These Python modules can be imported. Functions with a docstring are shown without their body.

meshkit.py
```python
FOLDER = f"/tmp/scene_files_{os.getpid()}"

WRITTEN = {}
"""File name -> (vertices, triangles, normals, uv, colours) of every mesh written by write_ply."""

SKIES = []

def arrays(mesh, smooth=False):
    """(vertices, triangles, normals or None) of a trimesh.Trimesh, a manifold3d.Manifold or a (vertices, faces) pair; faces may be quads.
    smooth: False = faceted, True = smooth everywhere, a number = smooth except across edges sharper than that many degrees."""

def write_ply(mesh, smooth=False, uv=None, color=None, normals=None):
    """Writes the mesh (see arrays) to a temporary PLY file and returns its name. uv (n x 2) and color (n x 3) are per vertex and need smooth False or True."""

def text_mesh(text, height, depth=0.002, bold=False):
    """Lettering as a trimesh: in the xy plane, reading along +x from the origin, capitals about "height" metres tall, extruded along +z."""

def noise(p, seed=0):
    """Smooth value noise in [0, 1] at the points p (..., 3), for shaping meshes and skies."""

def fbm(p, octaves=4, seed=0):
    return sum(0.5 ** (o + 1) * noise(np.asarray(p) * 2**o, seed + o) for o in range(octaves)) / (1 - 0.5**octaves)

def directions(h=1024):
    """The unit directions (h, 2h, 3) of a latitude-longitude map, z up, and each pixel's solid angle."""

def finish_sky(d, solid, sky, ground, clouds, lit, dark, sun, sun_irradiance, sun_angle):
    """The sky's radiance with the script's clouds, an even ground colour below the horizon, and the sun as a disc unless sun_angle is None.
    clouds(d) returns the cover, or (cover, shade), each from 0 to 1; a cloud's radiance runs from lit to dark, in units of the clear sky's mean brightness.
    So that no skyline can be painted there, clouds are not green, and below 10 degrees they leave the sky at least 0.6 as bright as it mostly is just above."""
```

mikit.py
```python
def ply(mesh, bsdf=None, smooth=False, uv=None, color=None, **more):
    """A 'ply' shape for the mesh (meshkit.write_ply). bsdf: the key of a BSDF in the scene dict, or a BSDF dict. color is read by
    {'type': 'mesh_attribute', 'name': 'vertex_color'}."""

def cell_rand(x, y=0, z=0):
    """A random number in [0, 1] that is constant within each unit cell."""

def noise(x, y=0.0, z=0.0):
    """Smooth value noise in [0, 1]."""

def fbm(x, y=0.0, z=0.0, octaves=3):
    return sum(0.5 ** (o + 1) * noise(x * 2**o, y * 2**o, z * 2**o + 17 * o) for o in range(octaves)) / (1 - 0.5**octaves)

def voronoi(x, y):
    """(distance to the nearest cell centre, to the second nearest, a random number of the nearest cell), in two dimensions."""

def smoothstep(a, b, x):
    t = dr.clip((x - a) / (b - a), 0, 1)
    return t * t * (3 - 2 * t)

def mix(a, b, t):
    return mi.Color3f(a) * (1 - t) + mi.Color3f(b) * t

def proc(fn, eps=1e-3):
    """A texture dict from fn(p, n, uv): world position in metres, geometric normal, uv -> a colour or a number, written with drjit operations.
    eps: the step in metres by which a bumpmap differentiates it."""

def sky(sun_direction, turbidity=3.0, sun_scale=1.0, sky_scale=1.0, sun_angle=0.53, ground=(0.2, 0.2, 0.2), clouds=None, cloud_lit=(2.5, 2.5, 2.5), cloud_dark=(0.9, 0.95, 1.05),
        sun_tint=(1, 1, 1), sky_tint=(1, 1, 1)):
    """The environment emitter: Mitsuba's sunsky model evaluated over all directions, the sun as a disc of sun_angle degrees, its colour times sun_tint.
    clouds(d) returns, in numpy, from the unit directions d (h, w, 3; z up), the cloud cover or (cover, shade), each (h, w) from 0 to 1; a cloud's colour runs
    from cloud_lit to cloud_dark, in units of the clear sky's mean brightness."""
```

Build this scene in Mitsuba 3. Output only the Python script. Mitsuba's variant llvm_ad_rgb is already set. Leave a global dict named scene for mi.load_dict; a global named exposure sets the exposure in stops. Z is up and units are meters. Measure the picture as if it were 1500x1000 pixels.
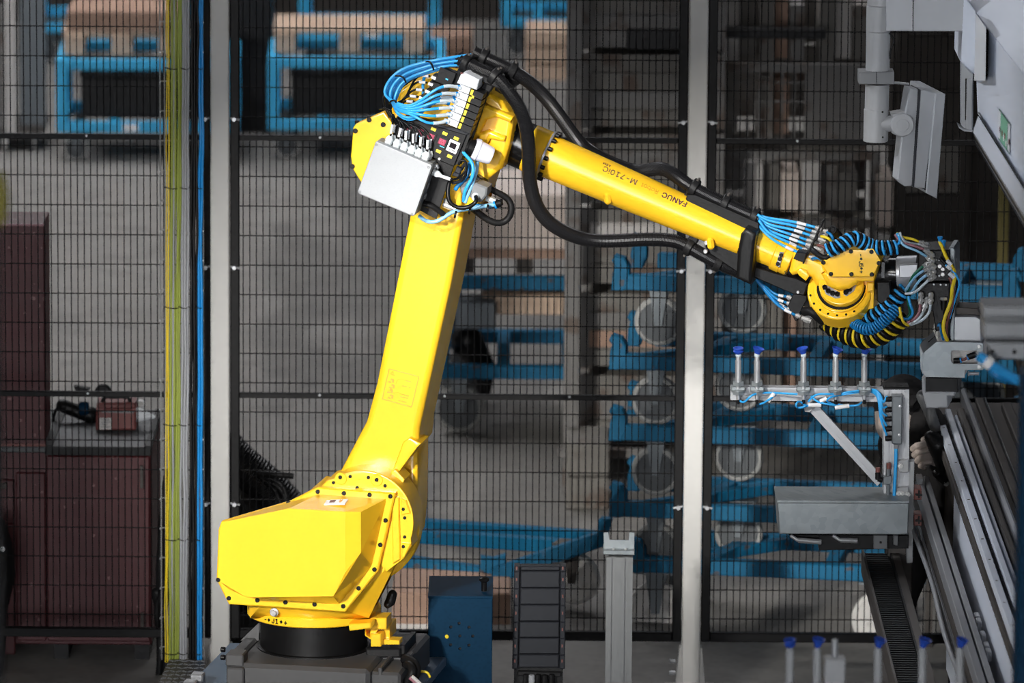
import math, random
import numpy as np
import drjit as dr
import mitsuba as mi
import mikit, meshkit
import trimesh, manifold3d as m3
import mapbox_earcut
from scipy.interpolate import CubicSpline
from mikit import proc, noise, fbm, voronoi, cell_rand, smoothstep, mix

T = mi.ScalarTransform4f
scene = {'type': 'scene'}
labels = {}

# ------------------------------------------------------------------ camera: a long lens on the gallery, 5 m above the floor
FPX = 9000.0
CAM = np.array([0.0, -18.4, 4.95])
PITCH, ROLL = math.atan(1660 / FPX), math.radians(0.43)
FW = np.array([0, math.cos(PITCH), -math.sin(PITCH)])
R0, U0 = np.array([1.0, 0, 0]), np.array([0, math.sin(PITCH), math.cos(PITCH)])
RC = math.cos(ROLL) * R0 + math.sin(ROLL) * U0
UC = math.cos(ROLL) * U0 - math.sin(ROLL) * R0
scene['camera'] = {'type': 'thinlens', 'fov': 2 * math.degrees(math.atan(750 / FPX)), 'fov_axis': 'x',
                   'to_world': T().look_at(origin=CAM.tolist(), target=(CAM + FW).tolist(), up=UC.tolist()),
                   'aperture_radius': 0.024, 'focus_distance': 18.7, 'near_clip': 0.1, 'far_clip': 200.0}
exposure = 0.0

# ------------------------------------------------------------------ light: daylight through roof lights, added unseen spots on robot and press
def rgb(v):
    return {'type': 'rgb', 'value': [float(x) for x in v]}
def area(v):
    return {'type': 'area', 'radiance': rgb(v)}
def beam(name, w, org, tgt, cut, full, col=(1, .97, .92), spread=.28):
    """Five added unseen spots in a cluster, so that the shadows have soft edges."""
    for i, (dx, dz) in enumerate([(0, 0), (1, .35), (-1, -.3), (.35, -1), (-.4, 1)]):
        scene[f'{name}_{i}'] = {'type': 'spot', 'intensity': rgb([w / 5 * c for c in col]), 'cutoff_angle': cut, 'beam_width': full,
            'to_world': T().look_at(origin=[org[0] + dx * spread, org[1], org[2] + dz * spread], target=list(tgt), up=[0, 0, 1])}
beam('added_robot_spot', 790.0, (-3.9, -12.8, 4.7), (-.66, 0, 1.36), 5.0, 2.5)  # unseen spots added for the front-left light on the robot
beam('added_forearm_spot', 780.0, (-4.2, -12.6, 7.0), (.36, -.1, 1.98), 3.6, 1.8)  # second unseen cluster, added to brighten the forearm
beam('added_press_spot', 105.0, (-8.0, -2.6, 7.0), (1.45, -.9, 1.75), 10.0, 5.0, (.95, .98, 1.05))  # unseen spots added for sun-like light from the left on the press
ADDED_WINDOW = 15.5   # radiance of unseen windows added behind the viewer for frontal light
# roof lights: (x0, x1, y0, y1, radiance)
ROOF = 9.0
ROOFLIGHTS = [(-7.0, -1.0, 6.5, 17.5, 3.5), (.2, 2.6, 5.5, 13.0, 2.6), (-7.5, -3.0, -14.0, -3.0, .05), (2.0, 6.5, -14.0, -2.0, .08)]

# ------------------------------------------------------------------ geometry helpers
def nrm(a):
    a = np.asarray(a, float)
    return a / np.linalg.norm(a)

class Plane:
    """An upright (or tilted) plane in the hall; P gives its point seen at pixel (u, v), k metres in front of it."""
    def __init__(self, o, n):
        self.o, self.n = np.asarray(o, float), nrm(n)
        self.e1 = nrm(np.cross([0, 0, 1], self.n)) if abs(self.n[2]) < .99 else np.array([1.0, 0, 0])
        self.e2 = np.cross(self.n, self.e1)
    def P(self, u, v, k=0.0):
        d = FW + (u - 750) / FPX * RC - (v - 500) / FPX * UC
        t = np.dot(self.o + k * self.n - CAM, self.n) / np.dot(d, self.n)
        return CAM + t * d
    def pts(self, px, k=0.0):
        return np.array([self.P(a[0], a[1], k) for a in px])
    def loc(self, p):
        q = np.asarray(p) - self.o
        return np.stack([q @ self.e1, q @ self.e2], -1)
    def glob(self, xy, k):
        xy = np.asarray(xy)
        return self.o + xy[:, :1] * self.e1 + xy[:, 1:2] * self.e2 + k * self.n

def Yp(y):
    return Plane([0, y, 0], [0, -1, 0])
def Zp(z):
    return Plane([0, 0, z], [0, 0, 1])
def at(u, v, y):
    return Yp(y).P(u, v)
def floor_at(u, v, z=0.0):
    d = FW + (u - 750) / FPX * RC - (v - 500) / FPX * UC
    return CAM + d * ((z - CAM[2]) / d[2])
def mpp(y):
    """Metres per pixel at depth y."""
    return (y - CAM[1]) / math.cos(PITCH) * 1.0 / FPX

def cat(ms):
    vs, fs, n = [], [], 0
    for v, f in ms:
        v, f = np.asarray(v, float), np.asarray(f, int)
        if f.shape[1] == 4:
            f = np.vstack([f[:, [0, 1, 2]], f[:, [0, 2, 3]]])
        vs.append(v); fs.append(f + n); n += len(v)
    return np.vstack(vs), np.vstack(fs)

def mesh_of(man):
    m = man.to_mesh()
    return np.array(m.vert_properties[:, :3], float), np.array(m.tri_verts, int)
def hull(points):
    return mesh_of(m3.Manifold.hull_points(np.asarray(points, float)))
def man_of(vf):
    return m3.Manifold(m3.Mesh(np.asarray(vf[0], np.float32), np.asarray(vf[1], np.uint32)))

def area2(p):
    x, y = p[:, 0], p[:, 1]
    return 0.5 * np.sum(x * np.roll(y, -1) - y * np.roll(x, -1))
def inset(p, b):
    """Mitred inset of a counter-clockwise polygon."""
    d = np.roll(p, -1, 0) - p
    d /= np.linalg.norm(d, axis=1, keepdims=True) + 1e-12
    n = np.stack([-d[:, 1], d[:, 0]], 1)
    m = n + np.roll(n, 1, 0)
    l = np.sum(m * m, 1, keepdims=True) / 2
    return p + b * m / np.maximum(l, .35)
def earcut(rings):
    pts = np.vstack(rings)
    ends = np.cumsum([len(r) for r in rings]).astype(np.uint32)
    return np.array(mapbox_earcut.triangulate_float64(np.ascontiguousarray(pts, np.float64), ends), int).reshape(-1, 3)

def prism2(pl, xy, k0, k1, bevel=0.0, seg=1, holes=(), back=False):
    """A slab with outline xy (in the plane's own coordinates) from k0 (front) back to k1; rounded front edge."""
    p = np.asarray(xy, float)
    if area2(p) < 0:
        p = p[::-1]
    hs = [np.asarray(h, float) for h in holes]
    hs = [h[::-1] if area2(h) > 0 else h for h in hs]
    layers = []
    if bevel > 0:
        for i in range(seg + 1):
            a = (i / seg) * math.pi / 2
            layers.append((inset(p, bevel * (1 - math.sin(a))), k0 - bevel * (1 - math.cos(a))))
    else:
        layers.append((p, k0))
    if back and bevel > 0:
        layers.append((p, k1 + bevel)); layers.append((inset(p, bevel), k1))
    else:
        layers.append((p, k1))
    n = len(p)
    V = np.vstack([pl.glob(q, k) for q, k in layers])
    Fc = []
    i = np.arange(n); j = (i + 1) % n
    for L in range(len(layers) - 1):
        a, b = L * n, (L + 1) * n
        Fc.append(np.stack([a + i, b + i, b + j], 1)); Fc.append(np.stack([a + i, b + j, a + j], 1))
    base = len(V)
    hv, off = [], []
    for h in hs:
        off.append((base, base + len(h)))
        hv += [pl.glob(h, k0), pl.glob(h, k1)]
        m = len(h); ii = np.arange(m); jj = (ii + 1) % m
        Fc.append(np.stack([base + ii, base + m + ii, base + m + jj], 1)); Fc.append(np.stack([base + ii, base + m + jj, base + jj], 1))
        base += 2 * m
    if hv:
        V = np.vstack([V] + hv)
    def cap(ring, first, hfirst, flip):
        t = earcut([ring] + hs)
        idx = np.concatenate([first + np.arange(n)] + [h0 + np.arange(len(h)) for h0, h in zip(hfirst, hs)])
        t = idx[t]
        a, b, c = (V[t[:, q]] for q in range(3))
        s = np.einsum('ij,j->i', np.cross(b - a, c - a), pl.n)
        want = -1 if flip else 1
        t[s * want < 0] = t[s * want < 0][:, ::-1]
        return t
    Fc.append(cap(layers[0][0], 0, [o[0] for o in off], False))
    Fc.append(cap(layers[-1][0], (len(layers) - 1) * n, [o[1] for o in off], True))
    return V, np.vstack(Fc)

def prism(pl, px, k0, k1, bevel=0.0, seg=1, holes=(), back=False):
    """The same with the outline read at pixels on the front plane."""
    return prism2(pl, pl.loc(pl.pts(px, k0)), k0, k1, bevel, seg, [pl.loc(pl.pts(h, k0)) for h in holes], back)

def circ(c, r, n=24, a0=0.0, ry=None):
    a = a0 + np.arange(n) * 2 * np.pi / n
    return np.stack([c[0] + r * np.cos(a), c[1] + (ry or r) * np.sin(a)], 1)
def arc(c, r, a0, a1, n=12):
    a = np.radians(np.linspace(a0, a1, n))
    return np.stack([c[0] + r * np.cos(a), c[1] - r * np.sin(a)], 1)

def box(x0, x1, y0, y1, z0, z1, b=0.0):
    x0, x1 = sorted((x0, x1)); y0, y1 = sorted((y0, y1)); z0, z1 = sorted((z0, z1))
    P = []
    if b <= 0:
        m = trimesh.creation.box(bounds=[[x0, y0, z0], [x1, y1, z1]])
        return np.array(m.vertices), np.array(m.faces)
    b = min(b, (x1 - x0) * .45, (y1 - y0) * .45, (z1 - z0) * .45)
    for x, sx in ((x0, 1), (x1, -1)):
        for y, sy in ((y0, 1), (y1, -1)):
            for z, sz in ((z0, 1), (z1, -1)):
                P += [(x, y + sy * b, z + sz * b), (x + sx * b, y, z + sz * b), (x + sx * b, y + sy * b, z)]
    return hull(P)

def frame_of(d, up=(0, 0, 1)):
    d = nrm(d)
    u = np.asarray(up, float)
    if abs(np.dot(d, u)) > .98:
        u = np.array([1.0, 0, 0])
    a = nrm(np.cross(u, d)); b = np.cross(d, a)
    return a, b, d

def bar(p0, p1, w, h, up=(0, 0, 1), b=0.0):
    """A rectangular bar from p0 to p1: w across, h along 'up'."""
    p0, p1 = np.asarray(p0, float), np.asarray(p1, float)
    L = np.linalg.norm(p1 - p0)
    a, c, d = frame_of(p1 - p0, up)
    v, f = box(-w / 2, w / 2, -h / 2, h / 2, 0, L, b)
    return p0 + v[:, :1] * a + v[:, 1:2] * c + v[:, 2:] * d, f

def profile_bar(p0, p1, poly, up=(0, 0, 1)):
    """A bar with any cross-section (n x 2, across and along 'up')."""
    p0, p1 = np.asarray(p0, float), np.asarray(p1, float)
    a, c, d = frame_of(p1 - p0, up)
    p = np.asarray(poly, float)
    if area2(p) < 0:
        p = p[::-1]
    n = len(p)
    ring = p[:, :1] * a + p[:, 1:2] * c
    V = np.vstack([p0 + ring, p1 + ring])
    i = np.arange(n); j = (i + 1) % n
    t = earcut([p])
    s = (p[t[:, 1], 0] - p[t[:, 0], 0]) * (p[t[:, 2], 1] - p[t[:, 0], 1]) - (p[t[:, 1], 1] - p[t[:, 0], 1]) * (p[t[:, 2], 0] - p[t[:, 0], 0])
    t[s < 0] = t[s < 0][:, ::-1]
    return V, np.vstack([np.stack([i, j, n + j], 1), np.stack([i, n + j, n + i], 1), t[:, ::-1], n + t])

def slot_profile(w, slots=1, depth=.3, gap=.2):
    """Aluminium extrusion with T-slots on all four sides."""
    side = []
    h = w / 2
    g, d = w * gap / slots / 2, w * depth / slots * .6
    for s in range(slots):
        c = -h + w * (s + .5) / slots
        side += [(c - g, -h), (c - g, -h + d * .4), (c - 2 * g, -h + d * .4), (c - 2 * g, -h + d), (c + 2 * g, -h + d), (c + 2 * g, -h + d * .4), (c + g, -h + d * .4), (c + g, -h)]
    side = np.array([(-h, -h)] + side)
    out, R = [], np.eye(2)
    for q in range(4):
        out.append(side @ R.T)
        R = np.array([[0, -1], [1, 0]]) @ R
    return np.vstack(out)

def lathe(p0, d, prof, n=24, up=(0, 0, 1)):
    """prof: (distance along d, radius) pairs; closed at ends that reach radius 0, capped otherwise."""
    p0 = np.asarray(p0, float)
    a, c, d = frame_of(d, up)
    prof = [tuple(q) for q in prof]
    if prof[0][1] > 1e-9:
        prof = [(prof[0][0], 0.0)] + prof
    if prof[-1][1] > 1e-9:
        prof = prof + [(prof[-1][0], 0.0)]
    ang = np.arange(n) * 2 * np.pi / n
    ring = np.cos(ang)[:, None] * a + np.sin(ang)[:, None] * c
    V, Fc = [p0 + prof[0][0] * d], []
    m = len(prof)
    for t, r in prof[1:-1]:
        V.append(p0 + t * d + r * ring)
    V.append(p0 + prof[-1][0] * d)
    V = np.vstack([np.atleast_2d(x) for x in V])
    i = np.arange(n); j = (i + 1) % n
    Fc.append(np.stack([np.zeros(n, int), 1 + j, 1 + i], 1))
    for L in range(m - 3):
        o, q = 1 + L * n, 1 + (L + 1) * n
        Fc.append(np.stack([o + i, o + j, q + j], 1)); Fc.append(np.stack([o + i, q + j, q + i], 1))
    o = 1 + (m - 3) * n
    Fc.append(np.stack([np.full(n, len(V) - 1), o + i, o + j], 1))
    return V, np.vstack(Fc)

def cyl(p0, p1, r0, r1=None, n=20, b=0.0):
    p0, p1 = np.asarray(p0, float), np.asarray(p1, float)
    r1 = r0 if r1 is None else r1
    L = np.linalg.norm(p1 - p0)
    pr = [(0, r0 - b), (b, r0), (L - b, r1), (L, r1 - b)] if b > 0 else [(0, r0), (L, r1)]
    return lathe(p0, p1 - p0, pr, n)

def spline(pts, n=40, closed=False):
    p = np.asarray(pts, float)
    if closed:
        p = np.vstack([p, p[:1]])
    t = np.concatenate([[0], np.cumsum(np.sqrt(np.linalg.norm(np.diff(p, axis=0), axis=1)) + 1e-9)])
    s = CubicSpline(t, p, bc_type='periodic' if closed else 'natural')
    q = s(np.linspace(0, t[-1], n * 4))
    L = np.concatenate([[0], np.cumsum(np.linalg.norm(np.diff(q, axis=0), axis=1))])
    g = np.linspace(0, L[-1], n)
    return np.stack([np.interp(g, L, q[:, k]) for k in range(3)], 1)

def frames(path):
    t = np.gradient(path, axis=0)
    t /= np.linalg.norm(t, axis=1, keepdims=True) + 1e-12
    a = np.cross([0.13, -.9, .4], t[0]); a /= np.linalg.norm(a)
    A = [a]
    for k in range(1, len(path)):
        a = A[-1] - np.dot(A[-1], t[k]) * t[k]
        A.append(a / (np.linalg.norm(a) + 1e-12))
    A = np.array(A)
    return t, A, np.cross(t, A)

def tube(path, r, n=8, caps=True):
    path = np.asarray(path, float)
    t, A, B = frames(path)
    r = np.broadcast_to(np.asarray(r, float), (len(path),))
    ang = np.arange(n) * 2 * np.pi / n
    V = (path[:, None] + r[:, None, None] * (np.cos(ang)[None, :, None] * A[:, None] + np.sin(ang)[None, :, None] * B[:, None])).reshape(-1, 3)
    i, j = np.meshgrid(np.arange(len(path) - 1), np.arange(n), indexing='ij')
    q = np.stack([i * n + j, i * n + (j + 1) % n, (i + 1) * n + (j + 1) % n, (i + 1) * n + j], -1).reshape(-1, 4)
    Fc = [q[:, [0, 1, 2]], q[:, [0, 2, 3]]]
    if caps:
        m = len(V); V = np.vstack([V, path[:1], path[-1:]])
        k = np.arange(n); l = (k + 1) % n; e = (len(path) - 1) * n
        Fc += [np.stack([np.full(n, m), l, k], 1), np.stack([np.full(n, m + 1), e + k, e + l], 1)]
    return V, np.vstack(Fc)

def ribbed(path_pts, r, pitch, amp, n=12):
    """A corrugated hose."""
    p = spline(path_pts, 60)
    L = np.sum(np.linalg.norm(np.diff(p, axis=0), axis=1))
    m = int(L / pitch * 4)
    p = spline(path_pts, m)
    k = np.arange(m) % 4
    return tube(p, r - amp * (k >= 2) * 1.0, n)

def coil(path_pts, R, pitch, r, phase=0.0, per=14, n=6, R1=None):
    """A helix of wire radius r wound with radius R around a path."""
    p = spline(path_pts, 60)
    L = np.sum(np.linalg.norm(np.diff(p, axis=0), axis=1))
    turns = L / pitch
    p = spline(path_pts, int(turns * per) + 2)
    t, A, B = frames(p)
    a = phase + np.linspace(0, turns * 2 * np.pi, len(p))
    RR = np.linspace(R, R if R1 is None else R1, len(p))[:, None]
    return tube(p + RR * (np.cos(a)[:, None] * A + np.sin(a)[:, None] * B), r, n)

def xf(vf, m):
    m = np.asarray(m, float)
    return vf[0] @ m[:3, :3].T + m[:3, 3], vf[1]
def basis(o, ex, ey, ez):
    m = np.eye(4)
    m[:3, 0], m[:3, 1], m[:3, 2], m[:3, 3] = ex, ey, ez, o
    return m
def lettering(text, height, o, ex, ey, depth=.001, bold=False, centre=True):
    m = meshkit.text_mesh(text, height, depth, bold)
    v, f = np.array(m.vertices), np.array(m.faces)
    if centre:
        v[:, 0] -= (v[:, 0].min() + v[:, 0].max()) / 2; v[:, 1] -= height / 2
    ex, ey = nrm(ex), nrm(ey)
    return xf((v, f), basis(o, ex, ey, np.cross(ex, ey)))

# ------------------------------------------------------------------ entries of the scene
def fresh(key):
    if key not in USED:
        USED.add(key); return key
    n = 1
    while f'{key}_{n:03d}' in USED:
        n += 1
    USED.add(f'{key}_{n:03d}'); return f'{key}_{n:03d}'
USED = set()
PLY = {}
def thing(name, label, cat_, group=None, kind=None):
    k = fresh(name)
    labels[k] = {'label': label, 'category': cat_}
    if group: labels[k]['group'] = group
    if kind: labels[k]['kind'] = kind
    return k
def put(key, vf, mat, smooth=30, **more):
    scene[key] = mikit.ply(vf, mat, smooth=smooth, **more)
    return key
def part(owner, name, vf, mat, label=None, smooth=30, kind=None, **more):
    k = fresh(f'{owner}__{name}')
    put(k, vf, mat, smooth, **more)
    if label or kind:
        labels[k] = {}
        if label: labels[k]['label'] = label
        if kind: labels[k]['kind'] = kind
    return k
def whole(name, label, cat_, vf, mat, group=None, smooth=30, kind=None):
    """A thing of a single mesh."""
    k = thing(name, label, cat_, group, kind)
    return put(k, vf, mat, smooth)
def struct(name, vf, mat, smooth=30, label=None):
    k = fresh(name)
    labels[k] = {'kind': 'structure', 'label': label or name.replace('_', ' ')}
    return put(k, vf, mat, smooth)
def copy_parts(src, dst, m):
    """Copies all parts of a thing under another thing's key, moved by the matrix m."""
    for k in [k for k in list(scene) if k.startswith(src + '__')]:
        nk = dst + k[len(src):]
        USED.add(nk)
        scene[nk] = {**scene[k], 'to_world': T(np.asarray(m, float))}
        if k in labels: labels[nk] = dict(labels[k])
def shift(d):
    m = np.eye(4); m[:3, 3] = d
    return m

# ------------------------------------------------------------------ materials
def lin(c):
    c = np.asarray(c, float) / 255
    return np.where(c <= .04045, c / 12.92, ((c + .055) / 1.055) ** 2.4)
def mat(name, col, rough=.5, metal=0.0, spec=.5, coat=0.0, fn=None, bump=None, bscale=.0005, eps=1e-3, **more):
    b = {'type': 'principled', 'base_color': proc(fn) if fn else rgb(lin(col)), 'roughness': rough, 'metallic': metal, 'specular': spec}
    if coat:
        b['clearcoat'] = coat; b['clearcoat_gloss'] = .85
    b.update(more)
    if bump:
        b = {'type': 'bumpmap', 'bsdf': b, 'arbitrary': proc(bump, eps), 'scale': bscale}
    scene[name] = {'type': 'twosided', 'bsdf': b}
    return name

def C(c):
    return mi.Color3f(*[float(x) for x in lin(c)])
def f_floor(p, n, uv):
    a = fbm(p.x * .55, p.y * .55, 3.1, 4)
    b = fbm(p.x * 7, p.y * 7, 1.7, 3)
    g = noise(p.x * 60, p.y * 60, 0)
    s = smoothstep(.60, .70, fbm(p.x * 1.3 + 9, p.y * .35, 5, 4))
    c = mix(C((126, 124, 121)), C((158, 155, 150)), a)
    c = mix(c, C((104, 102, 100)), .35 * smoothstep(.45, .75, b))
    c = mix(c, C((96, 95, 93)), .45 * s)
    return c * (0.94 + .12 * g) * .78
def speck(base, dark, sc=40.0, amt=.35, lo=.52, hi=.72):
    cb, cd = C(base), C(dark)
    def fn(p, n, uv):
        a = fbm(p.x * sc, p.y * sc, p.z * sc, 3)
        return mix(cb, cd, amt * smoothstep(lo, hi, a))
    return fn
def streaks(base, alt, fx, fy, fz):
    cb, ca = C(base), C(alt)
    def fn(p, n, uv):
        return mix(cb, ca, smoothstep(.3, .75, fbm(p.x * fx, p.y * fy, p.z * fz, 4)))
    return fn
def f_red(p, n, uv):
    a = fbm(p.x * 6, p.y * 6, p.z * 3, 3)
    chip = smoothstep(.80, .84, fbm(p.x * 60, p.y * 60, p.z * 40 + 4, 2))
    return mix(mix(C((84, 30, 34)), C((68, 25, 29)), a), C((130, 96, 94)), chip * .6)
def f_galv(p, n, uv):
    d1, d2, r = voronoi(p.x * 55 + p.y * 31, p.z * 55 + p.y * 23)
    b = fbm(p.x * 9, p.y * 9, p.z * 14, 3)
    return mix(mix(C((136, 144, 148)), C((150, 157, 160)), r), C((132, 138, 140)), .5 * smoothstep(.45, .7, b))
def f_wood(p, n, uv):
    g = fbm(p.x * 3, p.y * 30, p.z * 60, 4)
    return mix(C((184, 158, 136)), C((218, 194, 172)), g)
def f_grime(p, n, uv):
    a = fbm(p.x * 3.2, p.y * 3.2, p.z * 5.0, 4)
    b = smoothstep(.58, .72, fbm(p.x * 11 + 5, p.y * 11, p.z * 9, 4))
    return mix(mix(C((96, 93, 89)), C((128, 125, 120)), a), C((84, 62, 48)), .7 * b)
def f_bluepaint(p, n, uv):
    a = fbm(p.x * 5, p.y * 5, p.z * 5, 3)
    chip = smoothstep(.70, .76, fbm(p.x * 26, p.y * 26, p.z * 26, 3))
    return mix(mix(C((16, 86, 120)), C((24, 100, 136)), a), C((86, 78, 74)), chip * .8)
def f_steelrail(p, n, uv):
    a = fbm(p.x * 40, p.y * 1.2, p.z * 40, 4)
    return mix(C((126, 128, 132)), C((154, 156, 160)), a)
def f_darksteel(p, n, uv):
    a = fbm(p.x * 60, p.y * 1.0, p.z * 60, 4)
    b = smoothstep(.55, .7, fbm(p.x * 7, p.y * 2, p.z * 7, 3))
    return mix(mix(C((62, 58, 55)), C((88, 83, 79)), a), C((112, 108, 104)), .4 * b)
def f_carton(p, n, uv):
    a = fbm(p.x * 5, p.y * 5, p.z * 5, 3); b = noise(p.x * 90, p.y * 4, p.z * 90)
    return mix(C((150, 122, 106)), C((172, 142, 124)), a) * (.95 + .1 * b)

mat('m_floor', 0, .72, fn=f_floor, spec=.25)
mat('m_wall', (104, 104, 103), .8)
mat('m_roof', (76, 76, 76), .8)
mat('m_yellow', (250, 196, 40), .24, spec=.5, coat=.2)
mat('m_yellow_cable', (226, 198, 38), .4)
mat('m_black', (14, 14, 15), .42, spec=.28)
mat('m_blackgloss', (14, 14, 15), .18, spec=.5)
mat('m_rubber', (24, 24, 25), .5, spec=.2)
mat('m_hose', (26, 26, 28), .34, spec=.45)
mat('m_blackplate', (30, 30, 31), .45, spec=.2)
mat('m_fence', (9, 9, 10), .5, spec=.18)
mat('m_darkgrey', (74, 74, 75), .5, spec=.4)
mat('m_midgrey', (118, 120, 122), .5, spec=.4)
mat('m_charcoal', (40, 42, 47), .5, spec=.2)
mat('m_post', (178, 177, 174), .5, spec=.35)
mat('m_paintgrey', (172, 175, 179), .45, spec=.4)
mat('m_machine', (206, 212, 222), .5, spec=.35)
mat('m_offwhite', (218, 222, 226), .4)
mat('m_boxgrey', (200, 203, 206), .45, spec=.35, fn=speck((164, 167, 170), (158, 161, 165), 300, .5))
mat('m_white', (240, 240, 240), .45)
mat('m_gland', (214, 220, 222), .4)
mat('m_chrome', (206, 206, 204), .28, metal=.6)
mat('m_steel', (182, 184, 187), .35, metal=.6)
mat('m_alu', (176, 178, 181), .45, metal=.7)
mat('m_alupaint', (158, 160, 162), .45, spec=.45)
mat('m_anod', (122, 124, 125), .45, spec=.4)
mat('m_rim', (160, 160, 157), .45)
mat('m_galv', 0, .45, metal=.55, fn=f_galv)
mat('m_steelrail', 0, .42, metal=.25, fn=f_steelrail)
mat('m_darksteel', 0, .55, metal=.3, fn=f_darksteel)
mat('m_tube', (52, 160, 226), .3, spec=.5)
mat('m_tubedark', (24, 118, 178), .35, spec=.5)
mat('m_cablegrey', (150, 152, 156), .5)
mat('m_cableolive', (140, 152, 62), .5)
mat('m_cableblue', (10, 130, 200), .4)
mat('m_sleeve', (212, 214, 216), .3)
mat('m_clear', (190, 202, 208), .15, spec=.6)
mat('m_clearblue', (130, 182, 214), .15, spec=.6)
mat('m_green', (20, 92, 70), .4)
mat('m_pink', (150, 100, 108), .4)
mat('m_brown', (112, 66, 60), .5)
mat('m_red', 0, .5, fn=f_red)
mat('m_redcase', (116, 62, 58), .5)
mat('m_navy', (5, 44, 68), .6, spec=.1, fn=speck((5, 44, 68), (4, 39, 62), 160, .6))
mat('m_pedestal', (86, 104, 124), .5)
mat('m_bluepaint', 0, .55, spec=.2, fn=f_bluepaint)
mat('m_bluebright', (70, 176, 222), .55, spec=.2, fn=speck((72, 182, 230), (56, 160, 206), 9, .6))
mat('m_suction', (32, 70, 168), .5)
mat('m_wheel', (206, 204, 200), .5, fn=speck((206, 204, 200), (168, 165, 160), 30, .7))
mat('m_castor', (112, 118, 122), .45, metal=.4)
mat('m_castordisc', (84, 88, 91), .45, spec=.4)
mat('m_wood', 0, .75, fn=f_wood)
mat('m_grime', 0, .75, fn=f_grime)
mat('m_carton', 0, .8, fn=f_carton)
mat('m_beige', (214, 200, 190), .75)
mat('m_beigelight', (200, 196, 192), .7)
mat('m_olive', (104, 98, 30), .5)
mat('m_drum', (176, 178, 182), .35, metal=.5)
mat('m_cratedark', (62, 58, 54), .8)  # dark tone; on the right background crates it stands in for shadow
mat('m_rack', (136, 134, 132), .6, fn=speck((112, 110, 108), (88, 72, 60), 12, .8))
mat('m_lens', (222, 222, 236), .25, spec=.5)
mat('m_screen', (30, 24, 30), .12)
mat('m_led', (150, 30, 66), .4, fn=None)
mat('m_ledtext', (226, 90, 120), .4)
mat('m_ledblue', (70, 190, 230), .4)
mat('m_print', (92, 52, 66), .5)
mat('m_printdim', (214, 152, 40), .5)
mat('m_glove', (176, 164, 156), .85)
mat('m_cloth', (26, 25, 26), .9)
mat('m_mould', (92, 94, 96), .6)
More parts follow.
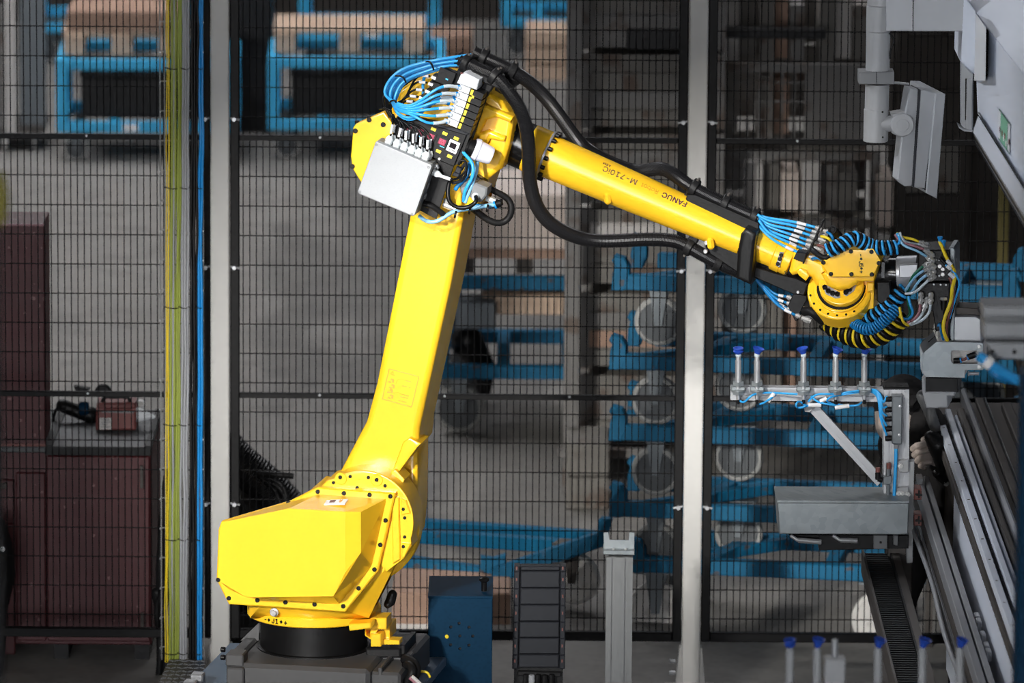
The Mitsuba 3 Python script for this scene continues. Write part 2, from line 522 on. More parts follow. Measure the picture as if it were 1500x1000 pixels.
mat('m_postwood', (112, 104, 60), .8)
mat('m_postergreen', (120, 178, 150), .5)

# ------------------------------------------------------------------ the hall
struct('floor', box(-9, 9, -22, 24, -.2, 0), 'm_floor', False, 'grey concrete hall floor')
struct('wall_back', box(-9, 9, 24, 24.3, 0, ROOF), 'm_wall', False)
struct('wall_left', box(-9.3, -9, -22, 24, 0, ROOF), 'm_wall', False)
struct('wall_right', box(9, 9.3, -22, 24, 0, ROOF), 'm_wall', False)
WIN = [(-8.0, -5.2), (-4.8, -2.0), (-1.6, 1.2)]
struct('wall_front', prism2(Yp(-22), [(-9, 0), (9, 0), (9, ROOF), (-9, ROOF)], 0, .3, holes=[[(a, 0.9), (b, .9), (b, 4.5), (a, 4.5)] for a, b in WIN]), 'm_wall', False)
hl = [[(a, c), (b, c), (b, d), (a, d)] for a, b, c, d, _ in ROOFLIGHTS]
struct('ceiling', prism2(Zp(0), [(-9, -22), (9, -22), (9, 24), (-9, 24)], ROOF + .2, ROOF, holes=hl), 'm_roof', False)
for i, (a, b, c, d, L) in enumerate(ROOFLIGHTS):
    k = struct(f'window_{i + 1}', prism2(Zp(0), [(a, c), (b, c), (b, d), (a, d)], ROOF + .19, ROOF + .12), 'm_white', False, 'bright roof light')
    scene[k]['emitter'] = area([L * 1.0, L * 1.0, L * 1.03])
for a, b in WIN:
    k = struct(f'window_{len(ROOFLIGHTS) + 1 + WIN.index((a, b))}', box(a, b, -22.2, -22.15, .9, 4.5), 'm_white', False, 'unseen window added behind the viewer for frontal light')
    scene[k]['emitter'] = area([ADDED_WINDOW * .98, ADDED_WINDOW, ADDED_WINDOW * 1.04])
# ------------------------------------------------------------------ the safety fence
FY = 1.9
FP = Yp(FY)
def fx(u, v=500): return FP.P(u, v)[0]
def fz(v, u=700): return FP.P(u, v)[2]
Z_RAILS = [fz(581), fz(204)]
Z_BOT, Z_TOP = fz(936), 2.72
def mesh_panel(label, x0, x1):
    t = thing('mesh_fence', label, 'fence panel')
    w = .03
    for n_, a, b in (('frame_side', (x0, x0 + w), (Z_BOT, Z_TOP)), ('frame_side', (x1 - w, x1), (Z_BOT, Z_TOP))):
        part(t, n_, box(*a, FY - .015, FY + .015, *b, .003), 'm_fence')
    for z in (Z_BOT, Z_TOP - w):
        part(t, 'frame_rail', box(x0 + w, x1 - w, FY - .015, FY + .015, z, z + w * 1.05, .003), 'm_fence')
    for z in Z_RAILS:
        part(t, 'middle_rail', box(x0 + w, x1 - w, FY - .012, FY + .012, z - .008, z + .009, .002), 'm_fence')
    ws = []
    for x in np.arange(x0 + w + .012, x1 - w, .0222):
        ws.append(cyl((x, FY + .006, Z_BOT + .01), (x, FY + .006, Z_TOP - .01), .0019, n=6))
    for z in np.arange(Z_BOT + .075, Z_TOP - .02, .1003):
        ws.append(cyl((x0 + .01, FY + .010, z), (x1 - .01, FY + .010, z), .0019, n=6))
    part(t, 'welded_wire', cat(ws), 'm_fence', kind='stuff')
    for z in Z_RAILS:
        for x in np.arange(x0 + .3, x1 - .2, .42):
            part(t, 'rivet', lathe((x, FY - .012, z + .004), (0, -1, 0), [(0, .005), (.002, .005), (.004, .003)], 8), 'm_steel')
    return t
XL, XR = fx(323.0), fx(1017.5)
mesh_panel('black wire mesh panel in front of the red workbench, left of the first post', XL - .036 - 1.55, XL - .034)
mesh_panel('black wire mesh panel behind the yellow robot arm, between the two posts', XL + .034, XR - .034)
mesh_panel('black wire mesh panel behind the suction cup stand, right of the second post', XR + .034, XR + .034 + 1.52)
def fence_post(label, x):
    t = thing('fence_post', label, 'post')
    part(t, 'column', box(x - .031, x + .031, FY - .035, FY + .035, .012, 2.8, .004), 'm_post')
    part(t, 'foot_plate', box(x - .085, x + .085, FY - .09, FY + .09, 0, .012, .002), 'm_post')
    for s in (-1, 1):
        pl = Plane([x + s * .034, FY, 0], [s, 0, 0])
        g = prism2(Yp(FY - .02), [(x + s * .031, .012), (x + s * .052, .012), (x + s * .038, .16), (x + s * .031, .16)], 0, -.04)
        part(t, 'gusset', g, 'm_post')
    for v in (175, 392, 738):
        z = fz(v)
        for s in (-1, 1):
            part(t, 'clip', cat([cyl((x + s * .048, FY - .022, z), (x + s * .048, FY - .045, z), .007, n=8), cyl((x + s * .034, FY - .03, z + .003), (x + s * .066, FY - .03, z - .003), .004, n=6)]), 'm_steel')
    for z in (.03, .075, .115):
        part(t, 'foot_bolt', cyl((x - .052, FY - .03, z), (x - .072, FY - .03, z), .007, n=8), 'm_steel')
fence_post('pale grey square fence post left of the robot, beside the blue riser cables', XL)
fence_post('grey square fence post behind the robot forearm, right of the grey stand', XR)

# ------------------------------------------------------------------ cables that climb the wire tray
TY = 1.80
TP = Yp(TY)
t = thing('cable_tray', 'upright galvanised wire cable tray carrying the coloured cables left of the post', 'cable tray')
z0 = TP.P(265, 966)[2]
for u in (235.5, 242, 298):
    x = TP.P(u, 500)[0]
    part(t, 'upright_wire', cyl((x, TY, z0), (x, TY, 2.7), .0024, n=6), 'm_steel')
for i, v in enumerate(np.arange(-12, 960, 43.6)):
    a, b, c = TP.P(235, v), TP.P(242, v - 2), TP.P(298, v)
    part(t, 'rung', tube(np.array([a + [0, -.02, 0], a, a * .5 + c * .5 + [0, .012, 0], c, c + [0, -.02, 0]]), .0022, 6), 'm_steel')
rng = np.random.default_rng(5)
TIES = [100, 275, 450, 622, 790, 957]
BUNDLES = {
    'yellow': [(245.8, 1.25), (243.0, .9)],
    'olive': [(250.5, 2.2), (255.0, 2.3), (259.3, 2.2), (262.6, 2.0)],
    'grey': [(266.6, 2.1), (270.4, 2.2), (274.2, 2.1), (253.0, 1.5)],
    'black': [(279.2, 2.3), (283.6, 2.4), (287.0, 2.0)],
    'blue': [(290.6, 2.3), (294.8, 2.2)],
}
SAID = {'yellow': 'thin yellow riser cable', 'olive': 'olive green riser cable', 'grey': 'light grey riser cable', 'black': 'black riser cable', 'blue': 'bright blue riser line'}
SAY = {'yellow': 'm_yellow_cable', 'olive': 'm_cableolive', 'grey': 'm_cablegrey', 'black': 'm_black', 'blue': 'm_cableblue'}
LN = ['first', 'second', 'third', 'fourth']
for name, items in BUNDLES.items():
    rank = [u for u, _ in sorted(items)]
    for u, r in items:
        nth = LN[rank.index(u)]
        zs = np.linspace(0, 1, 26)
        off = np.interp(zs, np.linspace(0, 1, 14), rng.normal(0, 1.0, 14))
        path = []
        for q, o in zip(zs, off):
            v = -30 + q * 1000
            tight = min(abs(v - tv) for tv in TIES) / 60
            drift = (-4.5 * max(0, q - .15) if name in ('olive', 'grey') else 0) + (-2.5 * q if name in ('black', 'blue', 'yellow') else 0)
            path.append(TP.P(u + o * min(1, tight) * .9 + drift + 2, v, .018 + .006 * ((u * 7) % 1) + .004 * o))
        whole('riser_cable', f"{nth} {SAID[name]} from the left, on the wire tray beside the post", 'cable',
              tube(spline(path, 90), r * .00222, 8), SAY[name], group=f'{name} riser cables', smooth=True)
for v in TIES:
    for name, u0, u1 in (('yellow and olive', 243, 263), ('grey', 264.5, 276.5), ('black', 277.5, 288.5), ('blue', 289, 297)):
        d = -.0045 * (v - 0) * (1 if name != 'blue' else .6)
        p = [TP.P(u0 + d, v, .005), TP.P(u0 + d - .5, v - 1, .022), TP.P((u0 + u1) / 2 + d, v + 1.5, .031), TP.P(u1 + d, v + 1, .022), TP.P(u1 + d, v, .005)]
        whole('cable_tie', f"black tie round the {name} riser cables, {['topmost', 'second', 'third', 'fourth', 'fifth', 'lowest'][TIES.index(v)]} row of six", 'cable tie', tube(spline(p, 14), .0016, 6), 'm_black', group=f'ties on the {name} riser cables', smooth=True)
zc = TP.P(265, 963)[2]
a, b, c, d = (floor_at(u, v, zc) for u, v in ((248, 965), (301, 966), (299, 1012), (226, 1012)))
t = thing('checker_plate_duct', 'grey checker plate duct cover at the foot of the cable tray', 'duct cover')
zz = np.array([0, 0, zc])
part(t, 'cover', hull(np.vstack([[a, b, c, d], np.array([a, b, c, d]) - zz + [0, 0, .01]])), 'm_darksteel')
for i in range(9):
    for j in range(7):
        s, q = (i + .5) / 9, (j + .5) / 7
        p = (a * (1 - q) + b * q) * (1 - s) + (d * (1 - q) + c * q) * s
        e = nrm([1, 1 if (i + j) % 2 else -1, 0])
        part(t, 'tread', bar(p - e * .011, p + e * .011, .006, .005, b=.002), 'm_steelrail')
# ------------------------------------------------------------------ the robot: its own upright plane, turned ten degrees towards the viewer
YAW = math.radians(-10)
J1 = at(460, 900, 0.0)
ROB = Plane([J1[0], 0, 0], [math.sin(YAW), -math.cos(YAW), 0])
rP = ROB.P
PX = 0.00206
def bolt_at(owner, u, v, k, r=3.6, pl=ROB, mat_='m_black', name='bolt', head=.006):
    o = pl.P(u, v, k - .001)
    R = r * PX
    m = lathe(o, pl.n, [(0, R), (head * .8, R), (head, R * .82), (head, R * .5), (head * .45, R * .45)], 10)
    return part(owner, name, m, mat_)
def rprism(px, k0, k1, b=0.0, seg=1, **kw): return prism(ROB, px, k0, k1, b, seg, **kw)
UP = np.array([0, 0, 1.0])

robot = thing('industrial_robot', 'large yellow six-axis robot arm on a grey base in front of the fence', 'robot')
# pedestal plate
zp = rP(455, 1026, .28)[2]
pd = thing('robot_pedestal', 'blue-grey steel pedestal plate under the grey robot base', 'pedestal')
pc = ROB.o + np.array([0, 0, 0])
def rbox(x0, x1, k0, k1, z0, z1, b=.0):
    """A box in the robot's turned frame: x along the arm, k towards the camera."""
    v, f = box(x0, x1, -k1, -k0, z0, z1, b)
    e1 = np.array([math.cos(YAW), math.sin(YAW), 0]); e2 = np.array([-math.sin(YAW), math.cos(YAW), 0])
    return ROB.o + v[:, :1] * e1 + v[:, 1:2] * e2 + v[:, 2:] * UP, f
part(pd, 'top_plate', rbox(-.36, .345, -.42, .36, zp - .03, zp, .004), 'm_pedestal')
part(pd, 'column', rbox(-.28, .28, -.3, .28, 0.02, zp - .031, .01), 'm_pedestal')
part(pd, 'foot_plate', rbox(-.36, .36, -.4, .36, 0, .02, .003), 'm_pedestal')
for kk in (.2, .3):
    part(pd, 'clamp_block', rbox(-.34, -.30, kk - .02, kk + .02, zp, zp + .05, .004), 'm_alu')

# base casting
def xr(u, v, k): return float(ROB.loc(rP(u, v, k))[0])
def zr(u, v, k): return float(rP(u, v, k)[2])
zt = zr(440, 976, .27)
base_parts = [rbox(xr(333, 990, .27), xr(541, 990, .27), -.27, .27, zp, zt, .012),
              rbox(xr(329, 990, .24), xr(350, 990, .24), -.25, .22, zp, zt + .012, .008),
              rbox(xr(541, 990, .24) - .02, xr(586, 990, .24), -.25, .02, zp, zt, .01),
              rbox(xr(541, 990, .24) - .02, xr(586, 990, .24), .0, .235, zp, zr(570, 985, .235), .008),
              rbox(xr(553, 990, .24), xr(559, 990, .24), .0, .235, zp, zt, .003),
              rbox(xr(541, 990, .24), xr(586, 990, .24), .0, .06, zp, zt, .004)]
# rear gusset seen left of the swivel
base_parts.append(hull(np.vstack([ROB.pts([(352, 938), (379, 938), (379, 912)], -.02), ROB.pts([(352, 938), (379, 938), (379, 912)], -.05)])))
part(robot, 'base', cat(base_parts), 'm_darkgrey')
part(robot, 'base_lug', rbox(xr(332, 990, .285), xr(357, 990, .285), .24, .29, zp, zr(340, 978, .29), .004), 'm_darkgrey')
part(robot, 'base_lug', rbox(xr(332, 960, .27) - .004, xr(356, 960, .27), .2, .27, zt - .01, zt + .028, .004), 'm_darkgrey')
for v in (951, 962.5):
    p = rP(330, v, .18)
    part(robot, 'base_bolt', cyl(p, p - ROB.e1 * .014, .0085, n=12, b=.002), 'm_black')
# swivel and turntable
zs0, zs1 = zr(460, 963, .165), zr(460, 920, .165)
O = np.array([ROB.o[0], ROB.o[1], 0])
part(robot, 'swivel', lathe(O + [0, 0, zs0 - .02], UP, [(0, .175), (.02, .175), (.022, .165), (zs1 - zs0 + .05, .165)], 64), 'm_black')
zq = zr(460, 921, .205)
part(robot, 'turntable', lathe(O + [0, 0, zq], UP, [(0, .185), (.0, .200), (.004, .205), (.026, .205), (.030, .200), (.034, .16)], 72), 'm_yellow')
ztt = zq + .03
# turntable lettering -◆J1◆+
def on_ring(txt, ang, h, z):
    a = math.radians(ang)
    n_ = nrm(-math.cos(YAW) * 0 + np.array([math.sin(a), -math.cos(a), 0]))
    ex = np.array([math.cos(a), math.sin(a), 0])
    return lettering(txt, h, O + n_ * .2055 + [0, 0, z], ex, UP, .0012, True)
def diamond_on_ring(ang, r, z):
    a = math.radians(ang)
    n_ = np.array([math.sin(a), -math.cos(a), 0]); ex = np.array([math.cos(a), math.sin(a), 0])
    o = O + n_ * .2055 + [0, 0, z]
    return hull([o + ex * r, o - ex * r, o + UP * r, o - UP * r, o + ex * r + n_ * .001, o - ex * r + n_ * .001, o + UP * r + n_ * .001, o - UP * r + n_ * .001])
zc_ = zq + .015
part(robot, 'axis_mark', cat([on_ring('-', -44, .016, zc_), diamond_on_ring(-40, .0055, zc_), on_ring('J', -35.5, .015, zc_), on_ring('1', -31.5, .015, zc_), diamond_on_ring(-27.2, .0055, zc_), on_ring('+', -23, .015, zc_)]), 'm_black', label='black -J1+ axis lettering')
# stop blocks on the right of the ring
part(robot, 'stop_block', cat([rprism([(510, 914), (543, 912), (543, 920), (512, 924)], .2, .14, .003),
      rprism([(542, 905), (566, 905), (566, 922), (536, 922), (536, 930), (542, 934)], .12, .04, .003),
      rprism([(543, 928), (558, 928), (558, 947), (543, 947)], .135, .085, .003),
      rprism([(556, 936), (585, 938), (585, 944), (556, 944)], .10, .05, .002),
      rprism([(563, 916), (571, 916), (571, 935), (560, 935)], .08, -.02, .002)]), 'm_yellow')
part(robot, 'stop_bolt', cyl(rP(549, 934, .11), rP(549, 929, .11), .011, n=14, b=.002), 'm_black')
part(robot, 'stop_bracket', cat([rprism([(536, 950), (586, 950), (586, 963), (536, 963)], .08, -.12, .004), rprism([(586, 944), (593, 944), (593, 990), (586, 990)], .06, -.12, .003)]), 'm_blackplate')
# shoulder body
front = [(384, 884), (505, 893), (550, 838), (586, 812), (576, 726), (466, 712), (440, 735), (360, 800)]
bot = circ((0, 0), .19, 40)
ringp = np.array([O + ROB.e1 * x - ROB.n * y * 1 + [0, 0, zq + .024] for x, y in bot])
part(robot, 'shoulder', hull(np.vstack([ringp, ROB.pts(front, .225), ROB.pts([(a + 12, b - 15) for a, b in front[3:7]], .05), ROB.pts([(366, 905), (400, 908), (540, 905)], .14)])), 'm_yellow', smooth=24)
fl = np.vstack([arc((530, 765), 76, 122, -18, 26), [(603, 800), (591, 819), (566, 838), (500, 760), (474, 722), (470, 712), (480, 703)]])
part(robot, 'shoulder_flange', rprism(fl, .243, .10, .006, 2), 'm_yellow', smooth=24)
part(robot, 'flange_rib', rprism([(574, 727), (584, 729), (586, 819), (575, 826)], .255, .22, .003), 'm_yellow')
part(robot, 'flange_pad', rprism([(586, 729), (595, 733), (601, 752), (588, 754)], .252, .22, .003), 'm_yellow')
part(robot, 'flange_pad', rprism([(588, 795), (602, 796), (592, 817), (588, 817)], .252, .22, .003), 'm_yellow')
for u, v in ((499.7, 700.5), (552.3, 702.5)):
    o = rP(u, v, .24)
    part(robot, 'boss', lathe(o, ROB.n, [(0, .019), (.004, .019), (.006, .017)], 20), 'm_yellow')
for u, v, k, r in ((498.5, 698.6, .246, 2.8), (552, 702.3, .246, 2.8), (488.7, 706.4, .243, 2.4), (513.2, 697.4, .243, 2.4), (539.8, 698.8, .243, 2.4), (564.3, 711, .243, 2.4),
                   (590.9, 745.3, .252, 2.4), (593, 757.9, .243, 2.4), (592.9, 786, .243, 2.4), (591, 800, .252, 2.4), (523.5, 714, .243, 2.6)):
    bolt_at(robot, u, v, k, r, name='flange_bolt')
part(robot, 'hinge_hump', rprism([(512, 726), (517, 718), (528, 715), (536, 719), (541, 727), (531, 731), (520, 731)], .262, .22, .005), 'm_yellow')
# motor cover: pyramid body on a flat lip with bolts
A = [(324, 765), (423, 744.5), (505.7, 749), (505.7, 838), (488.4, 873), (423, 867.5), (361, 874.6), (323, 852)]
A2 = [(528.6, 749.5), (528.6, 809), (504.5, 838.8)]
L0 = [(326, 770), (400, 742), (470, 722), (568, 729), (546, 829), (497, 885), (375, 872), (334, 862)]
part(robot, 'motor_cover', hull(np.vstack([ROB.pts(A, .42), ROB.pts(A2, .405), ROB.pts(L0, .262)])), 'm_yellow', smooth=False)
LIP = [(320, 775), (324, 764), (423, 735), (465, 713.5), (579, 722), (553, 837), (505, 896.5), (335, 885), (317, 849)]
part(robot, 'cover_lip', rprism(LIP, .272, .245, .004), 'm_yellow', smooth=False)
for u, v in ((465.6, 719.5), (504, 722), (541.5, 724.3), (572, 726.4), (565, 761.7), (557.2, 797.4), (548.6, 833.5), (525.5, 861), (503, 887.3), (461, 884.5), (418.3, 881.6), (377.3, 878.6), (335.4, 875.6), (319.8, 848.8), (422.6, 736.2)):
    bolt_at(robot, u, v, .272, 3.3, name='cover_bolt')
p = rP(402, 896, .215)
part(robot, 'grease_plug', cat([cyl(p, p + ROB.n * .02, .010, n=14, b=.002), cyl(p, p + ROB.n * .006, .0135, n=14)]), 'm_chrome')
# warning label on top of the cover (flat print)
def plate(px, k0s, th, mat_, owner, name, label=None):
    P = np.array([rP(u, v, k) for (u, v), k in zip(px, k0s)])
    n_ = nrm(np.cross(P[1] - P[0], P[3] - P[0]))
    if np.dot(n_, CAM - P[0]) < 0: n_ = -n_
    return part(owner, name, hull(np.vstack([P + n_ * th, P - n_ * .0005])), mat_, label)
plate([(479, 733.5), (510, 732), (505, 739), (475, 739.5)], [.328, .338, .375, .373], .003, 'm_white', robot, 'warning_label', 'small white warning label')
plate([(485, 734.5), (493, 734.2), (490, 737.8), (482, 738)], [.334, .338, .362, .360], .005, 'm_brown', robot, 'warning_label__symbol')
plate([(497, 734), (503, 733.7), (500, 737.4), (494, 737.7)], [.338, .342, .362, .360], .005, 'm_printdim', robot, 'warning_label__symbol')

# upper arm
ring_c = rP(533, 768, .12)
part(robot, 'arm_hub', lathe(ring_c - ROB.n * .03, ROB.n, [(0, .176), (.05, .176), (.055, .170)], 56), 'm_yellow')
armA = [(603, 300), (551, 562), (536, 618), (498, 690), (480, 745), (560, 765), (572, 720), (584, 692), (611, 656), (613, 642), (614, 628), (660, 416), (676, 330), (680, 296)]
part(robot, 'upper_arm', rprism(armA, .14, -.10, .022, 4), 'm_yellow', smooth=35)
armB = np.vstack([[(611, 640), (610, 745), (606, 788)], [(590, 812), (565, 828), (535, 832), (500, 815), (478, 780), (480, 740), (520, 660)]])
part(robot, 'arm_foot', rprism(armB, .06, -.12, .02, 3), 'm_yellow', smooth=35)
part(robot, 'arm_rib', rprism([(590, 648), (600, 641), (612, 647), (617.5, 649.5), (611, 656), (585, 691), (576, 686)], .165, .05, .006, 2), 'm_yellow', smooth=30)
part(robot, 'arm_stop', rprism([(573, 690), (580, 688), (593, 702), (589, 712), (583, 709), (572, 697)], .185, .1, .005, 2), 'm_yellow', smooth=30)
# instruction plate on the arm: thin frame and small print in darker yellow
q = [(570, 540), (613.5, 551.5), (603, 596), (560, 584)]
for i in range(4):
    a, b = rP(*q[i], .1405), rP(*q[(i + 1) % 4], .1405)
    part(robot, 'decal_frame', bar(a, b, .0022, .0015, up=ROB.n), 'm_printdim')
ex, ey = nrm(rP(613.5, 551.5, .14) - rP(570, 540, .14)), nrm(rP(570, 540, .14) - rP(560, 584, .14))
o = rP(*q[0], .1405)
dec = []
dec.append(tube(np.array([o + ex * a * .001 + ey * b * .001 for a, b in ((8, -14), (13, -4), (19, -16), (8, -14))]), .0008, 5))
dec.append(lettering('!', .007, o + ex * .0135 - ey * .011, ex, ey, .001))
for cx, cy in ((16, -30), (22, -46), (20, -62), (25, -78)):
    for w_, h_, dx, dy in ((8, 5, 0, 0), (5, 9, 4, -4), (9, 4, -5, -9)):
        c = o + ex * (cx + dx) * .001 + ey * (cy + dy) * .001
        dec.append(bar(c - ex * w_ * .0005, c + ex * w_ * .0005, h_ * .001, .001, up=ROB.n))
for cx, cy, w_ in ((66, -22, 20), (58, -40, 16), (74, -40, 5), (66, -66, 22), (60, -74, 18), (74, -74, 5), (52, -87, 6), (66, -87, 16)):
    c = o + ex * cx * .001 + ey * cy * .001
    dec.append(bar(c - ex * w_ * .0005, c + ex * w_ * .0005, .002, .001, up=ROB.n))
for pth in (((30, -40), (34, -26), (44, -21), (54, -21)), ((30, -70), (38, -64), (46, -64), (54, -65))):
    dec.append(tube(spline([o + ex * a * .001 + ey * b * .001 for a, b in pth], 10), .0005, 4))
part(robot, 'decal_print', cat(dec), 'm_printdim', label='faint instruction drawing in darker yellow')
# cast numbers on the arm
part(robot, 'cast_mark', lettering('70/50', .022, rP(637, 332, .1405), nrm(rP(655, 340, .14) - rP(620, 328, .14)), nrm(rP(620, 310, .14) - rP(616, 330, .14)), .0016, True), 'm_yellow')

# elbow
EL = [(548, 200), (566, 178), (575, 152), (581, 135), (600, 121), (640, 112), (690, 118), (734, 146), (752, 176), (746, 214), (735, 247), (716, 262), (700, 310), (606, 320), (566, 285), (548, 268)]
part(robot, 'elbow', rprism(EL, .13, -.07, .018, 3), 'm_yellow', smooth=35)
COV = [(520.5, 182), (562, 164), (575, 180), (575, 290), (548, 284), (529, 268), (516, 247), (513.5, 229), (517, 187)]
part(robot, 'elbow_cover', rprism(COV, .19, .13, .006, 2), 'm_yellow', smooth=25)
for u, v in ((520.8, 191.5), (561.5, 182.3), (516.5, 243.5), (541, 175.5)):
    bolt_at(robot, u, v, .19, 3.6, name='cover_bolt')
for u, v in ((541, 174), (523, 181)):
    p = rP(u, v, .15)
    part(robot, 'cover_bolt', cyl(p, p + UP * .009, .007, n=10), 'm_black')
# forearm axis
FA0, FA1 = rP(806, 229.5, 0), rP(1086, 349, 0)
fd = nrm(FA1 - FA0)
def fax(u):
    """Point of the forearm's axis at pixel column u."""
    return FA0 + (FA1 - FA0) * (u - 806) / (1086 - 806)
def along(m): return FA0 + fd * m
def flen(u): return np.linalg.norm(FA1 - FA0) * (u - 806) / 280
# raised ribs on the elbow casting and the neck that carries the forearm
n0 = flen(752)
part(robot, 'elbow_neck', lathe(along(flen(690)), fd, [(0, .13), (.06, .118), (.10, .096), (flen(748) - flen(690), .088)], 48), 'm_yellow')
part(robot, 'elbow_rib', rprism([(704, 150), (722, 158), (752, 171), (747, 180), (727, 172), (712, 176), (700, 200), (694, 190)], .155, .08, .01, 3), 'm_yellow', smooth=35)
part(robot, 'elbow_rib', rprism([(701, 195), (716, 190), (740, 200), (738, 208), (718, 204), (708, 222), (698, 226)], .15, .08, .01, 3), 'm_yellow', smooth=35)
part(robot, 'wrist_flange', lathe(along(flen(741)), fd, [(0, .083), (.022, .083), (.024, .072), (.075, .072), (.077, .06)], 48), 'm_blackgloss', label='glossy black flange')
for a in np.radians(np.arange(0, 360, 30)):
    a0, b0, _ = frame_of(fd)
    p = along(flen(741) + .022) + .0775 * (np.cos(a) * a0 + np.sin(a) * b0)
    part(robot, 'flange_screw', cyl(p, p + fd * .009, .005, n=8), 'm_black')
part(robot, 'forearm_collar', lathe(along(flen(773)), fd, [(0, .068), (.004, .073), (.055, .073), (.058, .070)], 48), 'm_yellow')
fl0 = flen(799)
part(robot, 'forearm_ring', lathe(along(fl0), fd, [(0, .070), (0, .0765), (.006, .0765), (.008, .066)], 56), 'm_drum', label='bare steel joint ring')
for a in np.radians(np.arange(8, 360, 24)):
    p = along(fl0 + .006) + .0735 * (np.cos(a) * a0 + np.sin(a) * b0)
    part(robot, 'forearm_bolt', cyl(p, p + fd * .014, .0065, n=10, b=.0015), 'm_black')
prof = [(0, .0655), (.02, .0650), (.10, .0640), (.30, .060), (flen(1000) - fl0, .0555), (flen(1086) - fl0, .0485)]
part(robot, 'forearm', lathe(along(fl0 + .006), fd, prof, 72), 'm_yellow', smooth=40)
# lettering wrapped on the forearm, upside down
TXr = np.interp
def forearm_text(txt, h, s0, theta, mat_, bold=True, scale=1.0):
    m = meshkit.text_mesh(txt, h, .0012, bold)
    v, f = np.array(m.vertices), np.array(m.faces)
    w = v[:, 0].max()
    s = s0 - v[:, 0] * scale              # text runs back towards the elbow
    sc = s - fl0 - .006
    R = np.interp(sc, [q[0] for q in prof], [q[1] for q in prof]) + v[:, 2] + .0002
    a_side = nrm(ROB.n - np.dot(ROB.n, fd) * fd); b_up = np.cross(fd, a_side)
    if b_up[2] < 0: b_up = -b_up
    th = math.radians(theta) - (v[:, 1] - h / 2) / .06
    return part(robot, 'lettering', (FA0 + s[:, None] * fd + R[:, None] * (np.cos(th)[:, None] * a_side + np.sin(th)[:, None] * b_up), f), mat_, smooth=False), w * scale
TH = 41
k_, w1 = forearm_text('FANUC', .017, flen(1003), TH, 'm_print', True, 1.0)
k_, w2 = forearm_text('Robot', .015, flen(1003) - w1 - .012, TH, 'm_printdim', False)
k_, w3 = forearm_text('M-710iC', .017, flen(1003) - w1 - w2 - .026, TH, 'm_print', False, 1.08)
forearm_text('45M', .0085, flen(1003) - w1 - w2 - w3 - .008, TH + 2 - 0 + 14, 'm_print', False)
# cable eyes under the forearm
for u, v in ((890, 291), (1041, 357)):
    o = rP(u, v, .05)
    part(robot, 'cable_lug', bar(rP(u - 1, v - 9, .055), rP(u + 1, v + 8, .05), .018, .02, up=fd, b=.006), 'm_yellow')
# ------------------------------------------------------------------ hoses on the robot
def rp(*uvk): return np.array([rP(u, v, k) for u, v, k in uvk])
H1 = rp((672, 86, .20), (684, 93, .21), (705, 103, .215), (724, 112, .22), (744, 133, .225), (762, 160, .22), (771, 190, .20), (774.5, 225, .18), (776, 262, .15), (784, 296, .11), (802, 323, .07),
        (830, 341, .03), (862, 351, 0), (905, 352.5, -.01), (950, 350.5, -.01), (988, 353, -.005), (1010, 362, 0), (1050, 384, 0), (1082, 397, -.02))
H2 = rp((694, 77, .13), (708, 84, .13), (728, 93, .13), (749, 103, .125), (775, 120, .10), (799, 143, .05), (820, 170, -.02), (840, 198, -.09), (858, 217, -.14), (895, 238, -.15), (930, 250, -.13), (950, 249, -.09), (972, 248, -.04),
        (992, 259, -.01), (1014, 274, 0), (1060, 297, 0), (1104, 316.5, 0), (1112, 320, 0))
whole('corrugated_hose', 'thick black corrugated hose looping in front of the black wrist flange and under the forearm', 'hose', ribbed(H1, .0214, .0054, .0024, 16), 'm_hose', smooth=False, group='corrugated hoses of the robot')
whole('corrugated_hose', 'thick black corrugated hose passing behind the forearm and along its upper side', 'hose', ribbed(H2, .0207, .0054, .0024, 16), 'm_hose', smooth=False, group='corrugated hoses of the robot')
def hose_clamp(label, path_, i_uv, k, foot, r=.026):
    """A two-part plastic clamp round a hose, standing on a foot."""
    p = spline(path_, 300)
    c0 = rP(i_uv[0], i_uv[1], k)
    i = int(np.argmin(np.linalg.norm(p - c0, axis=1))); i = min(max(i, 2), 297)
    d = nrm(p[i + 2] - p[i - 2]); c = p[i]
    t = thing('hose_clamp', label, 'clamp', 'black hose clamps')
    part(t, 'ring', lathe(c - d * .011, d, [(0, r), (.0025, r + .0035), (.0195, r + .0035), (.022, r)], 24), 'm_blackplate')
    f = nrm(np.asarray(foot, float) - np.dot(foot, d) * d)
    part(t, 'foot', bar(c + f * (r - .004), c + f * (r + .05), .02, .03, up=d, b=.003), 'm_blackplate')
    n_ = np.cross(d, f)
    for s in (-1, 1):
        q = c - f * (r + .001) + n_ * s * .012
        part(t, 'screw', cyl(q, q - f * .006, .004, n=8), 'm_darksteel')
dn = -nrm(rP(690, 60, 0) - rP(680, 100, 0))
hose_clamp('black clamp holding the start of the front hose on top of the elbow', H1, (684, 93), .21, dn)
hose_clamp('black clamp holding the front hose where it bends down off the elbow', H1, (724, 112), .22, dn)
hose_clamp('black clamp holding the start of the rear hose on top of the elbow', H2, (708, 84), .13, dn)
hose_clamp('black clamp holding the rear hose where it leaves the elbow bracket', H2, (749, 103), .125, dn)
pf = nrm(rP(1000, 320, 0) - rP(1012, 275, 0))
hose_clamp('black clamp on the forearm hose, nearest the printed lettering', H2, (1016, 277), 0, pf)
hose_clamp('black clamp on the forearm hose, middle one of three', H2, (1061, 298), 0, pf)
hose_clamp('black clamp on the forearm hose, where the blue tubes come out', H2, (1104, 316.5), 0, pf)
hose_clamp('small black clamp on the hose under the forearm, in front of the right post', H1, (1009, 362), 0, -pf, .0235)
hose_clamp('small black clamp on the hose under the forearm, next to the black bracket', H1, (1051, 385), 0, -pf, .0235)

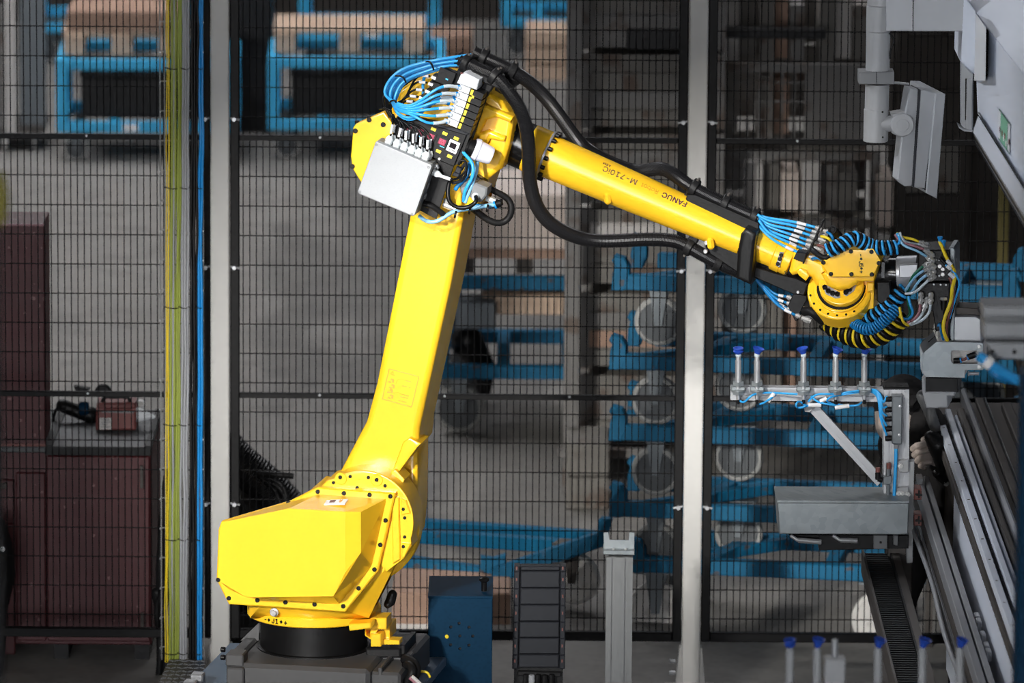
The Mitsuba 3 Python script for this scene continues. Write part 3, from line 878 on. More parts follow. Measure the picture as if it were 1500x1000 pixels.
# ------------------------------------------------------------------ brackets on the robot
br = fresh('industrial_robot__hose_bracket'); labels[br] = {'label': 'black bracket plate carrying the two hoses on top of the elbow'}
part(br, 'plate', rprism([(672, 108), (694, 104), (752, 130), (744, 136), (690, 114), (676, 124)], .24, .10, .003), 'm_blackplate')
part(br, 'upright', rprism([(698, 118), (719, 127), (694, 200), (676, 240), (650, 240)], .205, .195, .001), 'm_blackplate')
bolt_at(br, 691, 179, .205, 3, mat_='m_steel')
fb = fresh('industrial_robot__forearm_bracket'); labels[fb] = {'label': 'black folded bracket wrapped round the end of the forearm'}
part(fb, 'strap', rprism([(1085, 343), (1092, 334), (1108, 341), (1106, 355), (1101.5, 404), (1100, 418), (1078, 408), (1080.5, 366)], .095, -.09, .012, 3), 'm_black')
part(fb, 'upper_plate', rprism([(1006, 284), (1020, 285), (1112, 326), (1112, 342), (1092, 336), (1004, 296)], .03, -.05, .003), 'm_black')
part(fb, 'lower_plate', rprism([(1030, 350), (1052, 352), (1081, 369), (1101, 389), (1140, 401), (1166, 407), (1184, 415), (1178, 433), (1162, 431), (1106, 407), (1080, 399), (1040, 372)], .02, -.07, .003), 'm_black')
for u, v in ((1035.5, 355), (1034, 367.5)):
    bolt_at(fb, u, v, .022, 3.4, mat_='m_chrome', name='bolt', head=.012)
bolt_at(fb, 1169, 427.5, .022, 2.4, mat_='m_steel')
tp = fresh('industrial_robot__fitting_plate'); labels[tp] = {'label': 'black plate with chrome push fittings for the upper blue tubes at the wrist'}
def edge_plate(a, b, w, th, mat_, owner, name):
    p0, p1 = rP(*a), rP(*b)
    return part(owner, name, bar(p0, p1, th, w, up=ROB.n, b=.001), mat_)
edge_plate((1206, 323, 0.02), (1178, 384, .02), .052, .005, 'm_blackplate', tp, 'plate')
part(tp, 'foot', rprism([(1167, 369), (1181, 371), (1178, 384.5), (1162, 379)], .07, -.03, .002), 'm_blackplate')
tq = fresh('industrial_robot__fitting_plate'); labels[tq] = {'label': 'black plate with chrome push fittings for the lower blue tubes, under the wrist'}
part(tq, 'plate', rprism([(1163, 428), (1182, 433), (1181, 440), (1170, 462), (1168, 470), (1164.5, 470), (1154, 448)], .01, -.06, .002), 'm_black')

# ------------------------------------------------------------------ blue tubes of the wrist
T_END = [(1194, 332.5, .035), (1189, 338, .0), (1186.5, 344.5, .038), (1181.5, 351, .0), (1180, 357.5, .038), (1175, 364, .0), (1173, 371, .038)]
ax = nrm(rP(1205, 350, 0) - rP(1190, 344, 0))
def fitting(owner, p, d, r=.0075, L=.02, name='fitting', mat_='m_chrome'):
    return part(owner, name, lathe(p, d, [(0, r * .8), (L * .3, r * .8), (L * .3, r * 1.15), (L * .75, r * 1.15), (L * .75, r * .8), (L, r * .8)], 8), mat_)
def sleeve(path_, s0, s1, r):
    q = spline(path_, 80)[int(s0 * 80):int(s1 * 80) + 1]
    return tube(q, r, 8)
NTH = ['topmost', 'second from the top', 'third from the top', 'fourth from the top', 'fifth from the top', 'sixth from the top', 'lowest']
for i, (u, v, k) in enumerate(T_END):
    s = (1107 + (i % 3) * 2.5, 312 + i * 2.1 + (0 if i % 2 else 1.0), .01 + .012 * ((i * 3) % 4 - 1))
    d0 = (1125, s[1] + 6 + i * 2.2, s[2])
    m = ((s[0] + u) / 2 + 6, (d0[1] + v) / 2 - 2 + i * .5, (s[2] + k) / 2 + .01)
    P = rp(s, d0, m, (u, v, k))
    t = thing('air_tube', f'blue air tube fanning from forearm hose to wrist, {NTH[i]} of seven', 'tube', 'blue tubes at the wrist')
    part(t, 'tube', tube(spline(P, 30), .0044, 8), 'm_tube', smooth=True)
    part(t, 'sleeve', sleeve(P, .70, .86, .0051), 'm_sleeve', 'white marking sleeve', smooth=True)
    fitting(t, rP(u, v, k), ax)
    e = rP(u, v, k) + ax * .026
    fitting(tp, e, ax, .008, .024)
T_LOW = [(1152, 434, -.02), (1152, 443, .0), (1153, 451, -.02), (1160, 457, .0), (1165, 461, .01)]
for i, (u, v, k) in enumerate(T_LOW):
    s = (1105 + i * .8, 407 + i * .8, -.03 + .01 * (i % 2))
    P = rp(s, (1120, 419 + i * 1.5, s[2]), ((1120 + u) / 2, (419 + v) / 2 + 4 + i * 1.2, k), (u, v, k))
    t = thing('air_tube', f'blue air tube sagging under the forearm bracket, {["topmost", "second", "third", "fourth", "lowest"][i]} of five', 'tube', 'blue tubes under the forearm')
    part(t, 'tube', tube(spline(P, 26), .0043, 8), 'm_tubedark', smooth=True)
    part(t, 'sleeve', sleeve(P, .78, .92, .005), 'm_sleeve', smooth=True)
    fitting(t, rP(u, v, k), ax, .007, .016)
for u, v in ((1176, 451), (1178, 458), (1174, 465)):
    fitting(tq, rP(u, v, .01), ax, .0085, .03)

# ------------------------------------------------------------------ wrist of the robot
w0, w1, w2 = rP(1090, 351, 0), rP(1164, 383.5, 0), rP(1186, 393, 0)
wd = nrm(w1 - w0); wl = np.linalg.norm(w1 - w0)
part(robot, 'wrist_sleeve', lathe(w0, wd, [(0, .047), (wl * .25, .046), (wl * .58, .044), (wl * .62, .0445)], 48), 'm_yellow', smooth=35)
part(robot, 'wrist_collar', lathe(w0 + wd * wl * .6, wd, [(0, .044), (.004, .0505), (.03, .0505), (.032, .047), (.034, .0485), (.055, .0485), (.058, .044)], 48), 'm_yellow', smooth=35)
part(robot, 'wrist_lug', rprism([(1142, 369), (1148, 370), (1142, 392), (1136, 389)], .052, .02, .002), 'm_alu', label='small metal plate with black screws')
for u, v in ((1144.5, 373.5), (1142.3, 379), (1139.6, 386)):
    bolt_at(robot, u, v, .052, 3, name='wrist_screw')
# head of the wrist: a plate, a disc and a cast neck
WK = .02
part(robot, 'wrist_neck', rprism([(1162, 366), (1180, 372), (1208, 385), (1216, 420), (1196, 420), (1188, 407), (1172, 401), (1160, 404), (1155, 398)], .045, -.06, .014, 3), 'm_yellow', smooth=35)
part(robot, 'wrist_rib', rprism([(1166, 398), (1172, 393), (1181, 396), (1186, 404), (1180, 412), (1170, 404)], .06, .02, .006, 2), 'm_yellow', smooth=35)
TW = Plane(rP(1229, 424, .03), nrm(ROB.n * math.cos(math.radians(35)) + UP * math.sin(math.radians(35))))
cx_, cy_ = TW.loc(TW.P(1229.5, 424.5))[0], TW.loc(TW.P(1229.5, 424.5))[1]
R_ = 47 * PX
part(robot, 'wrist_disc', prism2(TW, circ((cx_, cy_), R_, 56, ry=R_ * 1.0), .0, -.06, .008, 3), 'm_yellow', smooth=30)
part(robot, 'wrist_disc_rim', cat([prism2(TW, circ((cx_ + .004, cy_ + .002), R_ * .80, 48), .008, 0, .004, 2), prism2(TW, circ((cx_ + .008, cy_ + .006), R_ * .70, 48), .03, .012, .006, 2)]), 'm_yellow', smooth=30)
part(robot, 'disc_groove', prism2(TW, circ((cx_ + .006, cy_ + .004), R_ * .755, 48), .010, .004), 'm_black')
for a in np.radians([195, 215, 234, 252, 270, 288, 305]):
    o = TW.glob([[cx_ + R_ * .91 * math.cos(a), cy_ + R_ * .87 * math.sin(a)]], 0)[0]
    part(robot, 'disc_screw', lathe(o, TW.n, [(0, .0035), (.0012, .0035), (.0015, .002)], 8), 'm_black')
for u, v in ((1208.5, 422), (1213.5, 427.3), (1219.8, 430.7), (1226.8, 432), (1239.3, 429.3), (1244.6, 425)):
    o = TW.P(u, v, .028)
    part(robot, 'disc_bolt', lathe(o, TW.n, [(0, .0075), (.010, .0075), (.012, .006), (.012, .004), (.006, .0035)], 12), 'm_black')
part(robot, 'bolt_tray', cat([prism(TW, [(1204, 418), (1210, 417), (1230, 428), (1231, 436), (1224, 437), (1210, 431)], .031, .026, .0), prism(TW, [(1235, 431), (1248, 417), (1255, 417), (1251, 426), (1240, 434)], .031, .026)]), 'm_alu')
part(robot, 'wrist_knuckle', rprism([(1202, 402), (1212, 398), (1262, 400), (1258, 414), (1244, 424), (1226, 426), (1212, 420)], .085, -.02, .014, 3), 'm_yellow', smooth=35)
# cover plate with J5 mark
CV = [(1203, 385), (1212, 372), (1222, 368), (1246, 366), (1268, 366.5), (1269, 364), (1279, 364), (1290, 381.5), (1279, 405), (1214, 405.5)]
CP = Plane(rP(1245, 386, .105), ROB.n)
part(robot, 'wrist_cover', prism(CP, CV, .0, -.03, .003, 2), 'm_yellow', smooth=25)
part(robot, 'wrist_housing', prism(CP, [(1204, 387), (1222, 370), (1280, 366), (1289, 382), (1280, 412), (1256, 412), (1216, 408)], -.02, -.13, .006, 2), 'm_yellow', smooth=25)
for u, v in ((1206.3, 384.2), (1246.5, 368), (1276.7, 368.5), (1287.4, 385), (1217.2, 401), (1247.3, 401.3), (1277.2, 401.6)):
    bolt_at(robot, u, v, .001, 3.1, pl=CP, name='cover_bolt')
def cp_text(s, u, v, h):
    return lettering(s, h, CP.P(u, v, .0005), -CP.e2, CP.e1, .0012, True)
def cp_dia(u, v, r):
    o = CP.P(u, v, .0005); a, b = CP.e1 * r, CP.e2 * r
    return hull([o + a, o - a, o + b, o - b, o + a + CP.n * .0012, o - a + CP.n * .0012, o + b + CP.n * .0012, o - b + CP.n * .0012])
part(robot, 'axis_mark', cat([cp_text('-', 1261.3, 373.6, .013), cp_dia(1261.5, 379, .0045), cp_text('J', 1261.3, 384.4, .012), cp_text('5', 1261.5, 388.8, .012), cp_dia(1262, 393, .0045), cp_text('+', 1262.2, 398, .012)]), 'm_black', label='black -J5+ axis lettering')
part(robot, 'wrist_cheek', rprism([(1256, 402), (1283, 405), (1281, 413), (1280, 452), (1262, 456), (1250, 452), (1256, 430), (1250, 414)], .03, -.09, .006, 2), 'm_yellow', smooth=30)
part(robot, 'wrist_cheek', rprism([(1269.5, 413.5), (1280, 413.5), (1279.5, 426), (1270, 428)], .05, .02, .003), 'm_yellow', smooth=30)
part(robot, 'axis_mark', lettering('J4', .008, rP(1151, 400, .051), -wd * .2 + UP * -1, wd, .001, True), 'm_black')

# ------------------------------------------------------------------ coiled air lines
def coilpair(label1, label2, path_, R, pitch, r, m1, m2, group=None, r2=None):
    p = np.array(path_)
    whole('coiled_air_line', label1, 'coiled tube', coil(p, R, pitch, r, 0, 16, 7), m1, group=group, smooth=True)
    if label2:
        whole('coiled_air_line', label2, 'coiled tube', coil(p, R, pitch, r2 or r, math.pi, 16, 7), m2, group=group, smooth=True)
coilpair('bright blue coiled air line above the wrist cover', 'black coiled air line wound with the blue one above the wrist cover',
         rp((1212, 367, .12), (1228, 361, .12), (1241, 353, .11), (1252, 349, .10), (1263, 354, .09), (1276, 360.5, .08), (1295, 363, .08), (1316, 362, .07)), .0195, .0180, .0042, 'm_tube', 'm_black')
coilpair('blue coiled air line rising to the tool under the wrist', 'black coiled air line wound with the blue one under the wrist',
         rp((1246, 461, -.02), (1264, 466, 0), (1281, 463, .02), (1297, 452, .03), (1310, 440, .04), (1320, 430, .04), (1326, 424, .04)), .0205, .0215, .0046, 'm_tube', 'm_black')
coilpair('thin tightly wound blue coil in front of the yellow and black coil', None, rp((1251, 472, .03), (1263, 480, .06), (1276, 482, .07), (1290, 474, .07), (1303, 463, .07), (1316, 450, .06)), .0155, .0086, .0034, 'm_tubedark', None)
coilpair('yellow coiled cable hanging lowest under the wrist', 'thick black coiled cable wound with the yellow one, lowest under the wrist',
         rp((1214, 468, -.06), (1230, 480, -.04), (1248, 489, -.02), (1268, 493, 0), (1288, 488, .01), (1306, 476, .02), (1320, 462, .02)), .0310, .0265, .0046, 'm_yellow_cable', 'm_black', r2=.0088)
whole('black_cable_loop', 'short thick black cable bent below the upper fitting plate', 'cable', tube(spline(rp((1190, 366, .05), (1200, 374, .09), (1211, 377, .10), (1216, 370, .09), (1211, 362, .06)), 24), .0085, 10), 'm_rubber', smooth=True)
whole('hose_end', 'cut end of a black hose pointing up behind the upper fitting plate', 'hose', cat([lathe(rP(1219, 336, .06), rP(1234, 352, -.02) - rP(1219, 336, .06), [(0.004, .006), (0, .0105), (.0, .0135), (.05, .0135), (.07, .012)], 16)]), 'm_rubber')
for u0, v0, u1, v1, m_, lb in ((1203, 346, 1219, 356, 'm_yellow_cable', 'short yellow cable leaving the upper fitting plate'), (1198, 359, 1211, 368, 'm_brown', 'short dark red cable leaving the upper fitting plate'),
                           (1190, 379, 1203, 381, 'm_tubedark', 'short blue tube end below the upper fitting plate'), (1212, 340, 1221, 355, 'm_tubedark', 'short blue tube bending behind the upper fitting plate')):
    whole('tube_stub', lb, 'tube', tube(spline(rp((u0, v0, .05), ((u0 + u1) / 2 + 2, (v0 + v1) / 2 - 2, .07), (u1, v1, .05)), 12), .0046, 8), m_, smooth=True)
whole('black_cable_loop', 'thick black cable stub beside the lower fitting plate', 'cable', tube(spline(rp((1178, 456, .03), (1190, 457, .05), (1203, 468, .03), (1211, 467, 0)), 18), .014, 10), 'm_rubber', smooth=True)

# ------------------------------------------------------------------ tool on the robot hand
tool = thing('gripper_tool', 'black and silver gripper head on the robot hand with chrome air fittings', 'gripper')
hx = ROB.e1
def hp(u, v, k): return rP(u, v, k)
c0 = hp(1278, 402, -.02)
hd = nrm(hp(1345, 399, -.02) - hp(1278, 402, -.02))
Lr = lambda u: float(np.dot(hp(u, 400, -.02) - c0, hd))
part(tool, 'adapter', lathe(c0, hd, [(0, .045), (Lr(1304), .045)], 40), 'm_black')
part(tool, 'adapter_ring', lathe(c0 + hd * Lr(1304), hd, [(0, .0485), (Lr(1315) - Lr(1304), .0485)], 40), 'm_blackgloss')
part(tool, 'lower_housing', rprism([(1284, 412), (1304, 412), (1306, 440), (1290, 446), (1284, 440)], .05, -.06, .004), 'm_black')
part(tool, 'name_plate', rprism([(1291.3, 384), (1296, 384.5), (1295.5, 407), (1291, 406.5)], .034, .026), 'm_midgrey')
part(tool, 'silver_drum', lathe(c0 + hd * Lr(1315), hd, [(0, .050), (.002, .052), (Lr(1345) - Lr(1315), .052)], 48), 'm_drum')
part(tool, 'drum_flat', rprism([(1317, 388), (1344, 387), (1344, 406), (1317, 407)], .040, .02, .002), 'm_drum')
part(tool, 'block', rprism([(1345, 366), (1391, 366), (1391, 412), (1345, 412)], .055, -.10, .003), 'm_black')
part(tool, 'lower_block', rprism([(1345, 413.5), (1391, 413.5), (1391, 455), (1383, 456), (1383, 480), (1371, 486), (1366, 456), (1345, 452)], .045, -.09, .003), 'm_black')
part(tool, 'flange_plate', cat([rprism([(1389, 366), (1391, 362), (1397, 362), (1399, 366), (1399, 425), (1398, 500), (1391, 500), (1391, 420)], .035, -.10, .003)]), 'm_galv')
for v in (381, 398.5):
    part(tool, 'flange_bolt', cyl(hp(1399, v, .0), hp(1402, v, .0), .006, n=8), 'm_steel')
for u, v, r in ((1377, 389, .0068), (1381.5, 393.5, .0068), (1381.5, 401, .0068)):
    o = hp(u, v, .054)
    part(tool, 'round_plug', lathe(o, ROB.n, [(0, r), (.009, r), (.011, r * .8)], 14), 'm_chrome')
for u, v in ((1376, 380.5), (1376, 403.5), (1368, 416.3), (1378, 416.8), (1386, 416.8), (1371, 380.5), (1371, 403.5)):
    bolt_at(tool, u, v, .054, 1.5, mat_='m_steel', name='screw', head=.003)
def fit2(a, b, owner=tool, r=.0085):
    p0, p1 = hp(*a), hp(*b)
    L = np.linalg.norm(p1 - p0)
    part(owner, 'air_fitting', lathe(p0, p1 - p0, [(0, r * .75), (L * .3, r * .75), (L * .3, r * 1.05), (L * .5, r * 1.1), (L * .5, r * .8), (L * .68, r * .8), (L * .68, r), (L, r * .95), (L + .005, r * .5)], 10), 'm_chrome')
FITS = [((1353, 365, .075), (1367, 374, .068)), ((1357, 375.5, .085), (1367, 382, .07)), ((1346, 354.5, .04), (1359, 359, .04)), ((1347, 358, .06), (1358, 362, .055)), ((1352, 390, .09), (1366, 384, .07)), ((1353, 396, .09), (1369, 390, .07)), ((1357, 403, .09), (1369, 397.5, .07)), ((1360, 410, .09), (1369, 404.5, .07)),
        ((1348, 446, .08), (1349.5, 430, .065)), ((1352.5, 456, .08), (1358.5, 437, .065)), ((1363, 446, .08), (1364, 430, .065))]
for a, b in FITS: fit2(a, b)
TUBES = [('m_pink', 'short pink tube between the upper coil and the tool fittings', [(1311, 343, .07), (1320, 354, .075), (1335, 359, .08), (1353, 365, .075)]),
         ('m_clearblue', 'clear blue tube between the upper coil and the tool fittings', [(1316, 343, .085), (1323, 358, .09), (1340, 366, .09), (1357, 375.5, .085)]),
         ('m_yellow_cable', 'short yellow tube arching from the upper coil', [(1313, 341, .05), (1322, 347, .05), (1336, 350, .045), (1346, 354.5, .04)]),
         ('m_clear', 'clear tube arching from the upper coil beside the yellow one', [(1318, 340, .08), (1322, 350, .08), (1332, 356, .07), (1347, 358, .06)]),
         ('m_green', 'dark green tube rising to the tool fittings', [(1329, 428, .05), (1333, 414, .075), (1340, 401, .09), (1352, 390, .09)]),
         ('m_clearblue', 'pale blue tube just under the green one at the tool', [(1326, 426, .06), (1334, 414, .08), (1342, 404, .09), (1353, 396, .09)]),
         ('m_clearblue', 'pale blue tube second from the bottom of the fitting row', [(1335, 430, .06), (1341, 419, .08), (1349, 409, .09), (1357, 403, .09)]),
         ('m_clear', 'clear grey tube curving up to the lowest fitting of the row', [(1326, 430, .08), (1338, 428.5, .09), (1350, 420, .095), (1360, 410, .09)]),
         ('m_pink', 'pink tube hanging from the left lower fitting of the tool', [(1348, 446, .08), (1346, 458, .085), (1338, 468, .085), (1329, 473, .08)]),
         ('m_clear', 'thin pale tube hanging from the middle lower fitting of the tool', [(1352.5, 456, .08), (1347, 465, .085), (1338, 472, .085), (1331, 475, .08)]),
         ('m_clear', 'clear tube hanging from the right lower fitting of the tool', [(1363, 446, .08), (1361, 457, .085), (1350, 469, .085), (1331, 476, .07)]),
         ('m_yellow_cable', 'yellow tube looping round the lower coil end', [(1318, 450, .09), (1320, 462, .1), (1324, 472, .1), (1331, 476.5, .08)]),
         ('m_tube', 'blue tube looping down from the coil beside the green one', [(1331, 434, .06), (1334, 447, .07), (1337, 458, .06), (1330, 467, .05), (1322, 466, .05)]),
         ('m_green', 'dark green tube looping down behind the blue coil end', [(1329, 430, .05), (1331, 446, .05), (1333, 458, .04), (1328, 465, .04)]),
         ('m_tube', 'blue tube end bending out of the upper coil', [(1313, 362, .08), (1318, 352, .09), (1316, 345, .085), (1314, 342, .08)])]
for m_, lb, pts_ in TUBES:
    whole('tool_tube', lb, 'tube', tube(spline(rp(*pts_), 24), .0043, 8), m_, smooth=True)
WIRES = [('m_yellow_cable', .0055, 'yellow cable running down the right side of the tool', [(1376, 353, .06), (1381, 364, .07), (1387, 378, .08), (1395, 391, .085), (1399, 404, .08), (1395, 422, .075), (1393, 440, .07), (1385, 462, .07), (1382, 482, .07), (1388, 499, .06)]),
         ('m_brown', .0048, 'dark red cable beside the yellow cable on the tool', [(1391, 406, .07), (1396, 420, .07), (1397, 436, .065), (1390, 462, .06), (1386, 480, .055), (1388, 497, .05)]),
         ('m_black', .0048, 'black cable behind the yellow cable on the tool', [(1398, 402, .06), (1402, 420, .055), (1399, 440, .05), (1392, 466, .045), (1389, 484, .045), (1391, 498, .04)]),
         ('m_tube', .0036, 'thin blue cable bowing outwards at the right side of the tool', [(1385, 388, .08), (1394, 395, .085), (1402, 405, .085), (1405.5, 416, .08), (1402, 430, .07), (1396, 448, .06), (1391, 466, .05)]),
         ('m_tubedark', .0036, 'blue cable ending in a fitting above the tool flange', [(1382, 358, .05), (1383, 368, .06), (1387, 376, .06), (1391, 386, .06)]),
         ('m_tubedark', .0034, 'blue wire loop above the slanted grey plate', [(1374, 478, .06), (1376, 474, .06), (1378, 484, .06), (1382, 498, .05)])]
for m_, r, lb, pts_ in WIRES:
    whole('tool_cable', lb, 'cable', tube(spline(rp(*pts_), 40), r, 8), m_, smooth=True)
for u, v, m_ in ((1377, 353, 'm_cableblue'), (1382, 358, 'm_cableblue')):
    part(tool, 'push_fitting', lathe(hp(u, v + 2, .06), UP, [(0, .006), (.01, .006), (.012, .008), (.018, .008)], 12), m_)
for a, b in (((1379, 373, .07), (1386, 380, .075)), ((1377, 378, .07), (1385, 387, .075))):
    part(tool, 'sensor_plug', cyl(hp(*a), hp(*b), .0048, n=10), 'm_black')
for a, b in (((1387, 381, .085), (1394, 388, .088)), ((1387, 389, .09), (1393, 394, .09)), ((1390, 400, .085), (1398, 407, .085))):
    whole('cable_sleeve', f'white marking sleeve on a cable at the tool, {["uppermost", "middle", "lowest"][[381, 389, 400].index(a[1])]} of three', 'sleeve', cyl(hp(*a), hp(*b), .0062, n=10), 'm_sleeve')
part(tool, 'sensor', cat([cyl(hp(1382, 437, .06), hp(1382, 441, .06), .010, n=14), cyl(hp(1382, 441, .06), hp(1382, 450, .06), .0085, n=14), cyl(hp(1382, 450, .06), hp(1382, 454, .06), .007, n=14)]), 'm_black')
part(tool, 'sensor__nut', lathe(hp(1382, 439, .06), UP, [(0, .012), (.008, .012)], 6), 'm_chrome')
# gripper body below the flange: aluminium block, galvanised cheek, slanted lid
part(tool, 'arm_block', rprism([(1398, 463), (1429, 463), (1437, 467.5), (1437, 502), (1390, 502), (1391, 485)], .03, -.08, .003), 'm_alu')
part(tool, 'dark_plate', rprism([(1398, 450), (1432, 451), (1436, 462), (1398, 463)], .0, -.09, .002), 'm_darksteel')
cheek = [(1351.5, 518), (1371.6, 500.5), (1437, 501.5), (1440, 503), (1440, 542), (1413.5, 542), (1413, 553.5), (1356, 552), (1351.5, 546)]
part(tool, 'cheek', rprism(cheek, .075, .068, .001, holes=[[(1395, 513), (1432, 513), (1432, 533), (1397, 533), (1393, 529), (1393, 516)]]), 'm_galv')
part(tool, 'cheek_back', rprism([(1353, 517), (1372, 502), (1440, 503), (1440, 541), (1413, 541), (1412, 552), (1354, 551)], .03, -.08, .002), 'm_beigelight')
plate([(1347, 505), (1366.5, 486), (1372, 500), (1352, 518)], [.055, -.03, .0, .078], .003, 'm_alu', tool, 'slanted_lid')
part(tool, 'slanted_lid__slot', tube(np.array([hp(1360, 500.5, .035), hp(1369.5, 492, .0)]), .0016, 6), 'm_black')
part(tool, 'side_wall', rprism([(1347, 506), (1352, 518), (1351.5, 548), (1348.5, 540)], .06, -.06), 'm_galv')
for v in (507.3, 537):
    bolt_at(tool, 1434.5, v, .076, 3, mat_='m_chrome')
for a, b, m_, r in (((1397, 528, .06), (1406, 527.5, .06), 'm_black', .008), ((1418, 523, .06), (1429, 519, .06), 'm_black', .009), ((1406.5, 527.5, .06), (1408.5, 527.2, .06), 'm_cableblue', .008), ((1417, 523.5, .06), (1419, 522.8, .06), 'm_cableblue', .009)):
    part(tool, 'slot_fitting', cyl(hp(*a), hp(*b), r, n=12), m_)
whole('tool_tube', 'short brown tube between two black fittings in the grey cheek slot', 'tube', tube(spline(rp((1408, 527.3, .06), (1413, 526, .062), (1417, 523.5, .06)), 10), .0042, 8), 'm_brown', smooth=True)
part(tool, 'clamp_bolt', cat([cyl(hp(1418, 547, .05), hp(1434, 547, .05), .005, n=10), cyl(hp(1418, 547, .05), hp(1420, 547, .05), .008, n=6)]), 'm_steel')
part(tool, 'black_foot', rprism([(1355, 553), (1403, 553), (1403, 574), (1355, 573.5)], .05, -.06, .002), 'm_blackplate')
part(tool, 'grey_foot', rprism([(1350, 553), (1355.5, 553), (1356, 574), (1398, 574.5), (1398, 580), (1388, 580), (1388, 597), (1374, 597), (1374, 598), (1357, 597), (1351, 575)], .06, -.06, .003), 'm_alupaint')

# ------------------------------------------------------------------ boxes and devices on the elbow
jb = thing('junction_box', 'light grey junction box on the robot elbow with a row of white cable glands', 'box')
JB = [(550.3, 208), (553, 207.5), (631, 241), (632.5, 244), (607.5, 315), (604.5, 316.5), (526, 284), (524, 280.5)]
part(jb, 'lid', rprism(JB, .36, .335, .004, 2), 'm_boxgrey')
part(jb, 'body', rprism(JB, .334, .25, .0), 'm_midgrey')
for u, v in ((551.8, 212), (627.8, 244.8), (603.5, 313.3), (527.2, 280.8)):
    bolt_at(jb, u, v, .36, 1.8, mat_='m_midgrey', name='lid_screw', head=.002)
ju = nrm(rP(560, 185, .3) - rP(552, 209, .3)); jr = nrm(rP(631, 242, .3) - rP(552, 208, .3))
GL = [(569, 208, .305), (580.5, 213, .305), (591.3, 217.5, .305), (602.2, 222, .305), (612.6, 226.5, .305), (623, 231, .305)]
def gland(owner, p, d, r=.0105):
    part(owner, 'gland', lathe(p, d, [(0, r * 1.05), (.006, r * 1.05), (.006, r * .9), (.009, r * .9), (.009, r * 1.1), (.016, r * 1.1), (.022, r * .8), (.026, r * .6)], 8), 'm_gland')
gtips = []
for u, v, k in GL:
    for dk, du, dv in ((0, 0, 0), (-.03, 4.5, -1.5)):
        p = rP(u + du, v + dv, k + dk) - ju * .006
        gland(jb, p, ju)
        gtips.append(p + ju * .025)
gland(jb, rP(634, 252, .30), jr, .0095)
for u, v in ((626, 272), (622, 287)):
    p = rP(u, v, .295)
    part(jb, 'blind_plug', lathe(p, jr, [(0, .010), (.004, .010), (.005, .006)], 14), 'm_midgrey')
part(jb, 'mounting_ear', rprism([(633, 239), (641, 241), (643, 246), (640, 251), (632, 250)], .275, .26, .002), 'm_alu')
bolt_at(jb, 637, 243.5, .276, 2, mat_='m_chrome')
# cables out of the glands
ORD = ['first', 'second', 'third', 'fourth', 'fifth', 'sixth', 'seventh', 'eighth', 'ninth', 'tenth', 'eleventh', 'twelfth']
for i, p in enumerate(gtips):
    d = ju * (.9 + .1 * (i % 3)) - jr * (.12 if i < 4 else .30)
    s1 = p + nrm(d) * .008; s2 = p + nrm(d) * .036
    t = thing('sensor_cable', f'thin sleeved black cable above the junction box, {ORD[i]} from the left', 'cable', 'cables above the junction box')
    part(t, 'sleeve', cyl(s1, s2, .0042, n=8), 'm_sleeve')
    e = rP(567 + (i % 4) * 1.6, 160 + (i % 3) * 2, .25 + .008 * (i % 5))
    m1 = s2 + nrm(d) * .022 - jr * (.01 + .004 * i)
    m2 = rP(575 + i * 1.5, 176 + i * .9 + (i % 3), .285 + .004 * (i % 3))
    part(t, 'lead', tube(spline([p, s2, m1, m2, e], 30), .0028, 7), 'm_black', smooth=True)
t = thing('sensor_cable', 'black cable with a white sleeve looping from the right side gland of the junction box', 'cable')
part(t, 'sleeve', cyl(rP(644, 257, .30), rP(660, 262.5, .31), .0052, n=10), 'm_sleeve')
part(t, 'lead', tube(spline(rp((640, 255.5, .30), (644, 257, .30), (660, 262.5, .31), (668, 262, .3), (678, 255, .28), (683, 244, .27), (681, 236, .26), (675, 235, .26), (672, 242, .26)), 40), .0034, 8), 'm_black', smooth=True)
whole('cable_plug', 'small dark grey plug under the display panel', 'plug', cat([rprism([(665, 252), (673, 255), (671, 260), (662, 257)], .275, .245, .002), rprism([(669, 244), (676, 247), (673, 255), (666, 252)], .27, .25, .002)]), 'm_charcoal')

# display panel
dp = thing('display_panel', 'black instrument panel with four red digital displays and a white gauge', 'control panel')
part(dp, 'panel', rprism([(584, 168), (594, 172), (683, 198), (664.5, 243.5), (640, 233), (575, 205)], .262, .250, .001), 'm_blackplate')
part(dp, 'hood', rprism([(594, 171), (690.5, 193.5), (683, 198), (590, 172)], .255, .20, .001), 'm_charcoal')
part(dp, 'side', rprism([(683, 198), (690, 194), (674, 238), (665, 243)], .25, .18), 'm_black')
part(dp, 'lower_plate', rprism([(575, 205), (640, 233), (664.5, 243.5), (645, 301), (639, 321), (600, 300)], .240, .230, .001), 'm_blackplate')
dR, dU = nrm(rP(647.5, 208, .26) - rP(615, 193.5, .26)), None
dU = np.cross(ROB.n, dR)
if dU[2] < 0: dU = -dU
def tilt(px, k0, k1, w, h):
    """A small plate centred at pixel px, aligned with the panel."""
    o = rP(px[0], px[1], k0)
    return hull([o + dR * sx * w / 2 + dU * sy * h / 2 - ROB.n * d for sx in (-1, 1) for sy in (-1, 1) for d in (0, k0 - k1)])
NUM = ['18.3', '06.2', '02.9', '0.00']
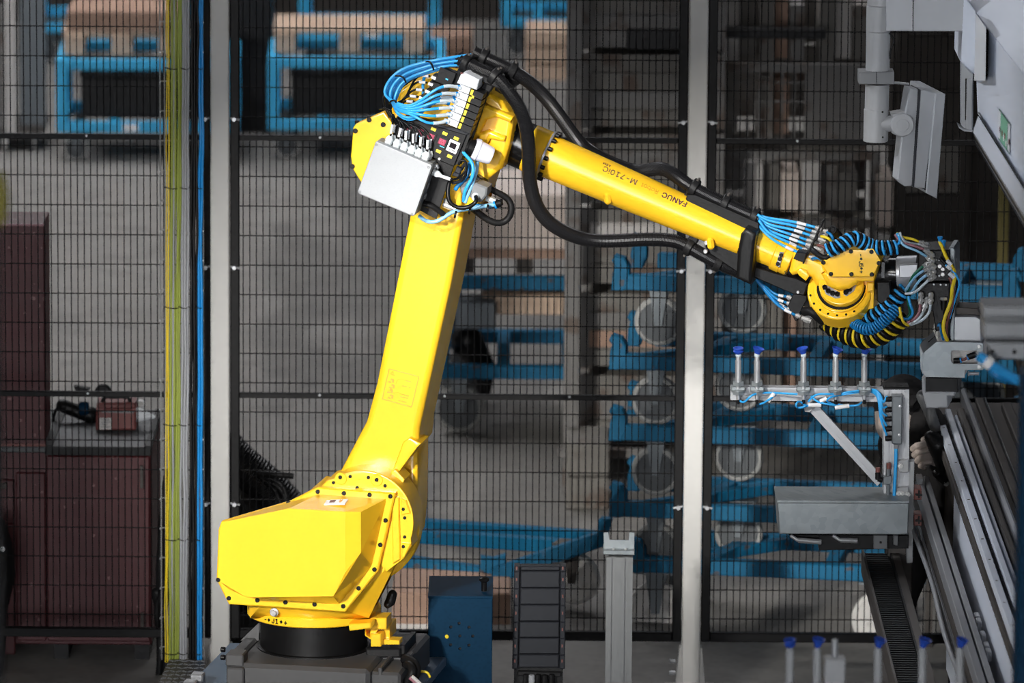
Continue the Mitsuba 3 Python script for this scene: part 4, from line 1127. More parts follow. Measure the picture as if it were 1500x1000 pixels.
for i, (u, v) in enumerate(((598, 187), (614.5, 193.5), (630.5, 201), (647.5, 208.5))):
    part(dp, 'display', tilt((u, v), .266, .26, .030, .034), 'm_black')
    part(dp, 'display__screen', tilt((u, v - .8), .2675, .262, .022, .018), 'm_led', 'dark red screen')
    o = rP(u, v - .8, .2676)
    part(dp, 'display__digits', cat([lettering(NUM[i][:3] if '.' in NUM[i][:3] else NUM[i], .0062, o + dU * .004, dR, dU, .0006, True), lettering('8.8.8', .0045, o - dU * .004, dR, dU, .0006)]), 'm_ledtext')
    part(dp, 'display__keys', cat([tilt((u - 2.6 + j * 2.4, v + 5.4 + j * .95), .2675, .262, .0040, .0034) for j in range(3)]), 'm_ledblue')
part(dp, 'gauge', tilt((663.5, 214.8), .267, .26, .033, .036), 'm_white', 'white square gauge')
part(dp, 'gauge__screen', tilt((663.3, 213.6), .2685, .262, .020, .016), 'm_screen')
part(dp, 'gauge__print', tilt((662, 220), .2685, .262, .020, .0025), 'm_midgrey')
for u, v in ((634.9, 189.3), (651.7, 195.7), (668.2, 202.8), (642.2, 221.6), (658.6, 229)):
    part(dp, 'yellow_tag', tilt((u, v), .2645, .26, .0155, .0095), 'm_yellow_cable')
bolt_at(dp, 644, 232.3, .262, 2.2, mat_='m_chrome')

# beacon
bp, bq = rP(680, 212, .22), rP(720, 228.5, .20)
bd = nrm(bq - bp)
bc = thing('signal_lamp', 'white dome signal lamp with a black base beside the display panel', 'lamp')
part(bc, 'base', lathe(bp - bd * .01, bd, [(0, .030), (.02, .030), (.022, .027), (.042, .027)], 32), 'm_black')
part(bc, 'collar', lathe(bp + bd * .030, bd, [(0, .033), (.004, .0345), (.014, .0345), (.017, .032)], 40), 'm_lens')
part(bc, 'dome', lathe(bp + bd * .047, bd, [(0, .031), (.025, .0285), (.038, .027), (.043, .0235), (.0445, .015)], 40), 'm_lens', smooth=35)

# valve island
vb = thing('valve_island', 'white and black valve block with six valves and blue push fittings on the elbow', 'valve block')
part(vb, 'head', rprism([(675, 109), (682, 107), (702, 117), (698, 132), (676, 124), (669, 122)], .30, .215, .003), 'm_offwhite')
for u, v in ((677, 109), (697.5, 117)):
    part(vb, 'head_screw', cyl(rP(u, v, .285), rP(u + .8, v - 2.5, .285), .007, n=10, b=.002), 'm_brown')
vR = nrm(rP(700, 140, .3) - rP(672, 128.5, .3)); vU = np.cross(ROB.n, vR); vU = vU if vU[2] > 0 else -vU
def vbox(u, v, k0, k1, w, h):
    o = rP(u, v, k0)
    return hull([o + vR * sx * w / 2 + vU * sy * h / 2 - ROB.n * d for sx in (-1, 1) for sy in (-1, 1) for d in (0, k0 - k1)])
TAG = [(691, 135.5), (688, 145.5), (684.8, 155.5), (681.3, 165.2), (677.5, 175), (673.8, 184.5)]
TIPS = []
for i, (u, v) in enumerate(TAG):
    part(vb, 'valve', vbox(u - 11, v - 4.7, .295, .22, .034, .0185), 'm_offwhite')
    part(vb, 'valve__tag', vbox(u, v, .300, .295, .0085, .0165), 'm_yellow_cable')
    part(vb, 'solenoid', vbox(u + 8, v + 3.4, .298, .22, .036, .0185), 'm_blackplate')
    TIPS.append((u - 21, v - 8.5, .30))
part(vb, 'valve__tag', vbox(692.5, 142, .301, .295, .0075, .0085), 'm_yellow_cable')
for u, v, k in TIPS:
    p = rP(u + 5, v + 2.2, k - .002)
    part(vb, 'push_fitting', lathe(p, -vR * .9 + ROB.n * .25, [(0, .0058), (.016, .0058)], 12), 'm_clear')
# second row of dark valves behind, with white tags and black leads
for i, (u, v) in enumerate(((640, 115.5), (635.5, 125), (631, 136), (622, 145.5), (617, 153))):
    t = thing('valve_plug', f'black valve plug with white tag inside the blue tube loop, {["topmost", "second", "third", "fourth", "lowest"][i]} of five', 'plug', 'black valve plugs')
    part(t, 'body', vbox(u + 2.5, v + 1, .225, .18, .040, .0165), 'm_blackplate')
    part(t, 'tag', vbox(u - 5, v - 1.6, .2265, .22, .014, .0085), 'm_white')
    part(t, 'sleeve', tube(rp((u - 21, v - 5, .20), (u - 12, v - 4.0, .205)), .0046, 8), 'm_sleeve')
    part(t, 'lead', tube(spline(rp((u - 10, v - 3.7, .205), (u - 22, v - 5, .20), (u - 33, v + 2, .195), (596 - i * 2, 139 + i * 3, .19), (583 - i * 2, 152, .2)), 24), .0031, 7), 'm_black', smooth=True)
part(vb, 'connector_block', cat([vbox(654, 109, .235, .19, .05, .026), vbox(651, 119, .232, .19, .046, .018), vbox(647, 129, .23, .19, .04, .016)]), 'm_blackplate')
for u, v in ((654.5, 116), (651, 126)):
    part(vb, 'blue_mark', vbox(u, v, .2365, .23, .008, .004), 'm_ledblue')
o = rP(659, 107, .19)
part(robot, 'maker_label', plate_mesh := hull([rP(648, 100, .18), rP(661, 100, .18), rP(670, 112, .19), rP(657, 110, .19), rP(648, 100, .176), rP(661, 100, .176), rP(670, 112, .186), rP(657, 110, .186)]), 'm_white', 'white sticker with a dark red oval')
part(robot, 'maker_label__print', cat([tube(spline([rP(652 + 4.5 * math.cos(a), 103 + 1.7 * math.sin(a), .1835) for a in np.linspace(0, 2 * np.pi, 13)[:-1]], 24, True), .0008, 5), bar(rP(656, 104.4, .187), rP(666, 109, .189), .0022, .0015), bar(rP(657, 107, .187), rP(664, 110, .189), .0012, .0015)]), 'm_print')

# blue tubes looping from the valve island
TOP = [(690, 80 + 2.6 * q, .20 + .01 * (q % 2)) for q in range(7)]
for i, (u, v, k) in enumerate(TIPS + [(663, 143, .27), (655, 150, .26)]):
    j = i % 7
    off = (i - 3.5)
    a = (u - 26, v + 3 + off * .4, k + .03)
    b = (604, 164 + off * 3.1, k + .03)
    c = (578 + off * .5, 155 + off * 2.0, .28 - .004 * off)
    d = (573 + off * 2.7, 137 + off * .6, .262 - .012 * ((i * 3) % 8) / 2)
    e = (585 + off * 2.3, 116 + off * 1.6, .255 - .012 * ((i * 3) % 8) / 2)
    f = (613 + off * 1.2, 102 + off * 2.1, .24 - .012 * ((i * 3) % 8) / 2)
    g = (650, 92.5 + off * 1.9, .23 - .010 * ((i * 3) % 8) / 2)
    P = rp((u + 3, v + 1, k - .004), a, b, c, d, e, f, g, TOP[j])
    t = thing('air_tube', f'blue tube looping from valve island over elbow, {["topmost", "second", "third", "fourth", "fifth", "sixth", "seventh", "eighth"][i]} of eight', 'tube', 'blue tubes looping round the elbow')
    part(t, 'tube', tube(spline(P, 70), .0043, 9), 'm_tube', smooth=True)
    part(t, 'sleeve', tube(spline(P, 240)[4:22], .0055, 9), 'm_clear', 'clear end sleeve', smooth=True)
    q = spline(P, 240)
    part(t, 'collar', cyl(q[0], q[3], .0072, n=12), 'm_cableblue')
t = whole('air_tube', 'single blue air tube hanging straight behind the black valve plugs', 'tube', tube(spline(rp((634, 97, .18), (624, 108, .17), (620, 122, .165), (620, 138, .165), (622, 150, .18)), 30), .0047, 9), 'm_tube', smooth=True)
for i, pts_ in enumerate((((579, 111, .29), (590, 113, .30), (594.5, 121, .29)), ((624, 90.5, .27), (630, 91, .28), (635.5, 102.5, .27)), ((570, 152, .29), (575, 147, .31), (579, 148, .31), (581, 153, .30)), ((556, 160, .27), (566, 159, .30), (574, 162, .30)))):
    whole('cable_tie', f'black cable tie on the blue tube loop, {["upper left side", "top of the loop", "lower left side", "where the black leads join"][i]}', 'cable tie', tube(spline(rp(*pts_), 16), .0026, 6), 'm_black', smooth=True)
whole('sensor_cable', 'black cable running down outside the blue tube loop', 'cable', tube(spline(rp((566, 130, .2), (562, 142, .2), (562.5, 153, .22), (567, 163, .24), (571, 172, .25)), 24), .004, 8), 'm_black', smooth=True)

# regulator and hoses under the beacon
rg = thing('pressure_regulator', 'grey pressure regulator block with fittings under the signal lamp', 'regulator')
part(rg, 'body', cat([rprism([(690, 270), (697, 268), (714, 275), (712, 287), (703, 297), (688, 289)], .25, .17, .005), rprism([(672, 268), (690, 262), (692, 288), (676, 284)], .22, .17, .004)]), 'm_midgrey')
part(rg, 'gland', lathe(rP(697, 287, .245), ROB.n * .8 - UP * .3, [(0, .012), (.012, .011), (.014, .007)], 14), 'm_gland')
part(rg, 'brass_fitting', lathe(rP(712, 290, .2), rP(728, 297, .2) - rP(712, 290, .2), [(0, .009), (.012, .009), (.012, .012), (.03, .012), (.03, .009), (.036, .009)], 8), 'm_chrome')
part(rg, 'manifold', cat([cyl(rP(649, 299, .2), rP(672, 308, .2), .010, n=12), cyl(rP(653, 290, .2), rP(655, 301, .2), .009, n=10), cyl(rP(664, 306, .2), rP(668, 300, .2), .008, n=10)]), 'm_chrome')
part(rg, 'bracket', rprism([(672, 260), (700, 258), (712, 266), (710, 272), (690, 268), (674, 272)], .165, .13, .003), 'm_black')
EH = [('thick_cable', 'thick black cable looping out to the right below the regulator', .0098, 'm_rubber', [(716, 276, .16), (731, 283, .15), (745, 293, .14), (749, 308, .14), (741, 323, .14), (726, 326, .15), (709, 318, .16), (697, 309, .17), (688, 302, .17)]),
      ('thin_cable', 'black cable looping from the regulator gland to the display panel', .0062, 'm_black', [(697, 288, .27), (697, 295, .29), (688, 302, .29), (673, 304, .29), (660, 297, .28), (656, 283, .27), (658, 268, .26), (662, 262, .25)]),
      ('air_tube', 'thick dark blue air hose bending down beside the signal lamp', .0062, 'm_tubedark', [(688, 238, .2), (687, 250, .21), (680, 263, .22), (671, 272, .23), (667, 278, .23)]),
      ('air_tube', 'bright blue air tube curving from the display panel to the regulator', .0052, 'm_tube', [(674, 217, .24), (682, 227, .25), (691, 238, .26), (693, 252, .265), (689, 265, .265), (682, 278, .265), (679, 295, .25)]),
      ('air_tube', 'clear blue tube running down beside the bright blue one', .0058, 'm_clearblue', [(699, 236, .2), (698, 250, .22), (693, 266, .245), (687, 281, .25), (681, 297, .25)]),
      ('air_tube', 'clear tube running along the bottom of the regulator to the brass fitting', .0062, 'm_clearblue', [(614, 316, .24), (626, 324, .25), (642, 323, .25), (662, 311, .24), (685, 306, .23), (708, 302, .22), (724, 300, .21)]),
      ('air_tube', 'dark blue tube running just above the clear tube to the black elbow fitting', .0055, 'm_tubedark', [(672, 309, .21), (688, 303, .2), (706, 301, .2), (716, 303, .2), (726, 299, .2)]),
      ('corrugated_conduit', 'short black corrugated conduit out of the lower right corner of the junction box', .0088, 'm_rubber', [(620, 299, .26), (630, 301, .26), (642, 308, .25), (652, 316, .24)]),
      ('thin_cable', 'grey cable loop just below the display panel', .0046, 'm_charcoal', [(676, 248, .24), (682, 240, .25), (683, 250, .25), (680, 260, .25), (672, 266, .24), (662, 268, .24)])]
for nm, lb, r, m_, pts_ in EH:
    whole(nm, lb, 'cable' if 'cable' in nm else 'tube', tube(spline(rp(*pts_), 44), r, 10), m_, smooth=True)
whole('elbow_fitting', 'black elbow fitting with a blue collar at the right end of the tubes', 'fitting', cat([cyl(rP(725, 299.5, .205), rP(733, 297, .2), .012, n=14), cyl(rP(731, 292, .195), rP(732, 300, .2), .011, n=12)]), 'm_black')
whole('fitting_collar', 'bright blue ring on the black elbow fitting', 'fitting', cyl(rP(724.5, 300.5, .21), rP(727, 299.5, .21), .0125, n=14), 'm_cableblue')
for i, (u, v) in enumerate(((688, 308, ), (714, 305), (667, 314))):
    p = rP(u, v, .24)
    whole('cable_tie', f'black cable tie round the clear tube under the regulator, {["middle", "right", "left"][i]} one', 'cable tie', cyl(p - nrm([1, 0, -.2]) * .003, p + nrm([1, 0, -.2]) * .003, .012, n=14), 'm_black')
# ------------------------------------------------------------------ suction cup stand on the right
SY = .5
SP = Yp(SY)
S1 = mpp(SY)
def sp(u, v, k=0.0): return SP.P(u, v, k)
st = thing('cup_stand', 'aluminium profile stand carrying five blue suction cups, with a diagonal brace', 'stand')
p0, p1 = sp(1070, 574.5, -.02), sp(1296, 577, -.02)
part(st, 'cross_bar', profile_bar(p0, p1, slot_profile(.042)), 'm_alu', smooth=False)
q0, q1 = sp(1312, 727, -.03), sp(1312, 567, -.03)
part(st, 'upright', profile_bar(q0, q1, slot_profile(.080, 2), up=(0, 1, 0)), 'm_alu', smooth=False)
part(st, 'upright_cap', box(q1[0] - .041, q1[0] + .041, q1[1] - .041, q1[1] + .041, q1[2], q1[2] + .008, .002), 'm_black')
b0, b1 = sp(1192, 597, -.01), sp(1290, 705, -.01)
part(st, 'brace', profile_bar(b0, b1, slot_profile(.032), up=(0, 1, 0)), 'm_alu', smooth=False)
part(st, 'brace_bracket', cat([prism(SP, [(1179, 589), (1197, 592), (1196, 596), (1186, 604), (1179, 603)], .02, -.03, .002), prism(SP, [(1180, 586), (1190, 585), (1192, 592), (1180, 590)], .01, -.03)]), 'm_alupaint')
part(st, 'manifold', prism(SP, [(1307, 580), (1322, 580), (1321, 651), (1307, 650)], .055, .015, .003), 'm_castor', label='grey valve manifold strip')
for u, v in ((1318.5, 595), (1317.5, 637)):
    part(st, 'manifold_screw', lathe(sp(u, v, .055), (0, -1, 0), [(0, .005), (.003, .005), (.004, .003)], 8), 'm_steel')
for i, v in enumerate((584, 599.5, 613, 627.5, 641.5)):
    part(st, 'manifold_fitting', cat([cyl(sp(1308, v, .035), sp(1298, v + .5, .035), .0085, n=12), cyl(sp(1300, v - 3, .035), sp(1300, v + 4, .035), .0075, n=12)]), 'm_black')
part(st, 'manifold_fitting', cyl(sp(1313, 650, .035), sp(1313, 658, .035), .0095, .006, n=12), 'm_steel')
part(st, 'clamp_plate', prism(SP, [(1315, 675), (1331, 673), (1331, 691), (1324, 692.5), (1316, 690)], .03, -.02, .002), 'm_alupaint')
part(st, 'foot_angle', prism(SP, [(1313, 715), (1331, 713), (1331, 727), (1312, 727)], .03, -.02, .002), 'm_alupaint')
for u, v in ((1319, 682), (1316, 723), (1321, 723), (1329.5, 724)):
    part(st, 'clamp_bolt', lathe(sp(u, v, .03), (0, -1, 0), [(0, .009), (.006, .009), (.006, .005), (.012, .005)], 6), 'm_chrome')
part(st, 'back_plate', prism(SP, [(1330.5, 677), (1339.5, 675), (1337, 824), (1328, 825)], .01, -.03, .002), 'm_alupaint')
part(st, 'check_valve', cat([cyl(sp(1301, 703, .03), sp(1301, 679, .03), .0075, n=12), prism(SP, [(1294, 698), (1306, 697), (1306, 709), (1294, 710)], .04, .01, .002), cyl(sp(1301, 709, .03), sp(1301, 727, .03), .006, n=10)]), 'm_castor')
part(st, 'silencer', cat([cyl(sp(1302, 686, .032), sp(1302, 678, .032), .008, n=12), cyl(sp(1286, 691, .03), sp(1286, 684.5, .03), .0075, n=12)]), 'm_brown', label='reddish brown silencers')
part(st, 'elbow_valve', cat([cyl(sp(1286, 692, .03), sp(1286, 702, .03), .0085, n=12), cyl(sp(1286, 701, .03), sp(1293, 703, .03), .0085, n=12)]), 'm_black')
WHERE = ['leftmost of five, with two bellows', 'second from the left', 'third, above the brace bracket', 'fourth from the left', 'rightmost, next to the upright']
def suction_cup(label, pl, u, vtop, vbot, vnut, sc, group, tilt=0.0, bellows=False):
    """A blue cup on a threaded steel stem with two nuts."""
    t = thing('suction_cup', label, 'suction cup', group)
    a, b = pl.P(u + .012 * 0, vbot), pl.P(u, vtop)
    L = np.linalg.norm(b - a); d = nrm(b - a)
    part(t, 'stem', lathe(a, d, [(0, .006), (L * .03, .0065), (L * .22, .0065), (L * .22, .0098), (L * .80, .0098), (L * .80, .008), (L * .90, .0075)], 16), 'm_steel')
    part(t, 'stem__tip', lathe(a - d * .014, d, [(0, .0045), (.014, .005)], 10), 'm_black')
    part(t, 'neck', lathe(a + d * L * .86, d, [(0, .006), (L * .03, .009), (L * .09, .009)], 14), 'm_clear')
    h = nrm(d + np.array([tilt, -.1, 0]))
    c = a + d * L * .93
    if bellows:
        pr = [(0, .009), (.004, .014), (.009, .0165), (.012, .0115), (.016, .0165), (.020, .0165), (.020, .012), (.014, .006)]
    else:
        pr = [(0, .008), (.006, .010), (.012, .0135), (.019, .0185), (.0205, .0185), (.0195, .0165), (.013, .009), (.010, .005)]
    part(t, 'cup', lathe(c, h, pr, 24), 'm_suction', 'blue rubber cup')
    n_ = a + d * L * (vbot - vnut) / (vbot - vtop)
    part(t, 'nut', lathe(n_ + d * .012, d, [(0, .019), (.012, .019)], 6), 'm_galv')
    part(t, 'nut', lathe(n_ - d * .016, d, [(0, .019), (.010, .019)], 6), 'm_galv')
    part(t, 'washer', lathe(n_ - d * .005, d, [(0, .023), (.004, .023)], 20), 'm_galv')
    return t
for i, u in enumerate((1081.5, 1109, 1177, 1224, 1266)):
    suction_cup(f'blue suction cup of the aluminium stand, {WHERE[i]}', Yp(SY - .035), u, 513 + (.5 if i else 0), 585, 570, 1, 'suction cups of the stand', [0, .25, -.2, .35, .3][i], i == 0)
    part(st, 'stem_holder', prism(Yp(SY - .03), [(u - 10, 566), (u + 10, 566.5), (u + 10, 575), (u - 10, 574.5)], .012, -.02, .002), 'm_galv')
# small tubes under the bar
ST = [('thin blue air line sagging between the first and second suction cups', 'm_tube', [(1084, 587), (1090, 588.5), (1100, 580), (1120, 575), (1150, 576), (1168, 577)]),
      ('thin blue air line looping out beside the brace bracket', 'm_tube', [(1167, 596), (1172, 597), (1180, 594), (1178, 592), (1170, 588), (1166, 593), (1172, 597), (1184, 594)]),
      ('thin blue air line from the third cup rising to the right end of the bar', 'm_tube', [(1184, 588), (1196, 578), (1212, 577), (1230, 576), (1250, 573), (1258, 572)]),
      ('thin blue air line bowing under the fourth cup', 'm_tube', [(1188, 580), (1198, 588), (1214, 592), (1228, 594), (1212, 588), (1216, 582), (1232, 578), (1258, 574)]),
      ('thin blue air line below the fifth cup', 'm_tube', [(1228, 592), (1240, 594), (1256, 593), (1262, 589)]),
      ('thin blue air line beside the second cup', 'm_tube', [(1113, 592), (1120, 589), (1128, 584), (1136, 578)])]
for lb, m_, pts_ in ST:
    whole('air_line', lb, 'tube', tube(spline([sp(u, v, .035 + .012 * ((i * 7) % 3)) for i, (u, v) in enumerate(pts_)], 40), .0034, 7), m_, smooth=True)
for i, v in enumerate((584, 599.5, 613, 627.5, 641.5)):
    w = 1272 + i
    P = [sp(w, 570.5 + i * .8, .02), sp(1284 + i * .2, 572 + i * 2.0, .04), sp(1291 - i * .6, 582 + i * 5, .045), sp(1293.5 - .5 * i, (v + 590) / 2 + 2, .045), sp(1299, v - 4, .035)]
    whole('air_line', f'blue air line from bar to manifold, {["topmost", "second", "third", "fourth", "lowest"][i]} fitting', 'tube', tube(spline(P, 30), .0036, 7), 'm_tube', smooth=True, group='air lines of the manifold')
whole('air_line', 'thicker blue air line running straight down from the manifold', 'tube', tube(spline([sp(1312.5, 657, .04), sp(1312, 680, .042), sp(1310.5, 710, .042), sp(1309.5, 735, .042)], 20), .0055, 9), 'm_tube', smooth=True)
for lb, a, b in (('short white sleeve beside the second suction cup', (1125, 588), (1134, 576)), ('white sleeve lying under the fourth suction cup', (1184, 593), (1203, 593)), ('white sleeve lying under the bar towards the fifth cup', (1223, 597), (1244, 594)), ('short white sleeve behind the third cup', (1201, 588), (1211, 583))):
    whole('tube_sleeve', lb, 'sleeve', cyl(sp(*a, .05), sp(*b, .05), .0068, n=10), 'm_sleeve')
    part_end = sp(*a, .05)
# galvanised cabinet under the stand
GP = Yp(SY - .12)
gb = thing('galvanised_box', 'galvanised sheet metal box with rivets and pins under the cup stand', 'box')
part(gb, 'shell', prism(GP, [(1138.5, 735.5), (1332, 736.5), (1330, 783), (1141.5, 782)], 0, -.20, .003), 'm_galv')
part(gb, 'lid_edge', prism(GP, [(1138, 732), (1332.5, 733.5), (1332.5, 737), (1138, 736)], .004, -.205, .001), 'm_galv')
part(gb, 'under_beam', prism(GP, [(1200, 783), (1331, 784), (1331, 803), (1200, 806)], -.05, -.16, .002), 'm_blackplate')
part(gb, 'under_beam', prism(GP, [(1155, 783), (1205, 783), (1205, 796), (1172, 793)], -.06, -.12, .002), 'm_black')
part(gb, 'slide_block', prism(GP, [(1280, 784), (1300, 784), (1300, 804), (1280, 804)], -.02, -.1, .002), 'm_midgrey')
part(gb, 'slide_block', prism(GP, [(1309, 784), (1316, 784), (1315, 799), (1309, 798)], -.02, -.1, .002), 'm_midgrey')
for a, b in (((1169, 791), (1203, 793.5)), ((1231, 791), (1256, 791.5))):
    part(gb, 'cylinder_rod', cyl(GP.P(*a, -.03), GP.P(*b, -.03), .0085, n=12), 'm_steel')
    part(gb, 'rod_eye', tube(np.array([GP.P(a[0] - 11, a[1] - 7, -.03), GP.P(a[0], a[1], -.03)]), .006, 8), 'm_steel')
part(gb, 'guide_dot', lathe(GP.P(1290, 794, -.02), (0, -1, 0), [(0, .004), (.002, .004)], 10), 'm_black')
for k in range(8):
    part(gb, 'rivet', lathe(GP.P(1150 + k * 25, 741, 0), (0, -1, 0), [(0, .0028), (.001, .0028), (.0015, .0015)], 8), 'm_galv')
# stand column down to the floor behind the tray
fp = sp(1322, 784, -.10)
part(st, 'column', box(fp[0] - .05, fp[0] + .03, SY + .06, SY + .14, 0, fp[2], .004), 'm_darksteel')
# red clamps on the slide
rc = thing('slide_clamp', 'reddish brown clamp between the back plate and the rails, upper one', 'clamp')
rc2 = thing('slide_clamp', 'reddish brown clamp between the back plate and the rails, lower one', 'clamp')
for t_, v in ((rc, 716), (rc2, 754)):
    part(t_, 'block', prism(SP, [(1339, v), (1350, v), (1350, v + 16), (1339, v + 16)], .02, -.05, .002), 'm_brown')
    part(t_, 'lever', cat([bar(sp(1341, v + 8, .03), sp(1351, v + 9, .03), .006, .006), bar(sp(1346, v + 2, .03), sp(1346, v + 13, .03), .005, .005)]), 'm_black')

# ------------------------------------------------------------------ things that run along the press, away from the viewer
HC = CAM[2]
def XZ(s, z):
    """The x of a line running straight away at height z whose picture leans by s."""
    return s * (HC - z) / math.cos(PITCH)
def Yat(v, z, u=1400):
    return floor_at(u, v, z)[1]
def runner(name_or_owner, s0, s1, z, th, v0, v1, mat_, pname=None, b=.0):
    x0, x1 = XZ(s0, z), XZ(s1, z)
    return box(x0, x1, Yat(v1, z), Yat(v0, z), z - th, z, b)
zt_ = .78
tr = thing('energy_chain_tray', 'steel tray with a black energy chain and coloured cables running towards the viewer', 'cable tray')
yA, yB = Yat(806, zt_, 1290), Yat(1040, zt_, 1340)
xa, xb, xc = XZ(.2630, zt_), XZ(.2835, zt_), XZ(.2895, zt_)
part(tr, 'side_plate', box(xa - .004, xa + .003, yB, yA, zt_ - .07, zt_ + .004), 'm_darksteel')
part(tr, 'side_plate', box(xb, xc, yB, yA, zt_ - .005, zt_ + .003), 'm_darksteel')
part(tr, 'side_plate', box(xb - .004, xb + .002, yB, yA, zt_ - .07, zt_ + .003), 'm_blackplate')
part(tr, 'bottom', box(xa, xb, yB, yA, zt_ - .075, zt_ - .07), 'm_blackplate')
links = []
for y in np.arange(yB, yA, .0285):
    links.append(box(xa + .006, xb - .006, y, y + .011, zt_ - .016, zt_ - .006))
part(tr, 'chain_link', cat(links), 'm_black', kind='stuff')
for f_, m_ in ((.30, 'm_brown'), (.42, 'm_cablegrey'), (.52, 'm_brown'), (.72, 'm_cableblue'), (.80, 'm_cableblue')):
    x = xa + (xb - xa) * f_
    part(tr, 'cable', cyl((x, yB, zt_ - .026), (x, yA + .02, zt_ - .026), .006 if m_ != 'm_cablegrey' else .007, n=8), m_)
for f_ in (.2, .85):
    part(tr, 'leg', box(xa + .02, xb - .01, yA - .3 - f_ * 2, yA - .26 - f_ * 2, 0, zt_ - .075), 'm_darksteel')

rl = thing('linear_rails', 'pair of grey linear rails with dark slots running towards the viewer', 'rails')
zr_ = .95
yN = Yat(1060, zr_)
part(rl, 'rail', box(XZ(.3188, zr_), XZ(.3243, zr_), yN, Yat(704, zr_), zr_ - .05, zr_, .002), 'm_steelrail')
part(rl, 'rail', box(XZ(.3260, zr_), XZ(.3303, zr_), yN, Yat(697, zr_), zr_ - .05, zr_, .002), 'm_steelrail')
part(rl, 'rail_bed', box(XZ(.3185, zr_), XZ(.3305, zr_), yN, Yat(700, zr_), zr_ - .16, zr_ - .045), 'm_darksteel')
part(rl, 'end_stop', box(XZ(.3192, zr_), XZ(.3240, zr_), Yat(710, zr_), Yat(703, zr_), zr_, zr_ + .02, .002), 'm_alu')
part(rl, 'rail_edge', box(XZ(.3168, zr_ - .03), XZ(.3186, zr_ - .03), yN, Yat(712, zr_), zr_ - .06, zr_ - .03), 'm_steelrail')
for z2, a, b, m_ in ((.84, .3088, .3106, 'm_blackplate'), (.86, .3112, .3128, 'm_steelrail'), (.85, .3134, .3146, 'm_blackplate'), (.86, .3150, .3162, 'm_darksteel')):
    part(rl, 'guide_bar', box(XZ(a, z2), XZ(b, z2), Yat(1060, z2), Yat(735, z2), z2 - .05, z2), m_)
x_ = XZ(.3066, .87)
pipe = [(x_ + (.004 * math.sin(i * .9)), y, .87) for i, y in enumerate(np.linspace(Yat(1060, .87), Yat(762, .87), 14))]
part(rl, 'support_tube', tube(spline(pipe, 50), .0075, 12), 'm_steelrail', smooth=True)
for v in (898, 906, 925, 941, 950):
    z2 = zr_ - .01
    y = Yat(v, z2)
    part(rl, 'side_block', box(XZ(.331, z2), XZ(.331, z2) + .016, y - .035, y + .02, z2 - .03, z2, .003), 'm_alu')
for i in range(3):
    y = Yat(740 + i * 110, .5)
    part(rl, 'leg', box(XZ(.322, .5), XZ(.327, .5), y - .04, y + .04, 0, zr_ - .16), 'm_darksteel')
tp_ = thing('white_tarp_sheet', 'small white plastic sheet hanging at the lower end of the rails', 'sheet')
part(tp_, 'sheet', prism(Yp(-.3), [(1386, 945), (1390, 943), (1400, 985), (1406, 1010), (1396, 1010), (1386, 980)], 0, -.004), 'm_offwhite')

pb = thing('press_brake', 'large white sheet metal press with a grey ledge, at the right edge', 'machine')
PY0 = Yat(712, 1.05, 1396)
XW = XZ(.3476, 1.05)
part(pb, 'lower_panel', box(XW, XW + .04, -5.2, PY0, .3, 1.05, .004), 'm_machine')
zd = 1.06
part(pb, 'rubber_strip', box(XZ(.3480, zd), XZ(.3537, zd), -5.2, Yat(640, zd), zd - .03, zd), 'm_darksteel')
zl = 1.10
yF = Yat(600, zl, 1371)
part(pb, 'light_rail', box(XZ(.3528, zl), XZ(.3582, zl), -5.2, yF, zl - .03, zl, .002), 'm_machine')
part(pb, 'brush_strip', box(XZ(.3582, zl - .02), XZ(.3622, zl - .02), -5.2, yF, zl - .05, zl - .02), 'm_black')
rb_ = []
for y in np.arange(-4.0, yF, .03):
    rb_.append(box(XZ(.3586, zl - .02), XZ(.3618, zl - .02), y, y + .012, zl - .02, zl - .012))
part(pb, 'brush_ribs', cat(rb_), 'm_charcoal', kind='stuff')
part(pb, 'light_rail', box(XZ(.3622, zl), XZ(.3668, zl), -5.2, yF + .02, zl - .03, zl, .002), 'm_machine')
part(pb, 'light_rail', box(XZ(.3684, zl - .02), XZ(.3706, zl - .02), -5.2, yF + .02, zl - .04, zl - .02, .002), 'm_machine')
for y in np.arange(yF - .3, -4, -.28):
    part(pb, 'rail_screw', lathe((XZ(.3555, zl), y, zl), UP, [(0, .004), (.001, .004)], 8), 'm_darksteel')
zb = 1.02
part(pb, 'bed', box(XZ(.3525, zb), 2.6, -5.2, 1.84, zb - .5, zb), 'm_darksteel')
part(pb, 'die_bar', box(XZ(.3725, 1.06), XZ(.3785, 1.06), -5.2, 1.55, zb, 1.06, .006), 'm_darksteel')
part(pb, 'die_bar', box(XZ(.382, 1.08), XZ(.3865, 1.08), -5.2, 1.80, zb, 1.08, .012), 'm_steelrail')
part(pb, 'die_bar', box(XZ(.391, 1.04), XZ(.398, 1.04), -5.2, 1.83, zb, 1.04, .004), 'm_darksteel')
part(pb, 'bright_edge', box(XZ(.3992, 1.04), XZ(.3997, 1.04), -5.2, 1.83, zb, 1.04), 'm_steel')
part(pb, 'die_bar', box(XZ(.4115, 1.05), XZ(.420, 1.05), -5.2, 1.7, zb, 1.05, .004), 'm_darksteel')
part(pb, 'frame_column', box(1.62, 2.6, 1.0, 1.55, 0, 1.0), 'm_darksteel')
# upper beam
XM = 1.364
XP = Plane([XM, 0, 0], [-1, 0, 0])
yE = XP.P(1427, 150)[1]
z_bot = 2.27
